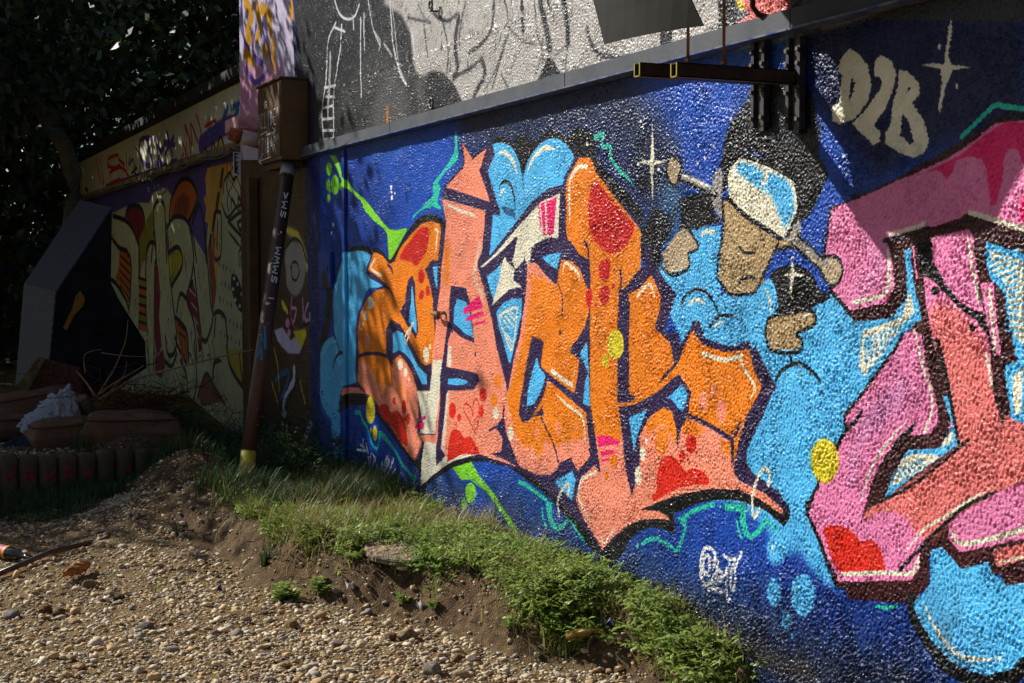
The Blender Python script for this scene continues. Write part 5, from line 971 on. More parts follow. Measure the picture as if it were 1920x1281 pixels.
('S','gold',[-12617,4064,-12382,3909,-12579,3800,-12437,3709],109.9,0,12,1),
('S','gold',[-12239,3977,-12107,3797,-12202,3698],107.4,0,11,1),
('S','gold',[-12057,3924,-11795,3815,-11756,3677],104.9,0,11,1),
('S','gold',[-12635,3620,-12397,3518],110.2,0,12,1),
('S','gold',[-11699,3580,-11689,3381],103.7,0,11,1),
('S','gold',[-11979,3576,-11893,3519],105.6,0,11,1),
('S','gold',[-11120,3790,-11099,3703],98.9,0,11,1),
('P','upd',[-11022,3940,-10680,3878,-10670,2580,-10998,2604],0,16,1,None)]
LEFT=[
('P','yellw',[-27897,7289,-12818,4419,-13046,-1780,-29699,-5773],0,0,1,None),
('P','panel',[-24594,3804,-19359,3643,-17105,3549,-15290,3518,-13343,3452,-13364,2924,-15186,2806,-17604,2795,-20847,2801,-24697,2897],0,0,1,None),
('P','purp',[-25417,2858,-12878,2807,-12916,1774,-25538,1838],0,0,1,None),
('P','bone',[-24787,2459,-12878,2794,-13046,-1780,-25611,-4793],0,0,1,None),
('P','purp',[-21808,2964,-13382,2923,-13285,2726,-15031,2680,-14927,2174,-15073,1841,-17576,2831,-18317,2540,-19504,2590,-21341,2514],0,0,1,None),
('S','boneD',[-21716,3364,-21724,2990],30.7,0,0,1),
('S','boneD',[-20186,3342,-20194,2964],28.7,0,0,1),
('S','boneD',[-18846,3322,-18854,2940],26.9,0,0,1),
('S','boneD',[-17663,3305,-17670,2919],25.3,0,0,1),
('S','boneD',[-16610,3289,-16617,2901],23.9,0,0,1),
('S','boneD',[-15668,3275,-15674,2884],22.7,0,0,1),
('S','boneD',[-14819,3263,-14825,2870],21.6,0,0,1),
('S','redtag',[-21459,3222,-21518,3309,-20677,3309,-20559,3242,-20085,3131],49.3,0,0,1),
('S','redtag',[-21595,3211,-20943,3148,-20443,3155],49.6,0,0,1),
('S','redtag',[-21408,3055,-21336,3112,-20326,3108,-19641,2912],48.9,0,0,1),
('S','redtag',[-22712,3392,-22310,3023],52.9,0,0,1),
('S','redtag',[-22277,3362,-22032,2965,-21942,3171],52.0,0,0,1),
('S','redtag',[-21351,2949,-20460,2959],49.4,0,0,1),
('S','redtag',[-16065,2990,-16227,2907,-15763,2906],38.6,0,0,1),
('S','redtag',[-15991,2922,-15900,3165,-15970,3295,-15606,3048,-15667,3283,-15315,3055],37.9,0,0,1),
('S','redtag',[-16135,3121,-15691,2855,-15753,3090],38.2,0,0,1),
('S','redtag',[-15371,3346,-15200,3210,-15102,3068],36.8,0,0,1),
('S','redtag',[-14887,3240,-14760,3097],35.9,0,0,1),
('S','redtag',[-14958,3188,-14492,3203,-14430,3169],35.5,0,0,1),
('S','redtag',[-14693,3106,-14752,3256],35.7,0,0,1),
('S','redtag',[-14432,3126,-14564,3052],35.2,0,0,1),
('S','black',[-19954,3295,-19917,3043],37.8,0,0,1),
('S','black',[-19616,3214,-19739,3108,-19397,3160,-19299,3005],37.0,0,0,1),
('S','black',[-19168,3292,-18858,3159,-18981,2929,-19301,2986,-19185,3071],36.3,0,0,1),
('S','black',[-19523,2981,-19081,3028],36.7,0,0,1),
('S','purp',[-18137,3336,-18843,3358,-18757,3116,-18160,3003,-18334,3334,-17969,2973],70.0,0,0,1),
('S','purp',[-17849,3329,-17490,3129,-17041,3194,-17588,3034,-17059,2914],66.6,0,0,1),
('S','purp',[-17033,3310,-16710,3021],64.7,0,0,1),
('S','purp',[-16614,3225,-17136,3069],64.7,0,0,1),
('S','purp',[-17215,3209,-16538,3122],64.7,0,0,1),
('S','purp',[-16799,2946,-16467,2936],63.9,0,0,1),
('S','purp',[-16635,2886,-16229,2875],63.2,0,0,1),
('S','purp',[-17685,2972,-17410,2971,-17689,2921,-17369,2900],67.1,0,0,1),
('S','slate',[-14048,3300,-13994,3156],68.3,0,13,1),
('S','slate',[-13751,3256,-13407,3247,-13698,3128,-13414,3088],66.3,0,13,1),
('S','slate',[-14114,3195,-13928,3274],68.3,0,13,1),
('S','purp',[-15175,3014,-14762,3054,-14243,3095,-13936,3109,-13415,3048],194.5,0,13,1),
('P','ory',[-15041,2915,-14969,2968,-14771,2880,-14567,2995,-14442,2899,-14246,3025,-14066,2899,-13366,2884,-13369,2818,-14509,2847,-14976,2836],0,0,1,None),
('S','black',[-15041,2915,-14969,2968,-14771,2880,-14567,2995,-14442,2899,-14246,3025,-14066,2899],35.4,0,0,1),
('P','ory',[-14912,2758,-13316,2735,-13165,2409,-13902,2514,-14278,2321,-14037,2172,-14240,1780,-14612,1524,-14838,1717,-14875,2172,-15077,2204,-15000,2350,-15134,2445,-14924,2509,-15054,2649],0,0,1,None),
('P','bone',[-14204,2572,-13896,2651,-13780,2576,-13376,2632,-13213,2556,-13216,1775,-13083,1773,-13090,958,-13115,728,-13229,432,-13995,391,-14484,581,-14132,969,-14558,1448,-14552,1589,-14426,1843,-14582,2164,-14276,2364],0,0,1,None),
('S','black',[-14209,2460,-14173,2570,-13926,2646,-13780,2569,-13604,2613,-13349,2617],33.8,0,0,1),
('S','black',[-14277,2350,-14035,2214,-13675,2297,-13333,2324],33.8,0,0,1),
('S','black',[-13881,2306,-13847,2387,-13617,2282,-13584,2389,-13390,2286],33.4,0,0,1),
('S','black',[-14007,2171,-13392,2246,-13287,2070,-13401,2005,-14007,2171],40.0,0,0,1),
('S','black',[-13623,2146,-13451,2168,-13397,2113,-13511,2075,-13623,2146],39.8,0,0,1),
('P','tagw',[-13455,2125,-13459,2119,-13468,2115,-13482,2112,-13499,2111,-13515,2113,-13529,2116,-13538,2121,-13541,2127,-13537,2133,-13528,2138,-13514,2141,-13497,2141,-13481,2140,-13467,2136,-13458,2131],1,0,1,None),
('S','black',[-14011,2074,-13632,1942],20.3,0,0,1),
('S','black',[-13892,2043,-13518,1913],20.1,0,0,1),
('S','black',[-13775,2006,-13406,1878],20.0,0,0,1),
('S','black',[-14439,2285,-14635,2248,-14655,1842,-14429,1811,-14329,1896,-14314,2237,-14439,2285],42.3,0,0,1),
('S','black',[-14476,2186,-14520,1928],42.4,0,0,1),
('S','black',[-13178,1773,-13370,1834,-13495,1811,-13473,1739,-13375,1715,-13347,1786],26.3,0,0,1),
('S','black',[-13574,1728,-13568,1871,-13417,1893],26.6,0,0,1),
('S','black',[-14429,1780,-14447,1757],22.6,0,0,1),
('S','black',[-14318,1247,-14336,1224],22.4,0,0,1),
('S','black',[-13598,1013,-13615,991],21.4,0,0,1),
('S','black',[-14171,1574,-14188,1551],22.2,0,0,1),
('S','black',[-14063,1051,-14081,1028],22.1,0,0,1),
('S','black',[-13921,1374,-13938,1352],21.9,0,0,1),
('S','black',[-13236,1141,-13251,1119],20.9,0,0,1),
('S','black',[-13781,1691,-13798,1670],21.6,0,0,1),
('S','black',[-14405,1424,-14424,1401],22.5,0,0,1),
('S','black',[-13678,1181,-13695,1158],21.5,0,0,1),
('S','black',[-14256,1750,-14274,1728],22.3,0,0,1),
('S','black',[-14148,1223,-14166,1200],22.2,0,0,1),
('S','black',[-13443,993,-13459,971],21.2,0,0,1),
('S','black',[-14004,1547,-14021,1524],22.0,0,0,1),
('S','black',[-13899,1029,-13916,1006],21.9,0,0,1),
('S','black',[-14382,1068,-14400,1044],22.5,0,0,1),
('S','black',[-14234,1398,-14251,1375],22.3,0,0,1),
('S','black',[-13522,1159,-13538,1136],21.3,0,0,1),
('S','black',[-14088,1721,-14105,1699],22.1,0,0,1),
('S','black',[-13982,1200,-13999,1177],22.0,0,0,1),
('S','black',[-13291,973,-13307,951],21.0,0,0,1),
('S','black',[-13163,1282,-13178,1260],20.8,0,0,1),
('S','black',[-13737,1008,-13754,986],21.6,0,0,1),
('S','black',[-14320,1574,-14338,1551],22.4,0,0,1),
('S','black',[-14211,1046,-14229,1022],22.3,0,0,1),
('S','black',[-14065,1373,-14083,1350],22.1,0,0,1),
('S','black',[-13368,1137,-13384,1115],21.1,0,0,1),
('S','black',[-13923,1693,-13940,1670],21.8,0,0,1),
('S','black',[-13819,1177,-13835,1155],21.7,0,0,1),
('S','black',[-14407,1752,-14425,1729],22.5,0,0,1),
('S','black',[-14297,1220,-14315,1197],22.4,0,0,1),
('S','black',[-13579,988,-13595,965],21.4,0,0,1),
('S','black',[-14150,1547,-14168,1524],22.2,0,0,1),
('S','black',[-14043,1024,-14060,1001],22.1,0,0,1),
('S','black',[-13901,1348,-13918,1325],21.8,0,0,1),
('S','black',[-13218,1116,-13233,1094],20.9,0,0,1),
('S','black',[-14384,1396,-14402,1373],22.5,0,0,1),
('S','black',[-13659,1155,-13675,1132],21.5,0,0,1),
('S','black',[-14236,1722,-14253,1700],22.3,0,0,1),
('S','black',[-14128,1197,-14145,1174],22.2,0,0,1),
('S','black',[-13424,968,-13440,945],21.2,0,0,1),
('S','black',[-13984,1520,-14001,1498],21.9,0,0,1),
('S','black',[-14910,2788,-14857,2766,-14802,2783],21.6,0,0,1),
('S','black',[-14376,2537,-14326,2518,-14275,2535],20.9,0,0,1),
('S','black',[-14560,2330,-14509,2310,-14456,2328],21.2,0,0,1),
('S','black',[-14748,2116,-14696,2098,-14642,2117],21.5,0,0,1),
('S','black',[-14941,1898,-14887,1880,-14832,1900],21.7,0,0,1),
('S','black',[-14362,2559,-14312,2540,-14261,2557],20.9,0,0,1),
('S','black',[-14545,2352,-14495,2333,-14442,2351],21.2,0,0,1),
('S','black',[-14733,2139,-14681,2121,-14628,2139],21.4,0,0,1),
('S','black',[-14926,1921,-14873,1903,-14818,1923],21.7,0,0,1),
('S','black',[-14348,2581,-14299,2562,-14248,2579],20.9,0,0,1),
('S','black',[-14531,2374,-14481,2355,-14428,2373],21.2,0,0,1),
('S','black',[-14719,2162,-14667,2143,-14613,2162],21.4,0,0,1),
('S','black',[-14911,1945,-14858,1926,-14803,1946],21.7,0,0,1),
('S','black',[-14335,2603,-14285,2583,-14234,2600],20.9,0,0,1),
('S','black',[-14517,2397,-14467,2377,-14414,2395],21.1,0,0,1),
('S','black',[-14705,2185,-14653,2166,-14599,2185],21.4,0,0,1),
('S','black',[-14896,1968,-14843,1950,-14788,1969],21.7,0,0,1),
('S','black',[-14321,2625,-14272,2605,-14221,2622],20.9,0,0,1),
('S','black',[-14503,2419,-14453,2400,-14401,2417],21.1,0,0,1),
('S','black',[-14690,2208,-14638,2189,-14585,2208],21.4,0,0,1),
('S','black',[-14882,1992,-14829,1973,-14774,1993],21.6,0,0,1),
('S','black',[-14307,2647,-14258,2627,-14207,2644],20.8,0,0,1),
('S','black',[-14489,2442,-14439,2422,-14387,2440],21.1,0,0,1),
('S','black',[-14676,2231,-14624,2212,-14571,2230],21.4,0,0,1),
('S','black',[-14867,2015,-14814,1996,-14759,2016],21.6,0,0,1),
('S','black',[-14294,2669,-14245,2649,-14194,2666],20.8,0,0,1),
('S','black',[-14475,2464,-14425,2444,-14373,2462],21.1,0,0,1),
('S','black',[-14662,2254,-14610,2235,-14557,2253],21.3,0,0,1),
('S','black',[-14852,2038,-14799,2020,-14745,2039],21.6,0,0,1),
('S','black',[-14280,2691,-14231,2671,-14180,2687],20.8,0,0,1),
('S','black',[-14462,2486,-14411,2466,-14359,2484],21.1,0,0,1),
('S','black',[-14647,2276,-14596,2257,-14543,2276],21.3,0,0,1),
('S','black',[-14838,2061,-14785,2043,-14730,2062],21.6,0,0,1),
('S','black',[-14267,2712,-14218,2692,-14167,2709],20.8,0,0,1),
('P','black',[-13888,1642,-13783,1655,-13630,1619,-13385,1466,-13167,1435,-13123,1331,-13343,1284,-13592,1307,-13793,1411,-13919,1532],1,0,1,None),
('P','tagw',[-13736,1613,-13740,1605,-13751,1598,-13767,1593,-13785,1592,-13804,1593,-13820,1597,-13830,1604,-13834,1612,-13830,1620,-13819,1627,-13803,1631,-13784,1633,-13765,1632,-13749,1627,-13739,1621],1,0,1,None),
('P','tagw',[-13594,1559,-13598,1551,-13609,1545,-13625,1540,-13643,1538,-13662,1540,-13677,1544,-13687,1551,-13691,1558,-13687,1566,-13676,1573,-13660,1578,-13641,1580,-13623,1578,-13608,1574,-13598,1567],1,0,1,None),
('P','tagw',[-13437,1466,-13441,1458,-13452,1451,-13467,1446,-13485,1444,-13503,1446,-13518,1450,-13528,1456,-13531,1464,-13528,1472,-13517,1479,-13502,1483,-13483,1485,-13466,1484,-13450,1480,-13441,1473],1,0,1,None),
('P','tagw',[-13219,1416,-13222,1409,-13233,1402,-13248,1397,-13265,1395,-13282,1396,-13297,1400,-13307,1407,-13310,1414,-13306,1422,-13296,1429,-13281,1434,-13263,1435,-13246,1434,-13231,1430,-13222,1424],1,0,1,None),
('P','tagw',[-13517,1351,-13521,1343,-13531,1336,-13547,1331,-13565,1329,-13583,1330,-13599,1334,-13609,1341,-13612,1348,-13608,1356,-13598,1363,-13582,1368,-13564,1370,-13546,1369,-13530,1365,-13520,1358],1,0,1,None),
('P','tagw',[-13353,1343,-13357,1335,-13367,1328,-13383,1323,-13400,1321,-13418,1322,-13433,1326,-13443,1333,-13446,1340,-13442,1348,-13432,1355,-13417,1360,-13399,1362,-13381,1361,-13366,1357,-13356,1350],1,0,1,None),
('P','tagw',[-13173,1359,-13176,1351,-13187,1344,-13201,1339,-13219,1338,-13236,1339,-13251,1343,-13260,1349,-13264,1357,-13260,1364,-13250,1371,-13235,1376,-13217,1378,-13200,1376,-13185,1372,-13176,1366],1,0,1,None),
('P','tagw',[-13782,1509,-13786,1501,-13797,1494,-13813,1489,-13832,1487,-13850,1489,-13866,1493,-13877,1500,-13880,1508,-13876,1516,-13865,1523,-13849,1527,-13830,1529,-13811,1528,-13795,1523,-13785,1517],1,0,1,None),
('P','tagw',[-13693,1407,-13697,1399,-13708,1392,-13724,1387,-13742,1385,-13761,1387,-13776,1391,-13787,1397,-13790,1405,-13786,1413,-13775,1420,-13759,1425,-13740,1427,-13722,1426,-13706,1421,-13696,1415],1,0,1,None),
('S','black',[-21263,2474,-19917,2332,-19157,2031,-19067,1805],66.0,0,0,1),
('P','orL',[-20738,1988,-20201,1964,-19800,1824,-19784,1400,-19951,1226,-20252,1358,-21111,1579,-20758,1758],0,0,1,None),
('S','black',[-20691,1899,-19806,1756],28.9,0,0,1),
('S','black',[-20700,1794,-19815,1637],28.9,0,0,1),
('S','black',[-20709,1688,-19825,1518],28.9,0,0,1),
('S','black',[-20718,1581,-19834,1399],28.9,0,0,1),
('S','black',[-20728,1475,-19844,1280],28.9,0,0,1),
('S','black',[-21405,2161,-20737,2006,-20098,1946,-19754,1773,-19837,1365,-19953,1192],67.5,0,0,1),
('S','black',[-21943,1537,-21231,1524,-20258,1289,-19959,1123],69.2,0,0,1),
('P','plumr',[-20143,2436,-19670,2553,-19120,2512,-18708,2387,-18831,2135,-19050,2029,-19690,2306],1,0,1,None),
('S','black',[-20206,2399,-19900,2543,-19119,2531,-18708,2387,-18721,2206,-18945,2009],64.2,0,0,1),
('P','olive',[-18611,2312,-18004,2468,-18125,2120,-18648,1803,-19175,1806],0,0,1,None),
('P','olive',[-18527,2278,-18011,2170,-18370,1989,-18834,1818,-19034,1639,-19234,1507,-19140,2099],0,0,1,None),
('S','black',[-19173,2296,-19083,1606,-19234,878],64.0,0,0,1),
('S','black',[-18047,2264,-17934,2060,-17870,1766],60.2,0,0,1),
('P','plumr',[-17999,1736,-17788,1751,-17647,1399,-17748,1121,-17608,759,-17949,617,-18060,862],0,0,1,None),
('S','black',[-18585,871,-18645,1287,-18553,1928,-18021,2031,-17870,1766,-17999,1736,-18103,860,-18174,447],61.2,0,0,1),
('P','olive',[-19151,1590,-18597,1561,-18605,1456,-19159,1483],0,0,1,None),
('S','black',[-19151,1590,-18597,1561],36.1,0,0,1),
('P','orL',[-19160,1474,-18606,1448,-18613,1344,-19168,1367],0,0,1,None),
('S','black',[-19160,1474,-18606,1448],36.1,0,0,1),
('P','olive',[-19169,1359,-18614,1336,-18621,1232,-19177,1252],0,0,1,None),
('S','black',[-19169,1359,-18614,1336],36.1,0,0,1),
('P','orL',[-19177,1243,-18622,1224,-18630,1119,-19186,1136],0,0,1,None),
('S','black',[-19177,1243,-18622,1224],36.1,0,0,1),
('P','olive',[-19186,1128,-18630,1111,-18638,1006,-19195,1020],0,0,1,None),
('S','black',[-19186,1128,-18630,1111],36.2,0,0,1),
('P','orL',[-19195,1012,-18639,998,-18646,893,-19204,904],0,0,1,None),
('S','black',[-19195,1012,-18639,998],36.2,0,0,1),
('S','black',[-18004,2468,-17714,2543,-17352,2476,-17276,2271,-17218,1796],58.8,0,0,1),
('S','black',[-18053,2453,-18022,2206,-18246,1801],60.6,0,0,1),
('P','orL',[-17009,2329,-16824,2537,-16400,2694,-15926,2699,-15631,2590,-15491,2461,-15951,2262,-16504,2312],1,0,1,None),
('P','orD',[-16837,2323,-16493,2506,-16167,2570,-15863,2462,-15949,2293],0,0,1,None),
('S','black',[-17030,2263,-16911,2508,-16400,2694,-15926,2702,-15557,2586,-15455,2444,-15876,2244],54.5,0,0,1),
('S','black',[-16752,2337,-16575,2509],24.1,0,0,1),
('S','black',[-16585,2339,-16427,2512],23.8,0,0,1),
('S','black',[-16421,2341,-16282,2515],23.6,0,0,1),
('S','black',[-16260,2344,-16139,2518],23.4,0,0,1),
('S','black',[-16102,2346,-15998,2521],23.2,0,0,1),
('S','black',[-15946,2348,-15860,2524],23.0,0,0,1),
('S','black',[-17148,2200,-16754,2304,-16106,2267,-15732,2100,-15527,1787],54.8,0,0,1),
('S','black',[-15727,2193,-15349,2394,-15147,2191,-15029,1784],52.0,0,0,1),
('S','black',[-17271,2241,-16936,1440,-16669,922,-16829,724,-17214,688,-17358,892],57.5,0,0,1),
('S','black',[-17193,2239,-16857,1500],57.3,0,0,1),
('S','black',[-15889,2202,-15675,1854,-15788,1621,-16071,1396],53.7,0,0,1),
('P','yelL',[-17098,1897,-16607,1949,-16358,1889,-16331,1733,-16554,1604,-16931,1514,-17105,1793],0,0,1,None),
('S','black',[-17098,1897,-16570,1956,-16323,1874,-16332,1718,-16931,1514],56.2,0,0,1),
('S','black',[-16870,1894,-16865,1602],24.4,0,0,1),
('S','black',[-16706,1893,-16716,1603],24.2,0,0,1),
('S','black',[-16544,1891,-16569,1604],24.0,0,0,1),
('P','plumr',[-15724,1567,-15568,1432,-15392,1111,-15339,898,-15471,824,-15585,1105,-16073,1368],0,0,1,None),
('S','black',[-15724,1567,-16072,1382,-15684,1101,-15542,697],53.5,0,0,1),
('S','black',[-15679,1786,-15535,1433,-15306,940,-15439,825],52.7,0,0,1),
('S','lil',[-15930,1482,-15569,1405],22.9,0,0,1),
('S','lil',[-15817,1332,-15525,1256],22.8,0,0,1),
('S','lil',[-15705,1183,-15481,1108],22.7,0,0,1),
('S','lil',[-15595,1036,-15438,961],22.6,0,0,1),
('S','black',[-15117,2179,-15008,1914,-14854,1391,-14745,1186,-15057,951,-15273,955],51.2,0,0,1),
('S','black',[-16651,1212,-16421,1419,-16073,1368],55.4,0,0,1),
('P','orL',[-16765,1166,-16581,1156,-16094,1002,-16008,698,-16114,649,-16528,841,-16734,1064],0,0,1,None),
('S','black',[-16766,1151,-16094,1002,-16009,670],55.2,0,0,1),
('S','black',[-16780,917,-16531,783,-16115,635],55.8,0,0,1),
('S','black',[-16587,1070,-16162,1014],23.8,0,0,1),
('S','black',[-16520,971,-16167,929],23.7,0,0,1),
('S','black',[-16453,873,-16172,844],23.7,0,0,1),
('S','black',[-16387,776,-16177,759],23.7,0,0,1),
('P','brL',[-14947,1939,-14767,1950,-14555,1525,-14618,1396,-14743,1238,-14847,1522],0,0,1,None),
('S','black',[-14684,1239,-14452,1272,-14176,1204,-14106,957],49.2,0,0,1),
('S','black',[-14628,1190,-14695,1006],50.1,0,0,1),
('P','plumr',[-18080,564,-17529,733,-17380,559,-17635,360,-18050,393],0,0,1,None),
('S','black',[-18547,778,-18486,380],62.2,0,0,1),
('S','black',[-17378,590,-16991,553,-16681,718],57.5,0,0,1),
('P','orL',[-16453,874,-16101,876,-16041,725,-16395,648],0,0,1,None),
('S','black',[-16466,658,-16123,494,-16071,187],55.1,0,0,1),
('S','black',[-15694,909,-15585,504,-15800,183],53.4,0,0,1),
('P','brL',[-15528,344,-15075,593,-14604,469,-14269,368,-14908,288,-15343,223],0,0,1,None),
('S','black',[-15530,316,-15106,591,-14663,465,-14242,345],50.9,0,0,1),
('S','black',[-14774,587,-14709,721,-14476,761,-14145,680,-13623,544,-13225,539],62.5,0,0,1),
('P','yelL',[-14135,906,-13019,963,-13031,636,-13420,584,-13929,694],0,0,1,None),
('P','bone',[-14650,725,-14306,771,-13723,598,-13324,520,-13335,233,-13942,396],0,0,1,None),
('S','black',[-14134,931,-13980,740,-13520,588,-13177,555],53.9,0,0,1),
('S','plumr',[-13608,896,-13493,626],46.8,0,0,1),
('S','plumr',[-13407,907,-13271,619],46.1,0,0,1),
('P','olive',[-16709,249,-16269,370,-16002,193,-16717,117],0,0,1,None),
('S','brL',[-21052,2243,-20855,1919],29.8,0,0,0.8),
('S','brL',[-19883,2050,-19706,1744],28.3,0,0,0.8),
('S','brL',[-18829,1876,-18668,1586],26.9,0,0,0.8),
('S','brL',[-17874,1718,-17726,1443],25.6,0,0,0.8),
('S','brL',[-16976,2016,-16841,1751],24.4,0,0,0.8),
('S','brL',[-16183,1866,-16059,1613],23.4,0,0,0.8),
('S','brL',[-15455,1728,-15340,1487],22.4,0,0,0.8),
('S','brL',[-14765,1990,-14659,1757],21.5,0,0,0.8),
('S','brL',[-17636,1441,-17557,1404,-17601,1353],23.8,1,0,0.8),
('S','brL',[-15752,1186,-15714,1152,-15738,1072],16.1,1,0,0.8),
('S','black',[-20059,1294,-20187,1249,-20129,1202],24.7,1,0,0.8),
('S','black',[-16745,1979,-16837,1943,-16796,1869],25.8,1,0,0.8),
('S','black',[-17101,1119,-17197,1078,-17154,1020],20.4,1,0,0.8),
('S','black',[-19924,1302,-19866,1261,-19902,1197],22.8,1,0,0.8),
('S','brL',[-18507,1698,-18456,1659,-18490,1557],18.2,1,0,0.8),
('S','brL',[-18852,2064,-18911,2025,-18887,1974],24.9,1,0,0.8),
('S','black',[-17659,1833,-17711,1795,-17692,1711],18.1,1,0,0.8),
('S','orL',[-19673,1275,-19577,1235,-19632,1168],15.7,1,0,0.8),
('S','black',[-16934,1343,-16891,1307,-16917,1252],16.1,1,0,0.8),
('S','black',[-19309,2150,-19370,2110,-19349,2010],22.8,1,0,0.8),
('S','black',[-17743,949,-17696,913,-17725,845],17.7,1,0,0.8),
('S','orL',[-17919,1678,-18023,1639,-17976,1585],20.6,1,0,0.8),
('S','brL',[-21169,2208,-21311,2166,-21247,2111],30.3,1,0,0.8),
('S','orL',[-17652,1936,-17753,1899,-17707,1845],23.5,1,0,0.8),
('S','black',[-17603,1691,-17655,1653,-17635,1583],18.1,1,0,0.8),
('S','black',[-17225,883,-17275,843,-17254,793],15.2,1,0,0.8),
('S','orL',[-16868,2037,-16916,2002,-16897,1943],24.5,1,0,0.8),
('S','brL',[-15471,1668,-15409,1634,-15443,1599],17.7,1,0,0.8),
('S','black',[-19437,1254,-19382,1214,-19418,1131],19.1,1,0,0.8),
('S','black',[-15781,1012,-15864,974,-15827,901],23.1,1,0,0.8),
('S','black',[-18543,945,-18493,907,-18525,827],27.2,1,0,0.8),
('S','orL',[-20383,1194,-20280,1153,-20338,1090],19.0,1,0,0.8),
('S','orL',[-16353,879,-16441,839,-16403,752],13.0,1,0,0.8),
('S','brL',[-17099,1393,-17195,1354,-17152,1293],16.3,1,0,0.8),
('S','brL',[-15154,1469,-15118,1437,-15140,1370],23.4,1,0,0.8),
('S','brL',[-17035,1920,-16992,1882,-17017,1844],24.9,1,0,0.8),
('S','brL',[-17050,1327,-17006,1291,-17035,1201],23.2,1,0,0.8),
('S','black',[-15167,1215,-15206,1181,-15190,1129],12.5,1,0,0.8),
('S','brL',[-18533,1950,-18590,1911,-18570,1812],25.9,1,0,0.8),
('S','brL',[-20195,775,-20094,736,-20154,642],20.2,1,0,0.8),
('S','brL',[-18432,1868,-18542,1829,-18492,1770],19.8,1,0,0.8),
('S','black',[-19605,1873,-19549,1831,-19584,1772],25.3,1,0,0.8),
('S','brL',[-20173,1928,-20072,1884,-20129,1831],23.9,1,0,0.8),
('S','orL',[-15995,1891,-15956,1855,-15981,1785],15.2,1,0,0.8),
('S','orL',[-17055,1358,-16981,1323,-17022,1272],15.5,1,0,0.8),
('S','black',[-18066,2117,-17984,2076,-18029,2034],14.1,1,0,0.8),
('S','brL',[-17109,1613,-17034,1576,-17076,1512],18.3,1,0,0.8),
('S','brL',[-17334,1631,-17258,1594,-17301,1535],14.8,1,0,0.8),
('S','black',[-15091,1970,-15056,1937,-15076,1902],15.8,1,0,0.8),
('S','black',[-18690,1280,-18748,1238,-18723,1203],19.7,1,0,0.8),
('S','orL',[-18324,1280,-18433,1238,-18385,1166],22.4,1,0,0.8),
('S','black',[-16125,1792,-16085,1757,-16110,1683],22.9,1,0,0.8),
('S','black',[-18675,2234,-18623,2193,-18656,2121],21.1,1,0,0.8),
('S','black',[-19079,1165,-18988,1127,-19038,1079],19.3,1,0,0.8),
('S','black',[-14858,1540,-14800,1508,-14833,1458],13.8,1,0,0.8),
('S','orL',[-16718,2049,-16810,2014,-16768,1972],19.1,1,0,0.8),
('S','orL',[-17179,1972,-17275,1936,-17234,1843],20.4,1,0,0.8),
('S','brL',[-15096,1500,-15037,1468,-15070,1424],12.5,1,0,0.8),
('S','brL',[-18608,801,-18720,756,-18670,690],27.9,1,0,0.8),
('S','brL',[-17667,1840,-17718,1802,-17698,1737],21.3,1,0,0.8),
('S','brL',[-19425,1915,-19369,1873,-19406,1773],25.6,1,0,0.8),
('S','brL',[-20357,1121,-20489,1074,-20430,1014],30.9,1,0,0.8),
('S','brL',[-20226,917,-20293,871,-20267,798],16.1,1,0,0.8),
('S','black',[-14448,1974,-14393,1941,-14424,1877],16.9,1,0,0.8),
('S','brL',[-17762,1041,-17715,1004,-17744,932],21.1,1,0,0.8),
('S','black',[-17969,2163,-18023,2125,-18001,2078],22.6,1,0,0.8),
('S','brL',[-15688,1507,-15729,1472,-15713,1406],15.3,1,0,0.8),
('S','brL',[-16874,845,-16832,810,-16857,765],14.6,1,0,0.8),
('S','brL',[-14634,2050,-14577,2017,-14609,1960],13.1,1,0,0.8),
('S','brL',[-16205,1367,-16249,1331,-16232,1263],14.3,1,0,0.8),
('S','black',[-14993,1977,-15068,1945,-15034,1888],19.0,1,0,0.8),
('S','brL',[-15973,1440,-15907,1406,-15945,1326],14.5,1,0,0.8),
('S','brL',[-20613,1150,-20508,1109,-20568,1045],15.8,1,0,0.8),
('S','black',[-15885,1066,-15847,1033,-15869,991],12.9,1,0,0.8),
('S','brL',[-21139,1391,-21075,1347,-21114,1293],23.1,1,0,0.8),
('S','black',[-21147,1947,-21220,1902,-21191,1834],22.4,1,0,0.8),
('S','brL',[-14509,1996,-14545,1965,-14530,1917],12.4,1,0,0.8),
('S','orL',[-16654,1886,-16583,1850,-16624,1779],19.4,1,0,0.8),
('S','orL',[-14502,1671,-14538,1639,-14523,1577],18.0,1,0,0.8),
('S','orL',[-15431,1933,-15369,1898,-15403,1855],18.3,1,0,0.8),
('S','black',[-14767,976,-14804,942,-14789,899],17.6,1,0,0.8),
('S','black',[-17076,1888,-17032,1850,-17057,1817],14.1,1,0,0.8),
('S','black',[-15457,1204,-15395,1172,-15430,1114],12.1,1,0,0.8),
('S','black',[-21235,1089,-21124,1047,-21190,954],16.9,1,0,0.8),
('S','brL',[-18627,1524,-18576,1484,-18607,1429],25.7,1,0,0.8),
('S','black',[-16826,1633,-16918,1596,-16876,1554],25.6,1,0,0.8),
('S','brL',[-20492,1047,-20561,1001,-20535,914],16.9,1,0,0.8),
('S','black',[-17205,834,-17302,792,-17259,718],14.2,1,0,0.8),
('S','orL',[-14801,1621,-14767,1589,-14787,1537],20.6,1,0,0.8),
('S','brL',[-18384,816,-18334,779,-18366,699],20.9,1,0,0.8),
('S','brL',[-15548,1192,-15589,1156,-15572,1113],13.3,1,0,0.8),
('S','brL',[-17375,1610,-17425,1572,-17406,1497],21.4,1,0,0.8),
('S','brL',[-14426,2076,-14371,2043,-14401,2000],15.6,1,0,0.8),
('S','brL',[-16314,941,-16245,908,-16284,853],18.1,1,0,0.8),
('S','brL',[-16741,1672,-16833,1636,-16793,1559],22.4,1,0,0.8),
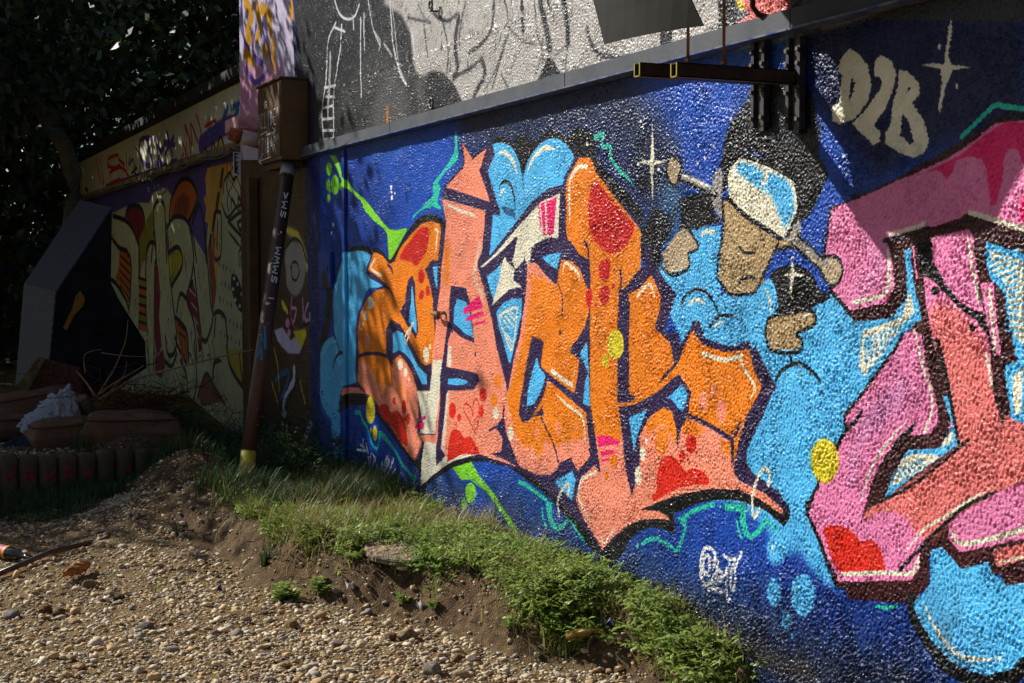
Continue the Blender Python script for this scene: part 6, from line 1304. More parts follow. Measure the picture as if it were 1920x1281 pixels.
('S','orL',[-18212,1145,-18163,1107,-18192,1059],17.0,1,0,0.8),
('S','black',[-19493,1302,-19398,1262,-19452,1197],23.8,1,0,0.8),
('S','orL',[-17391,1491,-17314,1454,-17357,1396],16.0,1,0,0.8),
('S','brL',[-16348,1212,-16436,1174,-16397,1102],19.9,1,0,0.8),
('S','black',[-14600,2020,-14636,1989,-14623,1911],20.2,1,0,0.8),
('S','orL',[-20130,1309,-20071,1267,-20111,1161],28.4,1,0,0.8),
('S','black',[-17647,2011,-17699,1973,-17679,1900],20.3,1,0,0.8),
('S','orL',[-17112,2167,-17207,2133,-17164,2080],25.7,1,0,0.8),
('S','brL',[-18083,773,-18034,736,-18066,641],15.1,1,0,0.8),
('S','brL',[-19069,1914,-19016,1873,-19047,1834],25.3,1,0,0.8),
('S','orL',[-16888,1115,-16936,1077,-16915,1046],22.6,1,0,0.8),
('S','brL',[-16363,1073,-16408,1036,-16391,955],22.2,1,0,0.8),
('S','brL',[-20539,1881,-20608,1837,-20585,1726],18.0,1,0,0.8),
('S','black',[-14933,1000,-15007,964,-14972,935],16.7,1,0,0.8),
('S','orL',[-14899,1816,-14864,1783,-14886,1703],13.9,1,0,0.8),
('S','black',[-18595,1227,-18707,1184,-18656,1125],27.1,1,0,0.8),
('S','brL',[-18344,1249,-18400,1208,-18379,1134],24.6,1,0,0.8),
('S','brL',[-20073,2004,-20014,1960,-20049,1909],24.4,1,0,0.8),
('S','black',[-20837,978,-20976,929,-20915,850],30.1,1,0,0.8),
('S','brL',[-21045,1554,-20936,1510,-20996,1463],23.6,1,0,0.8),
('S','brL',[-19753,903,-19656,864,-19712,789],20.8,1,0,0.8),
('S','brL',[-15205,1677,-15169,1644,-15192,1562],20.5,1,0,0.8),
('S','black',[-18440,1385,-18355,1347,-18405,1264],20.8,1,0,0.8),
('S','black',[-19731,425,-19522,547,-19593,408],23.4,1,0,1),
('S','black',[-15349,949,-15232,782,-15157,680],18.6,1,0,1),
('S','black',[-19115,820,-18945,578,-18899,450],22.7,1,0,1),
('S','black',[-15502,724,-15371,775,-15275,672],18.7,1,0,1),
('S','black',[-14795,1012,-14687,812,-14680,709],18.0,1,0,1),
('S','black',[-20379,480,-20165,511,-20134,374],24.1,1,0,1),
('S','black',[-16007,712,-15869,747,-15741,644],19.3,1,0,1),
('S','black',[-16387,662,-16242,727,-16206,615],19.7,1,0,1),
('S','black',[-20611,411,-20388,499,-20475,353],24.4,1,0,1),
('S','black',[-20565,438,-20345,501,-20367,360],24.3,1,0,1),
('S','black',[-16456,951,-16327,722,-16355,606],19.8,1,0,1),
('S','black',[-16152,959,-16026,739,-15998,628],19.5,1,0,1),
('S','black',[-15002,952,-14889,801,-14822,700],18.2,1,0,1),
('S','black',[-16004,771,-15869,747,-15788,641],19.3,1,0,1),
('S','black',[-16249,964,-16123,733,-16157,618],19.6,1,0,1),
('S','black',[-17229,580,-17067,682,-17106,560],20.7,1,0,1),
('S','black',[-16901,897,-16764,698,-16660,588],20.3,1,0,1),
('S','black',[-17809,710,-17648,650,-17575,531],21.3,1,0,1),
('S','black',[-20123,507,-19916,525,-19784,396],23.8,1,0,1),
('S','black',[-15389,913,-15270,780,-15294,671],18.7,1,0,1),
('S','black',[-19901,449,-19692,537,-19663,403],23.6,1,0,1),
('S','black',[-18192,692,-18025,629,-17940,509],21.7,1,0,1),
('S','black',[-18694,738,-18524,601,-18417,480],22.2,1,0,1),
('S','black',[-15821,887,-15696,757,-15755,643],19.1,1,0,1),
('S','black',[-15053,786,-14931,799,-14888,696],18.3,1,0,1),
('S','black',[-18100,531,-17923,634,-17906,511],21.6,1,0,1)]
def pigment(name,items,x0,x1,z0,z1,ppm,base,tags=None):
    Wd=int((x1-x0)*ppm); Hd=int((z1-z0)*ppm); img=np.zeros((Hd,Wd,3),np.float32)+np.array(base,np.float32)/255.
    ti=np.zeros((Hd,Wd),np.uint8)
    paint(img,load(items,x0,z1,ppm),pal,ti,tags)
    # patchy sprayed coverage, drips and dust (real paint variation)
    yy,xx=np.mgrid[0:Hd,0:Wd].astype(np.float32)/ppm
    v=vnoise(xx,yy,21,2.1)*.10+vnoise(xx,yy,22,7)*.08+vnoise(xx,yy,23,24)*.06
    img*= (1+v)[...,None]
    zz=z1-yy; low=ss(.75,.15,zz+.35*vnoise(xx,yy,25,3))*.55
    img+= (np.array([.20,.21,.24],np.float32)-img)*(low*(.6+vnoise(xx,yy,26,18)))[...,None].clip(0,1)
    im=bpy.data.images.new(name,Wd,Hd); a=np.ones((Hd,Wd,4),np.float32); a[...,:3]=img[::-1].clip(0,1)
    im.pixels.foreach_set(a.ravel()); im.update(); im.pack(); return im,ti
def paintmat(name,im,rough=.29,bump=(80,.0012),spec=.27,b2=(210,.0006)):
    m=bpy.data.materials.new(name); m.use_nodes=True; n=m.node_tree; L=n.links.new; b=n.nodes['Principled BSDF']
    uv=n.nodes.new('ShaderNodeUVMap'); uv.uv_map='UVMap'; tc=n.nodes.new('ShaderNodeNewGeometry')
    nz=n.nodes.new('ShaderNodeTexNoise'); nz.inputs['Scale'].default_value=90; nz.inputs['Detail'].default_value=2; L(tc.outputs['Position'],nz.inputs['Vector'])
    sub=n.nodes.new('ShaderNodeVectorMath'); sub.operation='SUBTRACT'; sub.inputs[1].default_value=(.5,.5,.5); L(nz.outputs['Color'],sub.inputs[0])
    sc=n.nodes.new('ShaderNodeVectorMath'); sc.operation='MULTIPLY'; sc.inputs[1].default_value=(.0013,.0026,0); L(sub.outputs[0],sc.inputs[0])
    ad=n.nodes.new('ShaderNodeVectorMath'); ad.operation='ADD'; L(uv.outputs[0],ad.inputs[0]); L(sc.outputs[0],ad.inputs[1])
    t=n.nodes.new('ShaderNodeTexImage'); t.image=im; t.extension='EXTEND'; L(ad.outputs[0],t.inputs[0]); L(t.outputs[0],b.inputs['Base Color'])
    b.inputs['Roughness'].default_value=rough; b.inputs['Specular IOR Level'].default_value=spec
    prev=None
    for s,d in (bump,b2):
        z=n.nodes.new('ShaderNodeTexNoise'); z.inputs['Scale'].default_value=s; z.inputs['Detail'].default_value=2.5; L(tc.outputs['Position'],z.inputs['Vector'])
        bp=n.nodes.new('ShaderNodeBump'); bp.inputs['Distance'].default_value=d*4; bp.inputs['Strength'].default_value=1; L(z.outputs[0],bp.inputs['Height'])
        if prev: L(prev.outputs[0],bp.inputs['Normal'])
        prev=bp
    L(prev.outputs[0],b.inputs['Normal']); return m
WX0,WX1,WZ0,WZ1=-12.85,-2.5,-.35,4.35
TAGS=dict(letter1=1,letter2=2,letter3=3,letter4=4,figure=5,fist=5,fist2=5,pinkletter=6,circle=7)
imM,tagM=pigment('mural_pigment',MAIN,WX0,WX1,WZ0,WZ1,400,(24,44,110),TAGS)
mMural=paintmat('sprayed stucco',imM)
def uvset(me,x0,x1,z0,z1):
    uv=me.uv_layers.new(name='UVMap'); n=len(me.vertices); c=np.empty(n*3,np.float32); me.vertices.foreach_get('co',c); c=c.reshape(-1,3)
    li=np.empty(len(me.loops),np.int32); me.loops.foreach_get('vertex_index',li); q=c[li]
    u=np.stack([(q[:,0]-x0)/(x1-x0),(q[:,2]-z0)/(z1-z0)],1).astype(np.float32); uv.data.foreach_set('uv',u.ravel())
# relief of the thrown render: band limited random field
NX,NZ,DX=4096,2048,.0025
fx=np.fft.rfftfreq(NX,DX)[None,:]; fz=np.fft.fftfreq(NZ,DX)[:,None]; f=np.hypot(fx,fz*.9)
spec=np.fft.rfft2(rng.standard_normal((NZ,NX)).astype(np.float32))
h1=np.fft.irfft2(spec*np.exp(-((f-62)/26)**2),s=(NZ,NX)); h1/=h1.std()
h2=np.fft.irfft2(spec*np.exp(-(f/5)**2),s=(NZ,NX)); h2/=h2.std()
relief=(np.clip(h1,-1.0,2.4)*.0026+h2*.0014)*(.75+.5*ss(-.5,.5,h2*.6)).astype(np.float32)
# columns get denser towards the near end
cam_x=0.; xs=[WX0]; 
while xs[-1]<WX1: xs.append(xs[-1]+max(.004,.0010*abs(xs[-1]*.95)))
xs=np.array(xs); zs=np.concatenate([np.arange(WZ0,3.0,.0056),np.arange(3.0,WZ1,.02)])
X,Z=np.meshgrid(xs,zs); ix=((X-WX0)/DX).astype(int)%NX; iz=((Z-WZ0)/DX).astype(int)%NZ
amp=np.clip(1.15-.055*(np.abs(X)-4),.55,1.1)
rough_low=1+.9*ss(.7,.2,Z)
Y=-relief[iz,ix]*amp*rough_low
Vg=np.stack([X,Y,Z],-1).reshape(-1,3); nc=len(xs); nr=len(zs)
ii=np.arange(nr*nc).reshape(nr,nc); Fg=np.stack([ii[:-1,:-1],ii[:-1,1:],ii[1:,1:],ii[1:,:-1]],-1).reshape(-1,4)
fxc=(X[:-1,:-1]+X[1:,1:])/2; fzc=(Z[:-1,:-1]+Z[1:,1:])/2
tI=tagM[np.clip(((WZ1-fzc)*400).astype(int),0,tagM.shape[0]-1),np.clip(((fxc-WX0)*400).astype(int),0,tagM.shape[1]-1)].ravel()
upper=(fzc.ravel()>2.56)
tI=np.where((tI==0)&upper,9,tI)
wall=empty('painted_wall',(-7.5,0,0),'tall rough stucco building wall covered in a bright blue, orange and pink graffiti mural','wall')
wall.location=(0,0,0)
names={0:('mural_background',None),1:('painted_letter','curled orange letter with salmon belly and red drips at the left of the mural'),
2:('painted_letter','salmon letter drawn as a tower with a pointed roof'),3:('painted_letter','orange and salmon letter with a cream wing behind its top'),
4:('painted_letter','wide orange letter with a big red drop on its head and a long pointed foot'),5:('painted_figure','grey-tan painted boxer head with a blue and cream headband and two fists'),
6:('painted_letter','big pink letter with maroon shadow edge and red heart'),7:('painted_bubble','light blue round bubble under the pink letter'),9:('upper_render',None)}
for k,(nm,lb) in names.items():
    sel=Fg[tI==k]
    if not len(sel): continue
    u,inv=np.unique(sel,return_inverse=True); me=npmesh(nm,Vg[u],inv.reshape(-1,4)); uvset(me,WX0,WX1,WZ0,WZ1)
    link(nm,me,mMural,wall,label=lb)
mCore=mat('dark wall core',(.03,.04,.09),.8,noise=(3,(.05,.05,.07),1),bump=(40,.006))
boxo('wall_core',(-12.84,7,.012,4.5,-.4,4.6),mCore,wall,bevel=0)
# ledge of steel angle, in lengths
mSteel=mat('grey painted angle',srgb((74,78,84)),.6,.3,noise=(7,srgb((58,64,72)),1),bump=(60,.0008))
mSteelRust=mat('rusty steel',srgb((92,70,52)),.7,.3,noise=(9,srgb((150,96,40)),.8),bump=(50,.002))
mBlueLip=mat('blue overspray',srgb((34,58,120)),.4,.5,noise=(14,srgb((120,124,134)),.9))
ld=bpy.data.objects.new('ledge',None); COLL.objects.link(ld); ld.parent=wall; 
ld=None
cuts=[-10.82,-8.62,-6.12,-4.30,-2.0,7]
for a,b in zip(cuts,cuts[1:]):
    bm=bmesh.new(); box(bm,a+.001,b-.001,-.062,-.004,2.565,2.636)
    o=bmo('ledge_rail',bm,mSteel,wall,bevel=.003)
    bm=bmesh.new(); box(bm,a+.001,b-.001,-.078,.0,2.556,2.564); bmo('rail_lip',bm,mBlueLip,o,bevel=.001)
# batten, hatch, hooks
def painted(name,b,parent,bevel=.004,label=None):
    bm=bmesh.new(); box(bm,*b); bmesh.ops.bevel(bm,geom=bm.edges[:],offset=bevel,segments=2,affect='EDGES'); me=bpy.data.meshes.new(name); bm.to_mesh(me); bm.free(); uvset(me,WX0,WX1,WZ0,WZ1); return link(name,me,mMural2,parent,label=label)
mMural2=paintmat('sprayed smooth metal',imM,.34,(30,.0004),.5,(200,.0001))
painted('batten',(-9.765,-9.70,-.022,.0,.12,2.545),wall,.006)
hb=painted('hatch',(-10.33,-10.02,-.028,.0,1.56,1.83),wall,.008,'small flat service hatch painted over in blue')
painted('latch',(-10.12,-10.08,-.034,-.028,1.68,1.72),hb,.002)
mHook=mat('hook metal',(.12,.1,.08),.5,.5,.6)
for x,z in [(-7.93, 3.252), (-7.926, 2.679)]:
    a=[(x+.03*math.cos(t),-.045-.0*t,z+.03*math.sin(t)) for t in np.linspace(.4,5.6,14)]
    V,F=tubeV(a,.007,6); t=tube('hook',[(x,-.0,z-.03),(x,-.045,z-.03)]+a,.0075,mHook,wall,6)
tube('spout',[(-7.917, 0.0, 1.44), (-7.917, -0.05, 1.44), (-7.817, -0.055, 1.44), (-7.797, -0.055, 1.41)],.012,mSteelRust,wall,8,label='short rusty pipe stub poking out of the tower letter')
tube('cable_drop',[(-4.498, -0.09, 3.133), (-4.498, -0.09, 2.673), (-4.488, -0.07, 2.643), (-4.483, -0.01, 2.633)],.011,mat('dark red pipe',srgb((70,30,26)),.5),wall,8)
# ------------------------------------------------------------------ steel brackets, rods, sheet and the unseen canopy that shades the mural
mBlack=mat('black steel channel',srgb((36,32,30)),.5,.4,noise=(20,srgb((86,58,36)),.5),bump=(60,.001))
mOlive=mat('cut channel end',srgb((150,140,36)),.5,.4)
mPlate=mat('blue painted bracket plate',srgb((16,18,28)),.5,.4,noise=(18,srgb((90,92,105)),.35))
def bracket(x,z,L,label):
    r=empty('wall_bracket',(x,0,z),label,'bracket','steel channel brackets bolted to the wall')
    t=.004; h=.050; wd=.042
    bm=bmesh.new(); box(bm,-wd/2,-wd/2+t,-L,-.012,-h/2,h/2); box(bm,-wd/2,wd/2,-L,-.012,h/2-t,h/2); box(bm,-wd/2,wd/2,-L,-.012,-h/2,-h/2+t)
    box(bm,wd/2-t,wd/2,-L,-.012,-h/2,h/2)
    bmo('arm',bm,mBlack,r)
    bm=bmesh.new(); box(bm,-wd/2+t,wd/2-t,-L+.03,-L+.034,-h/2+t,h/2-t); bmo('channel_plug',bm,mOlive,r); bm=bmesh.new(); box(bm,-wd/2-.001,-wd/2+t+.001,-L-.003,-L,-h/2,h/2); box(bm,wd/2-t-.001,wd/2+.001,-L-.003,-L,-h/2,h/2); box(bm,-wd/2,wd/2,-L-.003,-L,-h/2,-h/2+t)
    bmo('cut_end',bm,mOlive,r)
    for s in (-1,1):
        bm=bmesh.new(); box(bm,s*.034-.012,s*.034+.012,-.035,-.008,-.185,.145); o=bmo('upright',bm,mPlate,r,bevel=.003)
        for dz in (.05,-.05,-.15,.1):
            bm=bmesh.new(); bmesh.ops.create_cone(bm,segments=6,radius1=.009,radius2=.009,depth=.01,cap_ends=True); bmesh.ops.rotate(bm,verts=bm.verts,matrix=Matrix.Rotation(R(90),3,'X')); bmesh.ops.translate(bm,verts=bm.verts,vec=(s*.034,-.04,dz)); bmo('bolt',bm,mHook,o)
    bm=bmesh.new(); box(bm,-.022,.022,-.02,-.006,-.2,.14); bmo('back_plate',bm,mBlack,r)
    return r
bracket(-4.32,2.392,.53,'nearer black channel bracket whose open end carries the thin threaded rods')
bracket(-4.545,2.42,.55,'farther black channel bracket ending in an open yellowish channel mouth')
mRod=mat('brass rod',srgb((140,100,44)),.4,.5,.6)
for (y,lab) in ((-.475,'thin brassy rod rising from the near bracket behind the metal sheet'),(-.328,'thin dark rod rising from the near bracket beside the metal sheet')):
    r=empty('threaded_rod',(-4.32,y,2.423),lab,'rod','rods standing on the near bracket')
    tube('shaft',[(0,0,0),(0,0,.87)],.0055,mRod,r,8); 
    bm=bmesh.new(); bmesh.ops.create_cone(bm,segments=6,radius1=.013,radius2=.013,depth=.012,cap_ends=True); bmesh.ops.translate(bm,verts=bm.verts,vec=(0,0,.006)); bmo('nut',bm,mRod,r)
aw=empty('shadow_canopy',(-4,-.45,3.3),'unseen canopy shaped to cast the shadow on the mural, with the grey sheet hanging from it','shadow_canopy')  # added out of view, shaped so that its shadow falls on the mural
aw.location=(0,0,0)
boxo('shadow_sheet',(-5.10,-4.6,-.94,-.002,3.30,3.34),mBlack,aw)  # two depths, chosen for the edge of the cast shadow
boxo('shadow_sheet',(-4.599,7,-.99,-.002,3.30,3.34),mBlack,aw)
boxo('front_beam',(-4.6,7,-.99,-.95,3.341,3.46),mBlack,aw)
mSheet=mat('grey zinc sheet',srgb((46,46,43)),.6,.25,noise=(3,srgb((36,36,33)),1),bump=(4,.002))
def sheet():
    A,B,Cc,Dd=[Vector(p) for p in [(-4.745, -0.58, 2.539), (-4.074, -0.58, 2.504), (-4.265, -0.899, 3.31), (-5.0, -0.661, 3.31)]]   # bottom left, bottom right, top right, top left
    V=[];F=[]; N=8
    for j in range(N+1):
        for i in range(N+1):
            u,v=i/N,j/N; p=(A*(1-u)+B*u)*(1-v)+(Dd*(1-u)+Cc*u)*v
            p=p+Vector((0,-.02*math.sin(math.pi*u)*(1-v)+.035*max(0,u-.8)*5*(1-v)*.4,0)); V.append(p)
    n=len(V); V+= [p+Vector((0,.004,0)) for p in V]
    for j in range(N):
        for i in range(N):
            a=j*(N+1)+i; F.append((a,a+1,a+N+2,a+N+1)); F.append((n+a,n+a+N+1,n+a+N+2,n+a+1))
    for i in range(N): F.append((i+1,i,n+i,n+i+1)); k=i*(N+1); F.append((k,k+N+1,n+k+N+1,n+k)); k+=N; F.append((k+N+1,k,n+k,n+k+N+1))
    me=bpy.data.meshes.new('hanging_sheet'); me.from_pydata([tuple(p) for p in V],[],F)
    link('hanging_sheet',me,mSheet,aw,label='grey metal sheet hanging down with a slanting lower edge')
sheet()
# ------------------------------------------------------------------ left end: box, pipes, post, far wall
mBrown=mat('brown painted metal',srgb((96,70,40)),.5,.4,noise=(5,srgb((76,54,32)),1),bump=(30,.0012))
mWhitePaint=mat('white marker',srgb((205,208,212)),.6)
def strokes3(name,items,org,ux,uz,nrm,wd,m,parent):
    """marker lettering: thin ribbons lying on a surface"""
    V=[];F=[]; org,ux,uz,nrm=[Vector(v) for v in (org,ux,uz,nrm)]
    for st in items:
        P=[org+ux*a+uz*b+nrm for a,b in st]
        for i in range(len(P)-1):
            a,b=P[i],P[i+1]; d=(b-a).normalized(); s=nrm.normalized().cross(d)*wd; a=a-d*wd*.6; b=b+d*wd*.6; k=len(V)
            V+=[a-s,b-s,b+s,a+s]; F.append((k,k+1,k+2,k+3))
    me=bpy.data.meshes.new(name); me.from_pydata([tuple(v) for v in V],[],F); return link(name,me,m,parent)
bx=empty('junction_box',(-11.2,-.11,2.4),'brown metal cabinet on the wall with white marker tags','electrical box'); bx.location=(0,0,0)
BX=(-11.345, -10.648, 2.538, 3.145)
boxo('cabinet',(BX[0],BX[1],-.215,-.003,BX[2],BX[3]),mBrown,bx,.006)
boxo('cabinet_door',(BX[0]+.02,BX[1]-.02,-.224,-.2155,BX[2]+.03,BX[3]-.02),mBrown,bx,.003)
boxo('rain_lid',(BX[0]-.015,BX[1]+.015,-.232,-.003,BX[3]+.001,BX[3]+.018),mBrown,bx,.004)
boxo('base_tray',(BX[0]+.05,BX[1]-.15,-.17,-.003,BX[2]-.05,BX[2]-.002),mBrown,bx,.004)
G={'C':[[(.9,.85),(.4,1),(.1,.6),(.15,.1),(.8,.05)]],'L':[[(.2,1),(.2,0),(.8,.05)]],'Y':[[(.1,1),(.5,.5),(.9,1)],[(.5,.55),(.4,-.1)]],'D':[[(.2,0),(.2,1),(.8,.7),(.8,.3),(.2,0)]],'E':[[(.9,1),(.2,.95),(.2,.05),(.9,0)],[(.2,.5),(.7,.5)]],
'Z':[[(.1,1),(.9,1),(.1,0),(.9,0)]],'I':[[(.5,1),(.5,0)]],'B':[[(.2,0),(.2,1),(.8,.75),(.2,.5),(.85,.25),(.2,0)]],'A':[[(0,0),(.5,1),(1,0)],[(.2,.4),(.8,.4)]],'R':[[(.2,0),(.2,1),(.8,.75),(.2,.5),(.9,-.1)]],
'S':[[(.9,.9),(.3,1),(.1,.7),(.8,.35),(.7,0),(.1,.05)]],'M':[[(.05,0),(.1,1),(.5,.4),(.9,1),(.95,0)]],'W':[[(.05,1),(.2,0),(.5,.6),(.8,0),(.95,1)]],'K':[[(.2,1),(.2,0)],[(.9,1),(.2,.5),(.9,0)]],'.':[[(.4,.4),(.6,.45)]],'!':[[(.5,1),(.5,.3)],[(.5,.08),(.5,0)]],'"':[[(.3,1),(.3,.7)],[(.6,1),(.6,.7)]],
'G':[[(.9,.8),(.4,1),(.1,.5),(.4,0),(.9,.2),(.9,.5),(.5,.45)]],'F':[[(.2,0),(.2,1),(.9,1)],[(.2,.5),(.7,.5)]],'<':[[(.9,.9),(.1,.5),(.9,.1)]],' ':[]}
def word(s,x,y,w,h): 
    out=[]
    for i,c in enumerate(s): out+=[[(x+(i+a*.82)*w,y+b*h) for a,b in st] for st in G[c]]
    return out
bw=BX[1]-BX[0]; bh=BX[3]-BX[2]
LET=[]
it=word('G',.32,.70,.16,.09)+word('"CLYDE"',.04,.45,.135,.2)+[[(.15,.38),(.45,.40),(.4,.35),(.8,.37)],[(.66,.43),(.82,.37),(.64,.33)]]+word('"ZIBAR"',.04,.12,.135,.2)+[[(.6,.06),(.08,.04)],[(.22,.1),(.05,.04),(.2,-.0)]]
for q_ in it: strokes3('marker_stroke',[q_],(BX[0],-.2245,BX[2]),(bw,0,0),(0,0,bh),(0,-.0015,0),.0042,mWhitePaint,bx)
# leaning downpipe
PF,PT=((-9.566, -0.8, 0.171), (-10.748, -0.135, 2.491))
pr=empty('downpipe',PF,'brown painted pipe leaning from the cabinet down to the ground, yellow at its foot','pipe'); pr.location=(0,0,0)
mYel=mat('yellow paint',srgb((190,178,38)),.5,.4,noise=(8,srgb((120,112,40)),.6)); mGal=mat('galvanised collar',srgb((140,142,146)),.4,.5,.3)
a=Vector(PF);b=Vector(PT); d=b-a; rr=.052
pm=bpy.data.materials.new('pipe paint'); pm.use_nodes=True; n=pm.node_tree; bs=n.nodes['Principled BSDF']; bs.inputs['Roughness'].default_value=.5
g=n.nodes.new('ShaderNodeNewGeometry'); tn=n.nodes.new('ShaderNodeTexNoise'); tn.inputs['Scale'].default_value=9; tn.inputs['Detail'].default_value=6; n.links.new(g.outputs['Position'],tn.inputs['Vector'])
cr=n.nodes.new('ShaderNodeValToRGB'); e=cr.color_ramp.elements; e[0].position=.0; e[0].color=(*srgb((84,52,30)),1); e[1].position=1; e[1].color=(*srgb((205,200,205)),1)
x=e.new(.665); x.color=(*srgb((70,44,27)),1); x=e.new(.675); x.color=(*srgb((190,186,192)),1); n.links.new(tn.outputs[0],cr.inputs[0]); n.links.new(cr.outputs[0],bs.inputs['Base Color'])
tube('pipe_shaft',[a+d*.11,a+d*.5,a+d*.97],rr,pm,pr,20)
tube('yellow_foot',[a-Vector((0,0,.12)),a+d*.115],rr*1.015,mYel,pr,20)
tube('collar',[a+d*.965,b],rr*1.12,mGal,pr,20)
# lettering running along the pipe
pd=d.normalized(); side=pd.cross((Vector(CAM['pos'])-a).normalized()).normalized(); nn=side.cross(pd).normalized()*-1
if nn.dot(Vector(CAM['pos'])-a)<0: nn=-nn
it=word('! SMWM . SM<',0,-.5,.085,.65)
for q_ in it: strokes3('marker_stroke',[q_],a+d*.545+side*0,pd*.95,side*-.055,nn*(rr*1.03),.0045,mWhitePaint,pr)
mLB=mat('light blue marker',srgb((70,120,150)),.6); strokes3('paint_dashes',[[(0,0),(.25,.3)],[(.12,-.2),(.34,.12)],[(.02,.4),(.2,.1)]],a+d*.37,pd*.8,side*-.08,nn*(rr*1.04),.008,mLB,pr)
# straight thin post behind
boxo('wall_post',(-12.28,-12.18,-.09,-.012,.05,BX[2]-.05),mBrown,None,label='thin straight brown post standing against the wall left of the leaning pipe',cat='post')
# painted pipe stub and ledge stub
sp=[(-11.75, -0.089, 2.762), (-11.75, -0.268, 2.799), (-11.75, -0.357, 2.822)]
st=empty('pipe_stub',sp[0],'stubby horizontal pipe sprayed white, orange and grey beside the cabinet','pipe'); st.location=(0,0,0)
mStub=mat('sprayed stub',srgb((170,172,180)),.5,.4,noise=(14,srgb((196,110,70)),1)); 
tube('stub_body',[sp[0],sp[1]],.062,mStub,st,20); tube('stub_cap',[sp[1],sp[2]],[.064,.052],mat('rusty orange cap',srgb((176,96,50)),.6,noise=(12,srgb((110,50,50)),1)),st,20)
boxo('coping_stub',(-12.4, -11.9, -0.244, -0.01, 2.882, 2.992),mat('pink coping',srgb((206,160,164)),.7,noise=(8,srgb((150,70,80)),.6)),None,label='short pinkish coping stone above the sprayed pipe stub',cat='coping')
pl=empty('tag_plate',(0,0,0),'small white plate with black marker tag hanging under the pipe stub','sign')
PLB=(-12.012, -12.0, -0.266, -0.204, 2.489, 2.692)
boxo('plate',PLB,mat('white plate',srgb((176,182,196)),.6),pl,.001)
mInk=mat('black marker',(.01,.01,.012),.6)
for q_ in word('F',.1,.62,.7,.3)+word('E',.1,.38,.7,.2)+word('R',.1,.12,.7,.22): strokes3('marker_stroke',[q_],(PLB[1]+.001,PLB[2],PLB[4]),(0,PLB[3]-PLB[2],0),(0,0,PLB[5]-PLB[4]),(.001,0,0),.006,mInk,pl)
mRed=mat('red wire',srgb((120,30,40)),.5)
tubes('wire_tangle',[([(-12.3+random.uniform(-.06,.06),-.2+random.uniform(-.05,.05),2.75-k*.02*(1+i)) for k in range(1)]+[(-12.3+.08*math.sin(i*2+t*5),-.18+.06*math.cos(i+t*4),2.7-.5*t) for t in np.linspace(0,1,12)],.004) for i in range(4)],mRed,None,label='tangle of red wires hanging under the sprayed pipe stub',cat='wires')
# far wall
imL,_=pigment('far_wall_pigment',LEFT,-27,-12.3,-.35,3.7,130,(120,116,80))
mLeft=paintmat('old painted render',imL,.6,(60,.001),.3,(200,.0003))
fwl=empty('far_wall',(0,0,0),'long shaded wall behind, painted with cream letters and a spiky one-eyed creature','wall')
def lpaint(name,b,bevel=0,label=None):
    bm=bmesh.new(); box(bm,*b)
    if bevel: bmesh.ops.bevel(bm,geom=bm.edges[:],offset=bevel,segments=1,affect='EDGES')
    me=bpy.data.meshes.new(name); bm.to_mesh(me); bm.free(); uvset(me,-27,-12.3,-.35,3.7); return link(name,me,mLeft,fwl,label=label)
lpaint('wall_body',(-27,-12.85,.15,.5,-.35,2.83))
for i in range(13):
    x=-12.87-i*1.02; lpaint('cladding_panel',(x-1.0,x,.135,.4,2.90,3.47),.006)
boxo('ledge_beam',(-27,-12.87,.06,.4,2.832,2.895),mat('ochre beam',srgb((150,130,84)),.8,noise=(6,srgb((90,80,60)),1)),fwl)
mRoof=mat('dark roof edge',(.012,.013,.012),.8)
boxo('roof_edge',(-27,-12.87,.02,1.6,3.475,3.58),mRoof,fwl)
cb=[]
for k in range(4):
    z=2.86-k*.012; cb.append(([(-12.9-i*.9,.05-.012*k,z-.05*abs(math.sin(i*1.7+k))) for i in range(14)],.008))
cb.append(([(-16.2,.04,2.82),(-16.5,.03,2.62),(-17,.03,2.58),(-17.6,.04,2.8)],.007))
tubes('cable_bundle',[(curve(p,4),r) for p,r in cb],mat('old cable',(.12,.11,.08),.6),None,label='bundle of sagging cables fixed along the beam of the far wall',cat='cables')
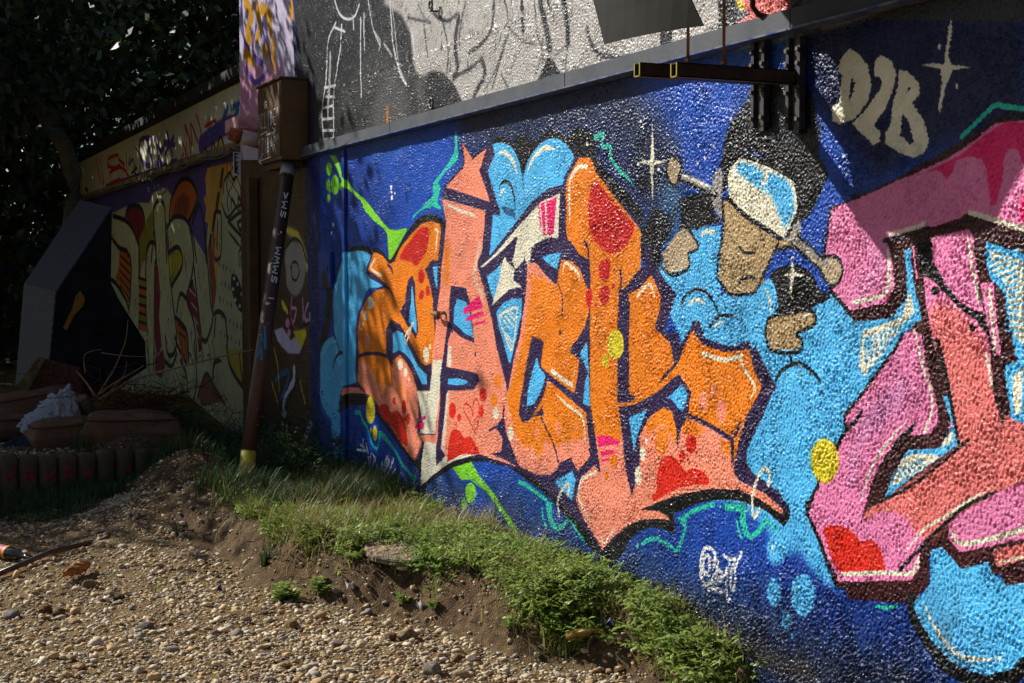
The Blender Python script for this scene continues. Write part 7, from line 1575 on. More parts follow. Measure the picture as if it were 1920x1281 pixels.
# ------------------------------------------------------------------ ground
def grid(x0,x1,y0,y1,st):
    a=np.arange(x0,x1+1e-6,st); b=np.arange(y0,y1+1e-6,st); X,Y=np.meshgrid(a,b); Z=hz(X,Y); V=np.stack([X,Y,Z],-1).reshape(-1,3)
    i=np.arange(len(a)*len(b)).reshape(len(b),len(a)); return V,np.stack([i[:-1,:-1],i[:-1,1:],i[1:,1:],i[1:,:-1]],-1).reshape(-1,4)
def groundmat():
    m=bpy.data.materials.new('soil and grit'); m.use_nodes=True; n=m.node_tree; L=n.links.new; b=n.nodes['Principled BSDF']; b.inputs['Roughness'].default_value=.95; b.inputs['Specular IOR Level'].default_value=.15
    g=n.nodes.new('ShaderNodeNewGeometry'); at=n.nodes.new('ShaderNodeAttribute'); at.attribute_name='soil'
    def nz(s,d=6):
        t=n.nodes.new('ShaderNodeTexNoise'); t.inputs['Scale'].default_value=s; t.inputs['Detail'].default_value=d; t.inputs['Roughness'].default_value=.7; L(g.outputs['Position'],t.inputs['Vector']); return t
    def ramp(t,c0,c1,a=.35,c=.65):
        r=n.nodes.new('ShaderNodeValToRGB'); r.color_ramp.elements[0].position=a; r.color_ramp.elements[1].position=c; r.color_ramp.elements[0].color=(*c0,1); r.color_ramp.elements[1].color=(*c1,1); L(t.outputs[0],r.inputs[0]); return r
    sand=ramp(nz(14),srgb((92,74,48)),srgb((152,128,88))); soil=ramp(nz(18),srgb((60,48,35)),srgb((124,100,72)))
    mx=n.nodes.new('ShaderNodeMix'); mx.data_type='RGBA'; L(at.outputs['Fac'],mx.inputs['Factor']); L(sand.outputs[0],mx.inputs[6]); L(soil.outputs[0],mx.inputs[7]); L(mx.outputs[2],b.inputs['Base Color'])
    v=n.nodes.new('ShaderNodeTexVoronoi'); v.inputs['Scale'].default_value=130; L(g.outputs['Position'],v.inputs['Vector'])
    ad=n.nodes.new('ShaderNodeMath'); ad.operation='MULTIPLY_ADD'; L(nz(60,8).outputs[0],ad.inputs[0]); ad.inputs[1].default_value=1.6; L(v.outputs[0],ad.inputs[2])
    bp=n.nodes.new('ShaderNodeBump'); bp.inputs['Distance'].default_value=.012; bp.inputs['Strength'].default_value=1; L(ad.outputs[0],bp.inputs['Height']); L(bp.outputs[0],b.inputs['Normal'])
    return m
mGround=groundmat()
def soilf(x,y):
    s=y-toe(x)+.16*vnoise(x,y,3,2.3); a=ss(-.08,.1,s); b=ss(-8.6,-9.6,x)*ss(-2.3,-2.0,y)*.7; return np.clip(np.maximum(a,b)+.5*vnoise(x,y,31,4),0,1)
V,F=grid(-12.6,-3.0,-3.6,.03,.022); sf=soilf(V[:,0],V[:,1]); V[:,2]+=(.010+.018*sf)*vnoise(V[:,0],V[:,1],41,22)+(.006+.008*sf)*vnoise(V[:,0],V[:,1],42,50)+.03*sf*vnoise(V[:,0],V[:,1],43,9)
me=npmesh('gravel_path',V,F); at=me.attributes.new('soil','FLOAT','POINT'); at.data.foreach_set('value',soilf(V[:,0],V[:,1]).astype(np.float32))
gp=link('gravel_path',me,mGround,kind='structure')
# wide earth sheet with a hole where the detailed ground lies
a=[-120,-60,-40,-27,-20,-16,-14,-12.6,-3.0,0,6,20,60,120]; b=[-120,-60,-30,-15,-8,-5,-3.6,.03,8,40,120]; VV=[];FF=[]
for y in b:
    for x in a: VV.append((x,y,float(hz(x,y)) if -16<x<=-3 and -5<y<.1 else (.28 if -20<x<-12 and -2.6<y<.2 else 0.)))
for j in range(len(b)-1):
    for i in range(len(a)-1):
        if a[i]>=-12.6 and a[i+1]<=-3.0 and b[j]>=-3.6 and b[j+1]<=.03: continue
        q=j*len(a)+i; FF.append((q,q+1,q+len(a)+1,q+len(a)))
me=bpy.data.meshes.new('ground'); me.from_pydata(VV,[],FF); link('ground',me,mGround,kind='structure')
# ------------------------------------------------------------------ stones
def icos(sub,seed,flat=.62,rough=.18):
    bm=bmesh.new(); bmesh.ops.create_icosphere(bm,subdivisions=sub,radius=1); r=random.Random(seed)
    sx,sy=r.uniform(.8,1.25),r.uniform(.7,1.0); ph=[r.uniform(0,6) for _ in range(6)]
    for v in bm.verts:
        c=v.co; k=1+rough*(math.sin(c.x*2.3+ph[0])*math.cos(c.y*2.1+ph[1])+.5*math.sin(c.z*4+ph[2]+c.x*3)+.35*math.sin(c.y*6+ph[3]))
        k*=1-.12*max(0,abs(c.x+c.y*.6)-.9)
        v.co=Vector((c.x*k*sx,c.y*k*sy,c.z*k*flat))
    V=np.array([v.co[:] for v in bm.verts]); F=np.array([[q.index for q in f.verts] for f in bm.faces]); bm.free(); return V,F
def stonemat(name,cols,mode='island'):
    m=bpy.data.materials.new(name); m.use_nodes=True; n=m.node_tree; L=n.links.new; b=n.nodes['Principled BSDF']; b.inputs['Roughness'].default_value=.8; b.inputs['Specular IOR Level'].default_value=.25
    src=n.nodes.new('ShaderNodeNewGeometry').outputs['Random Per Island'] if mode=='island' else n.nodes.new('ShaderNodeObjectInfo').outputs['Random']
    r=n.nodes.new('ShaderNodeValToRGB'); r.color_ramp.interpolation='CONSTANT'; e=r.color_ramp.elements
    for i,c in enumerate(cols):
        q=e[0] if i==0 else (e[1] if i==1 else e.new(i/len(cols))); q.position=i/len(cols); q.color=(*srgb(c),1)
    L(src,r.inputs[0]); g=n.nodes.new('ShaderNodeNewGeometry'); t=n.nodes.new('ShaderNodeTexNoise'); t.inputs['Scale'].default_value=55; t.inputs['Detail'].default_value=6; L(g.outputs['Position'],t.inputs['Vector'])
    mr=n.nodes.new('ShaderNodeMapRange'); mr.inputs[3].default_value=.72; mr.inputs[4].default_value=1.22; L(t.outputs[0],mr.inputs[0]); s=n.nodes.new('ShaderNodeVectorMath'); s.operation='SCALE'; L(r.outputs[0],s.inputs[0]); L(mr.outputs[0],s.inputs['Scale']); L(s.outputs[0],b.inputs['Base Color'])
    bp=n.nodes.new('ShaderNodeBump'); bp.inputs['Distance'].default_value=.004; L(t.outputs[0],bp.inputs['Height']); L(bp.outputs[0],b.inputs['Normal']); return m
PC=[(182,164,130),(160,148,124),(200,184,150),(138,130,116),(172,146,104),(188,174,148),(144,124,96),(122,114,102),(188,158,110),(168,156,136),(204,192,166),(152,122,86)]
mStone=stonemat('pebbles',PC); mStoneO=stonemat('single pebbles',PC,'object')
T1=[icos(1,s,random.Random(s).uniform(.34,.62),.2) for s in range(8)]; T2=[icos(2,s+50,random.Random(s).uniform(.38,.68),.3) for s in range(10)]
def scatter(n,test,smin,smax,pw,temps,name,maxn=None,sink=.25,lift=0):
    px_,py_,sz=[],[],[]; need=n
    while need>0:
        x=rng.uniform(-12.4,-3.6,need*3); y=rng.uniform(-3.4,-.0,need*3); p=test(x,y); k=rng.random(len(x))<p; x=x[k][:need]; y=y[k][:need]; px_.append(x);py_.append(y); need-=len(x)
    x=np.concatenate(px_);y=np.concatenate(py_); s=smin*(smax/smin)**(rng.random(len(x))**pw); z=hz(x,y)+s*(.5-sink)*.6+lift
    VV=[];FF=[];off=0; ang=rng.uniform(0,6.28,len(x)); which=rng.integers(0,len(temps),len(x)); tx=rng.normal(0,.25,(2,len(x)))
    for t,(tv,tf) in enumerate(temps):
        m=np.where(which==t)[0]
        if not len(m): continue
        c,s_=np.cos(ang[m])[:,None],np.sin(ang[m])[:,None]; q=tv[None,:,:]*s[m][:,None,None]
        X=q[...,0]*c-q[...,1]*s_; Y=q[...,0]*s_+q[...,1]*c; Z=q[...,2]+X*tx[0][m][:,None]+Y*tx[1][m][:,None]
        P=np.stack([X+x[m][:,None],Y+y[m][:,None],Z+z[m][:,None]],-1).reshape(-1,3)
        FF.append((tf[None]+(np.arange(len(m))*len(tv))[:,None,None]+off).reshape(-1,3)); VV.append(P); off+=len(P)
    me=npmesh(name,np.concatenate(VV),np.concatenate(FF)); return me
def visw(x,y):  # more where the camera looks
    return ((y<-.02)&(x<-4.2+.0*y)).astype(float)
def gravelp(x,y):
    s=y-toe(x)+.16*vnoise(x,y,3,2.3); g=1-ss(-.12,.12,s); m=ss(-8.6,-9.2,x)*(y>-2.2)*(x>-11.1); near=np.clip(7.2/np.abs(x),.3,1.6)**2
    return np.clip((g*.9+.24*(1-g)*(y-toe(x)<.42)+.5*m*g+.5*m)*visw(x,y)*near*.5*(.6+.9*(vnoise(x,y,51,2.5)+.5)),0,1)
me=scatter(26000,gravelp,.0045,.011,1.0,T1,'grit'); 
link('grit',me,mStone,kind='stuff',label='fine loose grit between the pebbles of the path',cat='gravel')
icf=[(T1[i][0],T1[i][1]) for i in range(8)]
me=scatter(17000,lambda x,y:gravelp(x,y)*np.clip(1.1+2.2*vnoise(x,y,52,1.6)+.5*(y>-2.0),.1,1),.008,.022,1.7,icf,'gravel'); link('gravel',me,mStone,kind='stuff',label='loose pale and brown gravel covering the path in front of the wall',cat='gravel')
# single pebbles: parts of the path
PMX=[npmesh('pebble',v,f) for v,f in T2]
for m_ in PMX: m_.materials.append(mStoneO)
pr_=random.Random(5); k=0
while k<285:
    x=-4.6-4.6*pr_.random()**1.1; y=pr_.uniform(-2.75,-.1)
    if pr_.random()>float(gravelp(np.array(x),np.array(y)))*2.4: continue
    s=.017+.016*pr_.random()**2.0
    if x>-5.5: s*=.85
    o=bpy.data.objects.new('pebble',PMX[k%10]); COLL.objects.link(o); o.parent=gp; o.location=(x,y,float(hz(x,y))+s*.3); o.scale=(s,s,s); o.rotation_euler=(pr_.gauss(0,.2),pr_.gauss(0,.2),pr_.uniform(0,6.3)); k+=1
ROCKS=[(-7.289, -2.5, 0.045, 0.6, (170, 164, 152), 'smooth grey oval stone at the left edge of the gravel'), (-7.325, -2.332, 0.038, 0.8, (168, 122, 72), 'rusty brown rounded stone beside the smooth grey oval stone'), (-7.247, -2.28, 0.036, 0.7, (150, 122, 80), 'ochre stone touching the rusty brown one'), (-7.81, -2.058, 0.034, 0.75, (190, 170, 132), 'pale tan stone just below the curled husk'), (-7.473, -1.957, 0.036, 0.55, (110, 98, 84), 'angular brown stone with a dark end, right of the tan stone'), (-6.765, -1.945, 0.042, 0.6, (150, 142, 130), 'large grey stone alone in the left gravel'), (-6.564, -1.289, 0.036, 0.8, (196, 160, 104), 'tan wedge shaped stone below the small weed'), (-6.08, -1.207, 0.034, 0.6, (176, 150, 136), 'pinkish smooth stone in the middle of the gravel'), (-6.059, -0.971, 0.028, 0.95, (170, 136, 92), 'upright brown stone leaning on the crumbly lump'), (-6.069, -0.882, 0.048, 0.7, (188, 170, 136), 'crumbly pale lump of old mortar below the bare earth'), (-5.508, -0.979, 0.044, 0.75, (196, 182, 160), 'large pale pinkish stone at the bottom of the gravel'), (-5.653, -0.811, 0.024, 0.8, (190, 150, 96), 'small round orange stone beside the large pale stone'), (-5.614, -0.747, 0.03, 0.6, (168, 150, 124), 'grey-brown stone right of the round orange stone'), (-6.848, -1.353, 0.022, 0.6, (170, 150, 120), 'small oval stone under the left weed plant'), (-4.632, -0.011, 0.05, 0.6, (168, 140, 104), 'brown stone at the foot of the weeds by the bottom edge'), (-10.523, -0.467, 0.04, 0.6, (120, 112, 100), 'pale stone beside the yellow pipe foot'), (-8.874, -1.414, 0.02, 0.6, (160, 130, 120), 'small pink stone on the gravel mound')]
for i,(x,y,s,fl,col,lab) in enumerate(ROCKS):
    v,f=icos(3,200+i,fl,.2); q=np.array([vnoise(v[:,0]*3+7*i,v[:,1]*3+v[:,2]*2,60+i,1.2)]).T; v=v*(1+.28*q)
    me=npmesh('rock',v,f); o=link('rock',me,mat('rock %d'%i,srgb(col),.85,.2,noise=(3,srgb(tuple(int(c*.72) for c in col)),1),bump=(9,.05)),None,(x,y,float(hz(x,y))+s*fl*.45),lab,'stone'); o.scale=(s,s,s); o.rotation_euler=(.1,0,i*1.3)
# ------------------------------------------------------------------ plants
def blades(name,n,test,h0,h1,wd,bend,m,region,stiff=1.,label='',par=None):
    xs_,ys_=[],[]; need=n
    while need>0:
        x=rng.uniform(region[0],region[1],need*4); y=rng.uniform(region[2],region[3],need*4); k=rng.random(len(x))<test(x,y); x=x[k][:need]; y=y[k][:need]; xs_.append(x);ys_.append(y); need-=len(x)
    x=np.concatenate(xs_);y=np.concatenate(ys_); z=hz(x,y)-.01; N=len(x)
    h=rng.uniform(h0,h1,N)*(.6+.8*(vnoise(x,y,71,3)+.5)); a=rng.uniform(0,6.28,N); b=rng.uniform(.2,1,N)*bend; w_=wd*rng.uniform(.6,1.3,N)
    dx,dy=np.cos(a),np.sin(a); sx,sy=-dy,dx; ts=[0,.35,.7,1.]; rows=[]
    for t in ts:
        ww=w_*(1-t**1.5)*.5+(.0003); hh=h*(t-.35*b*t*t*stiff); ox=h*b*t*t*.9
        cx=x+dx*ox; cy=y+dy*ox; cz=z+hh; cy=np.minimum(cy,-.012)
        rows.append(np.stack([np.stack([cx-sx*ww,np.minimum(cy-sy*ww,-.012),cz],-1),np.stack([cx+sx*ww,np.minimum(cy+sy*ww,-.01),cz],-1)],1))
    V=np.stack(rows,1).reshape(-1,3); base=(np.arange(N)*8)[:,None]; F=np.concatenate([base+np.array([[2*k,2*k+1,2*k+3,2*k+2]]) for k in range(3)],0)
    me=npmesh(name,V,F); return link(name,me,m,par,kind='stuff',label=label,cat='grass')
def leafmat(name,c1,c2,tr=.35,rough=.5):
    m=mat(name,c1,rough,.35,noise=(2.5,c2,1),island=.45,trans=tr); return m
mG1=leafmat('meadow grass',(.16,.24,.03),(.26,.28,.07)); mG2=leafmat('shade-darkened grass',(.03,.07,.014),(.05,.08,.02)); mG3=leafmat('young grass',(.28,.36,.05),(.32,.33,.10),.4,.4); mDry=leafmat('dry grass',(.46,.36,.17),(.30,.23,.11),.25); mWeed=leafmat('weed leaf',(.15,.25,.04),(.24,.32,.07),.35,.33)  # mG2 is a darker copy for shaded spots, the shade put into its colour
def bank(x,y): 
    s=y-toe(x)+.22*vnoise(x,y,3,2.3); return s
def gb(x,y): return ss(.30,.44,bank(x,y)+.16*vnoise(x,y,72,5)+.22*ss(-6.3,-5.4,x))*(x>-8.9)*(x<-4.25)*(1-.93*np.exp(-((x-SLAB[0])/.26)**2-((y-SLAB[1])/.12)**2))*np.clip(.65+.9*vnoise(x,y,73,2.2),.1,1)*np.clip((-3.9-x)/1.4,.0,1)
SLAB=(-6.874, -0.668)
def gb(x,y): return ss(.22,.36,bank(x,y)+.20*vnoise(x,y,72,6)+.12*ss(-6.3,-5.4,x))*(x>-8.9)*(x<-4.25)*(1-.93*np.exp(-((x-SLAB[0])/.26)**2-((y-SLAB[1])/.12)**2))*np.clip(.5+2.4*vnoise(x,y,73,5.5),.02,1)*np.clip((-3.9-x)/1.4,.0,1)
blades('grass_bank',10500,gb,.05,.19,.0085,1.5,mG1,(-8.9,-4.25,-1.3,-.01),label='tangled lit grass on the bank at the foot of the wall')
blades('young_grass',5200,lambda x,y:gb(x,y)*(x<-5.8),.05,.15,.011,1.6,mG3,(-8.9,-5.5,-1.3,-.01),label='broader yellow green blades in the lit bank grass')
blades('dry_grass',3200,lambda x,y:np.clip(gb(x,y)+.25*ss(.05,.2,bank(x,y)),0,1)*np.clip(.5+1.6*vnoise(x,y,74,1.9),0,1),.08,.24,.0042,1.35,mDry,(-8.9,-4.6,-1.3,-.01),label='straw coloured dry blades among the grass on the bank')
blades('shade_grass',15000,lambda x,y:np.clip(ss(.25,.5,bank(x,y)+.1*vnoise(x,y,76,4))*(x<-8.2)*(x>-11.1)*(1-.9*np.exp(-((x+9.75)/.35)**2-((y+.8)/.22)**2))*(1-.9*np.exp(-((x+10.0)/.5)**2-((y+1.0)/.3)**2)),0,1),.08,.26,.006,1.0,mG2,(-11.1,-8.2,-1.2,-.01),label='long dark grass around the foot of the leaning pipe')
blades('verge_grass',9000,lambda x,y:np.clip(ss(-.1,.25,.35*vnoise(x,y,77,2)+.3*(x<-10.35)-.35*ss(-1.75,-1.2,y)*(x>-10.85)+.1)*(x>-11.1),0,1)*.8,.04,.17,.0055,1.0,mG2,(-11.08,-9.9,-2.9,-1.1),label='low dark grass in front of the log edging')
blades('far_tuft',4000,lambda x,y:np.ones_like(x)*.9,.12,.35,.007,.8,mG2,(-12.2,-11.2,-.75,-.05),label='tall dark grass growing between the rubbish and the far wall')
def weeds(name,n,test,region,rad,lf,m,label,hgt=.055):
    """low bushy weeds: stems of small paired leaves"""
    xs_,ys_=[],[]; need=n
    while need>0:
        x=rng.uniform(region[0],region[1],need*4); y=rng.uniform(region[2],region[3],need*4); k=rng.random(len(x))<test(x,y); x=x[k][:need]; y=y[k][:need]; xs_.append(x);ys_.append(y); need-=len(x)
    x=np.concatenate(xs_);y=np.concatenate(ys_); K=11; ph=rng.uniform(.45,1.7,n)*(.75+.9*(vnoise(x,y,88,7)+.3)).clip(.4,1.6)
    x=np.repeat(x,K);y=np.repeat(y,K); N=len(x); t=np.tile(np.arange(K)/K,n); a=np.repeat(rng.uniform(0,6.28,n),K); le=np.repeat(rng.uniform(.5,1.2,n),K); hg=hgt*np.repeat(ph,K)
    cx=x+np.cos(a)*t*rad*le; cy=y+np.sin(a)*t*rad*le; cz=hz(x,y)+hg*le*np.sin(t*2.0)+.005
    b=a+np.where(np.arange(N)%2==0,1,-1)*rng.uniform(.6,1.5,N); L_=lf*rng.uniform(.6,1.25,N)*(1.15-t*.5); Wd=L_*rng.uniform(.14,.26,N); up_=rng.uniform(-.3,1.1,N)
    d=np.stack([np.cos(b),np.sin(b),up_],-1); s=np.stack([-np.sin(b),np.cos(b),rng.uniform(-.3,.3,N)],-1); c=np.stack([cx,cy,cz],-1)
    V=np.stack([c,c+d*(L_*.45)[:,None]+s*Wd[:,None]-np.array([0,0,.15])*L_[:,None],c+d*L_[:,None]-np.array([0,0,.35])*L_[:,None],c+d*(L_*.45)[:,None]-s*Wd[:,None]-np.array([0,0,.15])*L_[:,None],c+d*(L_*.5)[:,None]],1)
    V[...,1]=np.minimum(V[...,1],-.01); V=V.reshape(-1,3); q=(np.arange(N)*5)[:,None]; F=np.concatenate([q+np.array([[0,1,4]]),q+np.array([[1,2,4]]),q+np.array([[2,3,4]]),q+np.array([[3,0,4]])],0)
    me=npmesh(name,V,F); return link(name,me,m,None,kind='stuff',label=label,cat='weeds')
weeds('weed_mat',2600,lambda x,y:ss(.28,.42,bank(x,y)+.16*vnoise(x,y,81,4)+.19*ss(-6.0,-5.2,x))*ss(-7.4,-6.4,x)*np.clip((-3.95-x)/.8,0,1)*np.clip(.6+1.8*vnoise(x,y,82,5.5),.02,1),(-7.4,-4.2,-1.0,-.02),.14,.046,mWeed,'mat of small leafy weeds along the foot of the wall')
weeds('clover_mat',1300,lambda x,y:gb(x,y),(-8.8,-6.2,-1.2,-.02),.10,.034,mWeed,'small leafy weeds mixed into the bank grass')
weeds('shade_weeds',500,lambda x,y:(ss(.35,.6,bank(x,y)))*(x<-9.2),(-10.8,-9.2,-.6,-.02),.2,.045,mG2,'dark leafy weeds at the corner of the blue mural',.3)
# lone plants that can be told apart
def tuft(x,y,n,h,wd,m,label,cat,leafy=False,spread=.05):
    V=[];F=[]; r=random.Random(int(x*1000)); z0=float(hz(x,y))-.01
    for i in range(n):
        a=r.uniform(0,6.28); b=r.uniform(.2,1.1); hh=h*r.uniform(.5,1.1); ox,oy=x+r.gauss(0,spread)*.5,y+r.gauss(0,spread)*.5; w_=wd*r.uniform(.7,1.3)
        if leafy:
            for k in range(7):
                t=(k+1)/7; c=Vector((ox+math.cos(a)*hh*b*t*.8,oy+math.sin(a)*hh*b*t*.8,z0+hh*t*(1-.3*b*t))); bb=a+(1 if k%2 else -1)*1.1; d=Vector((math.cos(bb),math.sin(bb),.3))*w_*5*(1.2-t*.6); s=Vector((-math.sin(bb),math.cos(bb),0))*w_*1.5; q=len(V)
                V+=[c,c+d*.5+s,c+d,c+d*.5-s]; F.append((q,q+1,q+2,q+3))
        else:
            q=len(V)
            for t in (0,.35,.7,1):
                ww=w_*(1-t**1.5)*.5+.0003; c=Vector((ox+math.cos(a)*hh*b*t*t*.9,oy+math.sin(a)*hh*b*t*t*.9,z0+hh*(t-.35*b*t*t))); s=Vector((-math.sin(a),math.cos(a),0))*ww; V+=[c-s,c+s]
            for k in range(3): F.append((q+2*k,q+2*k+1,q+2*k+3,q+2*k+2))
    me=bpy.data.meshes.new('plant'); me.from_pydata([tuple(v) for v in V],[],F); link('grass_tuft' if not leafy else 'weed_plant',me,m,None,label=label,cat=cat)
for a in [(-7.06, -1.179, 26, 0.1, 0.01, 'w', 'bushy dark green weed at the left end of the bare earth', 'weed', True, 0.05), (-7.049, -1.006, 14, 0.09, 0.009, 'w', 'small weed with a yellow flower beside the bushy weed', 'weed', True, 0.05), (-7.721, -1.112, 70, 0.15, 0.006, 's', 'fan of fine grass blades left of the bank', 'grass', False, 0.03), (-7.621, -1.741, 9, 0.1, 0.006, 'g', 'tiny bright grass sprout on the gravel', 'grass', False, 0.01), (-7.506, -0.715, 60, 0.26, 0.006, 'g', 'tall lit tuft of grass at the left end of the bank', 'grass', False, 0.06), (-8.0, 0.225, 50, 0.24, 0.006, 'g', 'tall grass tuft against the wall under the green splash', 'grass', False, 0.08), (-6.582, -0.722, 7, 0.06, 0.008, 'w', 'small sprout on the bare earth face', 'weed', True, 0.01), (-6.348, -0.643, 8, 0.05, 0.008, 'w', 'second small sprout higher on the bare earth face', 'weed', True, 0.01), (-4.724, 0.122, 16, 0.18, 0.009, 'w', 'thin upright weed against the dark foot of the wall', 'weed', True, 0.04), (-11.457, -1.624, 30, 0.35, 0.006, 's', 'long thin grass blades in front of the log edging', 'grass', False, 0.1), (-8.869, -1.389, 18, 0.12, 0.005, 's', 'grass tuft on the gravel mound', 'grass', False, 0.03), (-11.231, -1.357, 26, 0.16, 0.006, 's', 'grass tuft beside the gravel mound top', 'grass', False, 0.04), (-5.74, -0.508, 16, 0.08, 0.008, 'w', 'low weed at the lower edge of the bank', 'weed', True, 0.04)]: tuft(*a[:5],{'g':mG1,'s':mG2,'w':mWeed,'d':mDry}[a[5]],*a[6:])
# ------------------------------------------------------------------ trees
mLeaf=leafmat('dark tree leaf',(.014,.032,.009),(.022,.042,.012),.2,.5); mBark=mat('bark',(.05,.042,.03),.9,.2,noise=(9,(.09,.075,.045),1),bump=(22,.03))
def tree(base,h,crown,rad,nl,lsz,label,limbs=7,tr=.16,seed=1,lean=(0,0),clumps=60,gapf=1.0):
    r=np.random.default_rng(seed); root=empty('tree',base,label,'tree','leafy trees around the yard'); B=Vector(base); Cc=Vector(crown); root.location=(0,0,0)
    top=Vector((Cc.x,Cc.y,Cc.z)); V2=Vector((B.x,B.y,B.z+h*.62)); lst=[(curve([B-Vector((0,0,.3)),B+Vector((.03,-.02,h*.3)),V2,V2.lerp(top,.8)],5),[tr*(1-.045*i) for i in range(16)])]
    cl=r.normal(0,1,(clumps,3)); cl/=np.linalg.norm(cl,axis=1)[:,None]; cl*=(r.random(clumps)**.45)[:,None]; cl=cl*np.array(rad)+np.array(crown)
    for i in range(limbs):
        e=Vector(cl[i]); s=V2.lerp(top,.05+.6*r.random()); mid=s.lerp(e,.5)+Vector((0,0,.3)); lst.append((curve([s,mid,e],4),[tr*.45*(1-.1*k) for k in range(9)]))
    tubes('trunk',lst,mBark,root,8)
    w=r.integers(0,clumps,nl); c=cl[w]+r.normal(0,1,(nl,3))*np.array([.42,.42,.3])*gapf*max(rad)/3.2
    d=r.normal(0,1,(nl,3)); d/=np.linalg.norm(d,axis=1)[:,None]; s=np.cross(d,r.normal(0,1,(nl,3))); s/=np.linalg.norm(s,axis=1)[:,None]; L_=(lsz*r.uniform(.6,1.3,nl))[:,None]
    V=np.stack([c,c+d*L_*.5+s*L_*.3,c+d*L_,c+d*L_*.5-s*L_*.3],1).reshape(-1,3); q=(np.arange(nl)*4)[:,None]+np.array([[0,1,2,3]])
    link('crown',npmesh('crown',V,q),mLeaf,root)
    return root
for t in [{'base': (-17.0, -1.028, 0.0), 'h': 5, 'crown': (-17.2, -2.9, 5.2), 'rad': (3.6, 2.4, 1.8), 'nl': 36000, 'lsz': 0.15, 'label': 'nearest dark leafy tree with its trunk behind the overturned armchair', 'seed': 1, 'tr': 0.17, 'clumps': 90}, {'base': (-17.5, -6.5, 0), 'h': 5, 'crown': (-18.6, -6.6, 5.0), 'rad': (3.7, 3.0, 1.5), 'nl': 36000, 'lsz': 0.17, 'label': 'broad tree outside the picture whose crown shades the left of the yard', 'seed': 2, 'tr': 0.2, 'clumps': 80}, {'base': (-22.5, -5.6, 0), 'h': 6, 'crown': (-22.6, -4.2, 6.0), 'rad': (3.8, 3.0, 2.0), 'nl': 26000, 'lsz': 0.18, 'label': 'leafy tree in the middle of the yard shading the painted far wall', 'seed': 7, 'tr': 0.18, 'clumps': 80}, {'base': (-24, 2.8, 0), 'h': 6, 'crown': (-24, 1.6, 6.4), 'rad': (5, 3.2, 3.2), 'nl': 22000, 'lsz': 0.2, 'label': 'dark tree growing over the roof of the far wall', 'seed': 3, 'tr': 0.2, 'clumps': 80}, {'base': (-27, -5, 0), 'h': 5, 'crown': (-27, -4, 4.2), 'rad': (3.5, 4.5, 4.6), 'nl': 22000, 'lsz': 0.24, 'label': 'dense bushy tree closing the yard at the far left', 'seed': 4, 'tr': 0.2, 'clumps': 90}, {'base': (-34, -1.5, 0), 'h': 6, 'crown': (-34, -1, 5), 'rad': (3.5, 8, 6), 'nl': 22000, 'lsz': 0.34, 'label': 'large dark tree farthest away at the end of the yard', 'seed': 5, 'tr': 0.25, 'clumps': 90}]: tree(**t)
boxo('boundary_wall',(-31.3,-31,-22,3,-.2,2.0),mat('dark boundary wall',srgb((52,56,46)),.9,noise=(2,srgb((34,38,32)),1)),None,label='low dark grey wall closing the far end of the yard',cat='wall')
# ------------------------------------------------------------------ log edging, upholstery, rubbish
mLog=mat('old concrete logs',srgb((96,78,58)),.9,.2,noise=(5,srgb((62,56,40)),1),bump=(25,.01)); mRedP=mat('faded red paint',srgb((150,34,44)),.8)
ed=empty('log_edging',(0,0,0),'low palisade of short round concrete logs with faded red marks','edging')
y=-2.75
for i in range(14):
    bm=bmesh.new(); bmesh.ops.create_cone(bm,segments=12,radius1=.072,radius2=.07,depth=.62,cap_ends=True); bmesh.ops.bevel(bm,geom=[e for e in bm.edges if abs(e.verts[0].co.z-e.verts[1].co.z)<1e-4],offset=.012,segments=2,affect='EDGES')
    o=bmo('log',bm,mLog,ed,True); o.location=(-11.18+random.uniform(-.01,.01),y+i*.142,.31-.31+random.uniform(-.012,.012)+.0); 
    if 3<=i<=10 and i%1==0 and i!=9:
        strokes3('red_mark',[[(0,0),(.03,.05),(.06,0)],[(.0,.06),(.05,.09)]] if i%2 else [[(0,.05),(.04,.0),(.06,.06)]],(.0735,-.03,.13),(0,1,0),(0,0,1),(.001,0,0),.007,mRedP,o)
mFab=mat('brown upholstery',srgb((120,92,72)),.95,.1,noise=(6,srgb((100,76,60)),1),bump=(160,.0015)); mPipe=mat('piping',srgb((84,60,46)),.9,.1)
def cushion(loc,dim,rz,tilt,label,seed,roll=0):
    r=empty('cushion',loc,label,'cushion','brown sofa cushions'); bm=bmesh.new(); bmesh.ops.create_cube(bm,size=1); bmesh.ops.subdivide_edges(bm,edges=bm.edges[:],cuts=13,use_grid_fill=True)
    ph=seed*1.7
    for v in bm.verts:
        x,y,z=v.co*2; f=(1-abs(x)**6)*(1-abs(y)**6); n_=.04*math.sin(x*5+ph)+.03*math.sin(y*7+ph*2)+.03*math.sin((x+y)*9+ph)
        k=max(abs(x),abs(y)); e=1-.10*max(0,k-.75)*4*abs(z)
        v.co=Vector((x*dim[0]/2*(1-.05*z*z)*e,y*dim[1]/2*(1-.05*z*z)*e,z*dim[2]/2*(.72+.42*f+n_)))
    bmo('cover',bm,mFab,r,True)
    for s in (-1,1):
        pts=[]; 
        for t in np.linspace(0,2*math.pi,41):
            c,q=math.cos(t),math.sin(t); m_=max(abs(c),abs(q))**.72; pts.append((c/m_*dim[0]/2*.93,q/m_*dim[1]/2*.93,s*dim[2]/2*.74))
        tube('piping',pts,.008,mPipe,r,6)
    r.rotation_euler=(tilt,roll,rz); return r
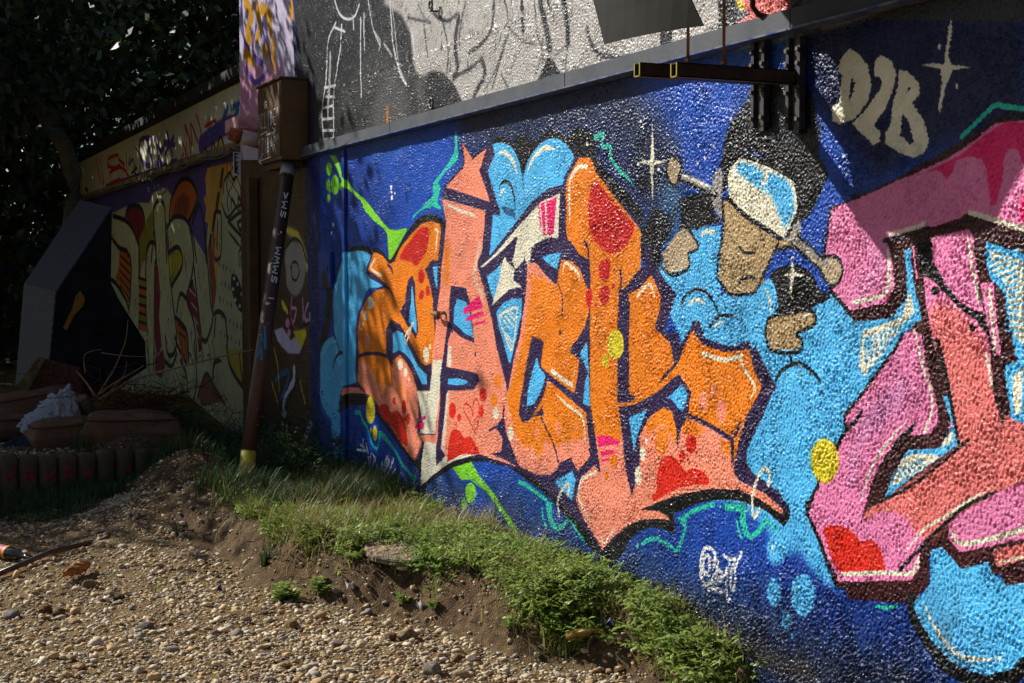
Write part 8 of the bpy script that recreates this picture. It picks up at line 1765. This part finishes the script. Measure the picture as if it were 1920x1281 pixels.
for c in [((-12.029, -1.682, 0.355), (0.42, 0.55, 0.24), 0.1, 0.05, 'brown cushion nearest the camera with a folded open end', 1, 0), ((-11.854, -1.171, 0.38), (0.45, 0.8, 0.28), -0.05, -0.02, 'wide brown cushion beside the folded one, under the dead brush', 2, 0), ((-12.875, -1.836, 0.49), (0.5, 0.85, 0.3), 0.15, 0.12, 'brown cushion at the back left behind the plastic bag', 3, -0.1), ((-12.628, -2.034, 0.376), (0.4, 0.5, 0.2), 0.2, 0.0, 'flat brown cushion at the far left under the rags', 4, 0), ((-12.026, -0.703, 0.353), (0.4, 0.5, 0.14), 0.1, -0.05, 'small brown cushion at the right end of the row', 5, 0)]: cushion(*c)
# overturned armchair: woven outer band, black lining
mWov=bpy.data.materials.new('blue black weave'); mWov.use_nodes=True; n=mWov.node_tree; bs=n.nodes['Principled BSDF']; bs.inputs['Roughness'].default_value=.7
tcn=n.nodes.new('ShaderNodeTexCoord'); ck=n.nodes.new('ShaderNodeTexChecker'); ck.inputs['Scale'].default_value=26; ck.inputs[1].default_value=(.035,.045,.08,1); ck.inputs[2].default_value=(.012,.015,.028,1); n.links.new(tcn.outputs['Object'],ck.inputs[0]); n.links.new(ck.outputs[0],bs.inputs[0]); bp=n.nodes.new('ShaderNodeBump'); bp.inputs['Distance'].default_value=.01; n.links.new(ck.outputs[1],bp.inputs['Height']); n.links.new(bp.outputs[0],bs.inputs['Normal'])
mLin=mat('black lining',(.006,.006,.007),.9,.1,noise=(4,(.012,.012,.013),1),bump=(6,.03)); mFoam=mat('torn foam',srgb((120,84,40)),.95,.1,bump=(30,.02))
ch=empty('overturned_armchair',(0,0,0),'dark woven armchair tipped on its end with its black lining torn open','armchair')
def quads(name,V,F,m,parent,th=0,**k):
    me=bpy.data.meshes.new(name); me.from_pydata(V,[],F); o=link(name,me,m,parent,**k); return o
AC={'near': [(-13.289, -1.076, 2.255), (-13.463, -1.554, 1.493), (-13.452, -1.649, 0.542), (-13.25, -1.199, 0.542), (-13.093, -0.82, 0.807), (-13.11, -0.828, 1.049), (-13.227, -1.04, 1.435), (-13.262, -1.099, 1.579)], 'far': [(-14.244, -1.229, 2.371), (-14.428, -1.737, 1.562), (-14.417, -1.837, 0.552), (-14.202, -1.36, 0.552), (-14.035, -0.957, 0.834), (-14.054, -0.966, 1.09), (-14.178, -1.191, 1.5), (-14.215, -1.253, 1.654)], 'foam': [(-13.353, -1.358, 1.507), (-13.33, -1.316, 1.435), (-13.336, -1.339, 1.363), (-13.363, -1.407, 1.29), (-13.386, -1.476, 1.146), (-13.401, -1.506, 1.17), (-13.375, -1.428, 1.339), (-13.367, -1.394, 1.459)], 'foamb': []}
nP=len(AC['near'])
V=AC['near']+AC['far']; F=[(i,(i+1)%nP,nP+(i+1)%nP,nP+i) for i in range(nP)]
bandF=[F[0],F[1],F[nP-1]] ; 
quads('woven_band',V,[F[i] for i in (0,1)],mWov,ch)
quads('lining',V,[tuple(range(nP-1,-1,-1)),tuple(range(nP,2*nP))]+[F[i] for i in range(2,nP)],mLin,ch)
for e in ((0,1,2),): tube('edge_piping',[V[i] for i in e],.012,mWov,ch,8)
quads('torn_foam',AC['foam']+AC['foamb'],[tuple(range(len(AC['foam'])))],mFoam,ch)
# cardboard / seat back leaning
mKh=mat('khaki cloth',srgb((110,100,66)),.95,.1,noise=(5,srgb((70,60,44)),1),bump=(14,.03)); mBask=mat('brown slats',srgb((90,46,28)),.8,noise=(40,srgb((30,20,14)),1))
def slab(name,P,th,m,label,cat):
    P=[Vector(p) for p in P]; n_=(P[1]-P[0]).cross(P[2]-P[0]).normalized()*th; k=len(P); V=[tuple(p) for p in P]+[tuple(p+n_) for p in P]
    F=[tuple(range(k)),tuple(range(2*k-1,k-1,-1))]+[(i,k+i,k+(i+1)%k,(i+1)%k) for i in range(k)]
    me=bpy.data.meshes.new(name); me.from_pydata(V,[],F); o=link(name,me,m,None,label=label,cat=cat); b=o.modifiers.new('b','BEVEL'); b.width=min(.02,th*.3); b.segments=3; return o
for s_ in [('seat_back', [(-12.981, -2.066, 0.527), (-12.857, -1.743, 0.932), (-12.721, -1.451, 0.849), (-12.673, -1.396, 0.435)], 0.06, 'bk', 'brown slatted seat back leaning under the armchair', 'seat back'), ('khaki_cloth', [(-12.83, -2.1, 0.496), (-12.803, -2.023, 0.641), (-12.716, -1.792, 0.959), (-12.691, -1.738, 0.941), (-12.742, -1.89, 0.623), (-12.784, -1.996, 0.518)], 0.03, 'kh', 'rumpled khaki cloth draped over the seat back', 'cloth'), ('blue_rag', [(-12.126, -2.162, 0.182), (-12.131, -2.16, 0.28), (-12.081, -2.04, 0.354), (-12.009, -1.884, 0.345), (-12.018, -1.918, 0.216), (-12.09, -2.084, 0.164)], 0.08, 'bl', 'slate blue rag at the left end of the log edging', 'rag'), ('grey_rag', [(-12.147, -2.077, 0.261), (-12.107, -1.976, 0.361), (-12.047, -1.847, 0.339), (-12.053, -1.873, 0.231)], 0.05, 'gr', 'grey-green cloth between the blue rag and the front cushion', 'rag')]: slab(s_[0],s_[1],s_[2],{'kh':mKh,'bk':mBask,'bl':mat('slate rag',srgb((48,58,76)),.9,noise=(6,srgb((30,34,46)),1),bump=(8,.05)),'gr':mat('grey cloth',srgb((70,74,72)),.9,noise=(4,srgb((40,44,42)),1),bump=(10,.04))}[s_[3]],*s_[4:])
# plastic bag: crumpled heap
mBag=mat('white plastic bag',(.62,.64,.70),.3,.5,noise=(7,(.5,.53,.6),1),bump=(16,.02),trans=.25)
bm=bmesh.new(); bmesh.ops.create_icosphere(bm,subdivisions=6,radius=1); bagl=(-12.203, -1.685, 0.5)
for v in bm.verts:
    c=v.co.copy(); t=(c.z+1)/2
    n1=abs(float(vnoise(c.x*2.1+c.z*3,c.y*2.3+c.z,91,1.3)))*1.0+abs(float(vnoise(c.x*5-c.z*6,c.y*5+c.z*4,92,1.1)))*.5+abs(float(vnoise(c.x*11+c.y*9,c.z*12,93,1.)))*.22
    k=.72+n1; prof=1.0-.58*t**1.3
    v.co=Vector((c.x*prof*k,(c.y*prof*k*1.05)+(1-t)**1.6*-.75+.25*t*t,c.z*(.62+.5*k*t)+.12*math.sin(c.y*4+c.x*3)))
bg_=bmo('plastic_bag',bm,mBag,None,True,loc=bagl,label='crumpled white plastic bag on the brown cushions',cat='plastic bag'); bg_.scale=(.14,.21,.20)
# log and dry branches
mTwig=mat('dry twig',srgb((140,112,84)),.9,.15,island=.4); mTwigD=mat('dead brush',srgb((86,54,34)),.95,.1,island=.4); mCut=mat('cut wood',srgb((150,120,80)),.9,noise=(30,srgb((100,70,40)),1))
for (pts_,r0,lab) in [([(-12.436, -1.338, 0.591), (-12.323, -1.066, 0.763), (-12.078, -0.753, 0.87), (-11.898, -0.341, 0.982), (-11.718, -0.181, 1.028)], 0.014, 'longest dry branch reaching right towards the leaning pipe'), ([(-12.557, -1.366, 0.559), (-12.518, -1.258, 0.742), (-12.495, -1.193, 0.856), (-12.468, -1.105, 1.084), (-12.467, -1.081, 1.266)], 0.009, 'thin dry branch standing almost upright in the heap'), ([(-12.344, -1.373, 0.623), (-12.387, -1.452, 0.757), (-12.422, -1.52, 0.843)], 0.013, 'short thick broken stick above the plastic bag'), ([(-12.471, -1.422, 0.546), (-12.413, -1.274, 0.691), (-12.317, -1.044, 0.84), (-12.291, -0.981, 0.885)], 0.01, 'slanting dry branch between the upright and the longest one'), ([(-12.597, -1.423, 0.81), (-12.606, -1.424, 0.97), (-12.55, -1.294, 1.015)], 0.006, 'thin hooked twig bending to the right at its top'), ([(-12.651, -1.28, 0.978), (-12.555, -1.071, 0.95), (-12.479, -0.903, 0.945)], 0.005, 'thin horizontal twig in front of the black lining'), ([(-12.339, -1.375, 0.511), (-12.291, -1.249, 0.69), (-12.256, -1.156, 0.811), (-12.25, -1.129, 0.923)], 0.006, 'forked thin twig in the middle of the heap'), ([(-12.408, -0.783, 0.642), (-12.335, -0.614, 0.711), (-12.295, -0.521, 0.748)], 0.007, 'dark twig lying against the painted far wall'), ([(-12.145, -0.474, 0.399), (-12.112, -0.389, 0.491), (-12.087, -0.325, 0.559)], 0.005, 'short twig near the right end of the cushions')]:
    P=curve(pts_,5); tube('branch',P,[r0*(1-.75*i/len(P)) for i in range(len(P))],mTwig,None,7,label=lab,cat='branch')
lg=empty('cut_log',(0,0,0),'short dark cut log leaning in the pile behind the plastic bag','log'); P=[(-12.189, -1.515, 0.636), (-12.317, -1.345, 0.376)]
tube('log_bark',P,.055,mBark,lg,12); d_=(Vector(P[0])-Vector(P[1])).normalized(); tube('cut_face',[Vector(P[0]),Vector(P[0])+d_*.004],.05,mCut,lg,12)
r_=random.Random(9); lst=[]
for i in range(420):
    c=(-12.4, -1.036, 0.422); x=c[0]+r_.gauss(0,.32); y=c[1]+r_.gauss(0,.30); z=c[2]+abs(r_.gauss(0,.15)); a=r_.uniform(0,6.28); L_=r_.uniform(.08,.35); p0=Vector((x,y,z)); dv=Vector((math.cos(a),math.sin(a),r_.uniform(-.5,.6)))*L_
    lst.append(([p0,p0+dv*.5+Vector((r_.gauss(0,.03),r_.gauss(0,.03),r_.gauss(0,.03))),p0+dv],[.0035,.0028,.0015]))
for i in range(160):
    c=(-12.236, -0.882, 0.704); x=c[0]+r_.gauss(0,.10); y=c[1]+r_.gauss(0,.10); z=c[2]-r_.uniform(0,.5); p0=Vector((x,y,z)); lst.append(([p0,p0+Vector((r_.gauss(0,.06),r_.gauss(0,.06),-.08)),p0+Vector((r_.gauss(0,.1),r_.gauss(0,.1),-.16))],[.003,.0025,.0012]))
tubes('brush_pile',lst,mTwigD,None,4,kind='stuff',label='heap of thin dead brown brush in front of the far wall',cat='brushwood')
# hose, cable, rod, bottle, husk, slab, wood slices, scraps
mCab=mat('black cable',(.02,.024,.03),.35,.5)
tube('cable',curve([(-11.509, -1.995, 0.313), (-11.414, -2.04, 0.22), (-11.228, -2.006, 0.112), (-10.897, -1.891, 0.031), (-10.193, -1.793, 0.015), (-9.829, -1.72, -0.006), (-9.399, -1.745, -0.038), (-9.147, -1.802, -0.084)],7),.011,mCab,None,8,label='long dark cable curving down from the cushions onto the gravel mound',cat='cable')
rd=empty('flat_rod',(0,0,0),'dark rod lying across the gravel by the bottle, reddish underneath','rod'); P=[Vector(p) for p in [(-8.115, -2.538, 0.035), (-8.664, -2.159, 0.046), (-9.022, -1.866, 0.02)]]
tube('rod_bar',P,.013,mCab,rd,6); tube('red_seal',[p+Vector((.006,0,-.012)) for p in P],.006,mat('rusty red edge',srgb((130,56,38)),.7),rd,5)
bt=empty('bottle',(0,0,0),'dark glass bottle with a colourful label lying on the gravel at the left edge','bottle')
def lathe(name,prof,org,dr,m,parent,seg=24):
    dr=Vector(dr).normalized(); a_=dr.cross(Vector((0,0,1))).normalized(); b_=dr.cross(a_); V=[];F=[]
    for (t,r0) in prof:
        for k in range(seg):
            g_=2*math.pi*k/seg; V.append(tuple(Vector(org)+dr*t+(a_*math.cos(g_)+b_*math.sin(g_))*r0))
    for i in range(len(prof)-1):
        for k in range(seg): F.append((i*seg+k,i*seg+(k+1)%seg,(i+1)*seg+(k+1)%seg,(i+1)*seg+k))
    me=bpy.data.meshes.new(name); me.from_pydata(V,[],F)
    for p in me.polygons: p.use_smooth=True
    return link(name,me,m,parent)
B0,BD=((-8.81, -2.452, 0.052), (0.856, 0.516, -0.027))
mGl=mat('dark bottle glass',(.012,.01,.008),.06,.6)
lathe('glass',[(0,0),(0,.036),(.01,.039),(.16,.039),(.2,.032),(.24,.018),(.27,.0145),(.315,.0145),(.318,.016),(.33,.016),(.331,0)],B0,BD,mGl,bt)
for k,(t0,t1,c) in enumerate(((.035,.075,(120,96,130)),(.075,.1,(190,40,80)),(.1,.125,(214,150,50)))):
    lathe('label_band',[(t0+.0003,.0394),(t1-.0003,.0394)],B0,BD,mat('bottle label %d'%k,srgb(c),.6),bt)
hk=[(-7.889, -2.183, 0.04), (-8.204, -1.995, 0.032)]; V=[];F=[]
for i in range(15):
    t=i/14; c=Vector(hk[0]).lerp(Vector(hk[1]),t)+Vector((0,0,.035*math.sin(t*3.1)+.02)); wv=.035*math.sin(t*3.14)+.004
    for k in range(7):
        g_=math.pi*(k/6-.5)*1.5; V.append((c.x+math.sin(g_)*wv*.5,c.y+math.sin(g_)*wv,c.z-(1-math.cos(g_))*wv*.9+.006*math.sin(i*2.+k*3)))
for i in range(14):
    for k in range(6): F.append((i*7+k,i*7+k+1,(i+1)*7+k+1,(i+1)*7+k))
me=bpy.data.meshes.new('dry_husk'); me.from_pydata(V,[],F); o=link('dry_husk',me,mat('dry husk',srgb((170,120,62)),.85,noise=(20,srgb((110,72,36)),1),bump=(60,.006)),None,label='curled dry brown husk on the gravel right of the bottle',cat='husk'); sm=o.modifiers.new('s','SOLIDIFY'); sm.thickness=.004
# flat stone slab in the grass
bm=bmesh.new(); bmesh.ops.create_circle(bm,cap_ends=True,segments=11,radius=1)
rr_=random.Random(4)
for v in bm.verts: v.co*=rr_.uniform(.82,1.1)
r=bmesh.ops.extrude_face_region(bm,geom=bm.faces[:]); bmesh.ops.translate(bm,verts=[v for v in r['geom'] if isinstance(v,bmesh.types.BMVert)],vec=(0,0,.35)); bmesh.ops.recalc_face_normals(bm,faces=bm.faces)
o=bmo('stone_slab',bm,mat('flat stone',srgb((176,156,120)),.9,.15,noise=(2,srgb((130,120,104)),1),bump=(5,.12)),None,bevel=.05,loc=(SLAB[0],SLAB[1],float(hz(*SLAB))+.015),label='flat pale stone slab lying in the grass of the bank',cat='stone'); o.scale=(.24,.15,.09); o.rotation_euler=(.06,.10,.2)
ws=empty('wood_slices',(0,0,0),'three thin curved wood pieces stacked on the gravel below the weeds','wood'); c=Vector((-5.464, -0.296, 0.136)); c.z=float(hz(c.x,c.y))+.02
mW=mat('pale wood',srgb((214,180,120)),.8,noise=(40,srgb((176,130,76)),1)); mWd=mat('wood edge',srgb((96,60,34)),.9)
for i in range(3):
    V=[]; N=12
    for s in (0,1):
        for k in range(N): a_=2*math.pi*k/N; V.append((c.x+i*.022+math.cos(a_)*.045,c.y-i*.008+math.sin(a_)*.085,c.z+i*.004+s*.006+math.cos(a_)*.030-i*.003))
    me=bpy.data.meshes.new('slice'); me.from_pydata(V,[],[tuple(range(N-1,-1,-1)),tuple(range(N,2*N))]+[(k,(k+1)%N,N+(k+1)%N,N+k) for k in range(N)]); link('slice',me,mW if i else mW,ws)
for (x,y,s,col,lab,nm) in [(-5.358, -0.214, 0.06, (150, 150, 190), 'crumpled bluish wrapper among the weeds', 'wrapper'), (-6.441, -0.677, 0.04, (235, 235, 235), 'small torn white paper on the bare earth', 'paper'), (-6.854, -0.905, 0.05, (225, 225, 225), 'thin white scrap standing on the bare earth', 'paper'), (-8.227, -1.386, 0.04, (150, 165, 190), 'silvery foil bit on the shaded gravel', 'foil'), (-7.379, -1.453, 0.03, (40, 50, 120), 'tiny dark blue cap at the edge of the shade', 'cap'), (-10.455, -1.685, 0.04, (150, 60, 50), 'little red scrap on the gravel mound', 'scrap'), (-7.236, -0.576, 0.05, (190, 170, 120), 'dry curled leaf beside the flat stone', 'leaf')]:
    z=float(hz(x,y)); V=[];N=4
    for j in range(N):
        for i in range(N): V.append((x+(i/3-.5)*s,y+(j/3-.5)*s*.7,z+.03+.018*math.sin(i*2.1+j*1.7+x*9)))
    me=bpy.data.meshes.new(nm); me.from_pydata(V,[],[(j*N+i,j*N+i+1,(j+1)*N+i+1,(j+1)*N+i) for j in range(3) for i in range(3)]); o=link(nm,me,mat('scrap',srgb(col),.7),None,label=lab,cat='litter'); sm=o.modifiers.new('s','SOLIDIFY'); sm.thickness=.0015
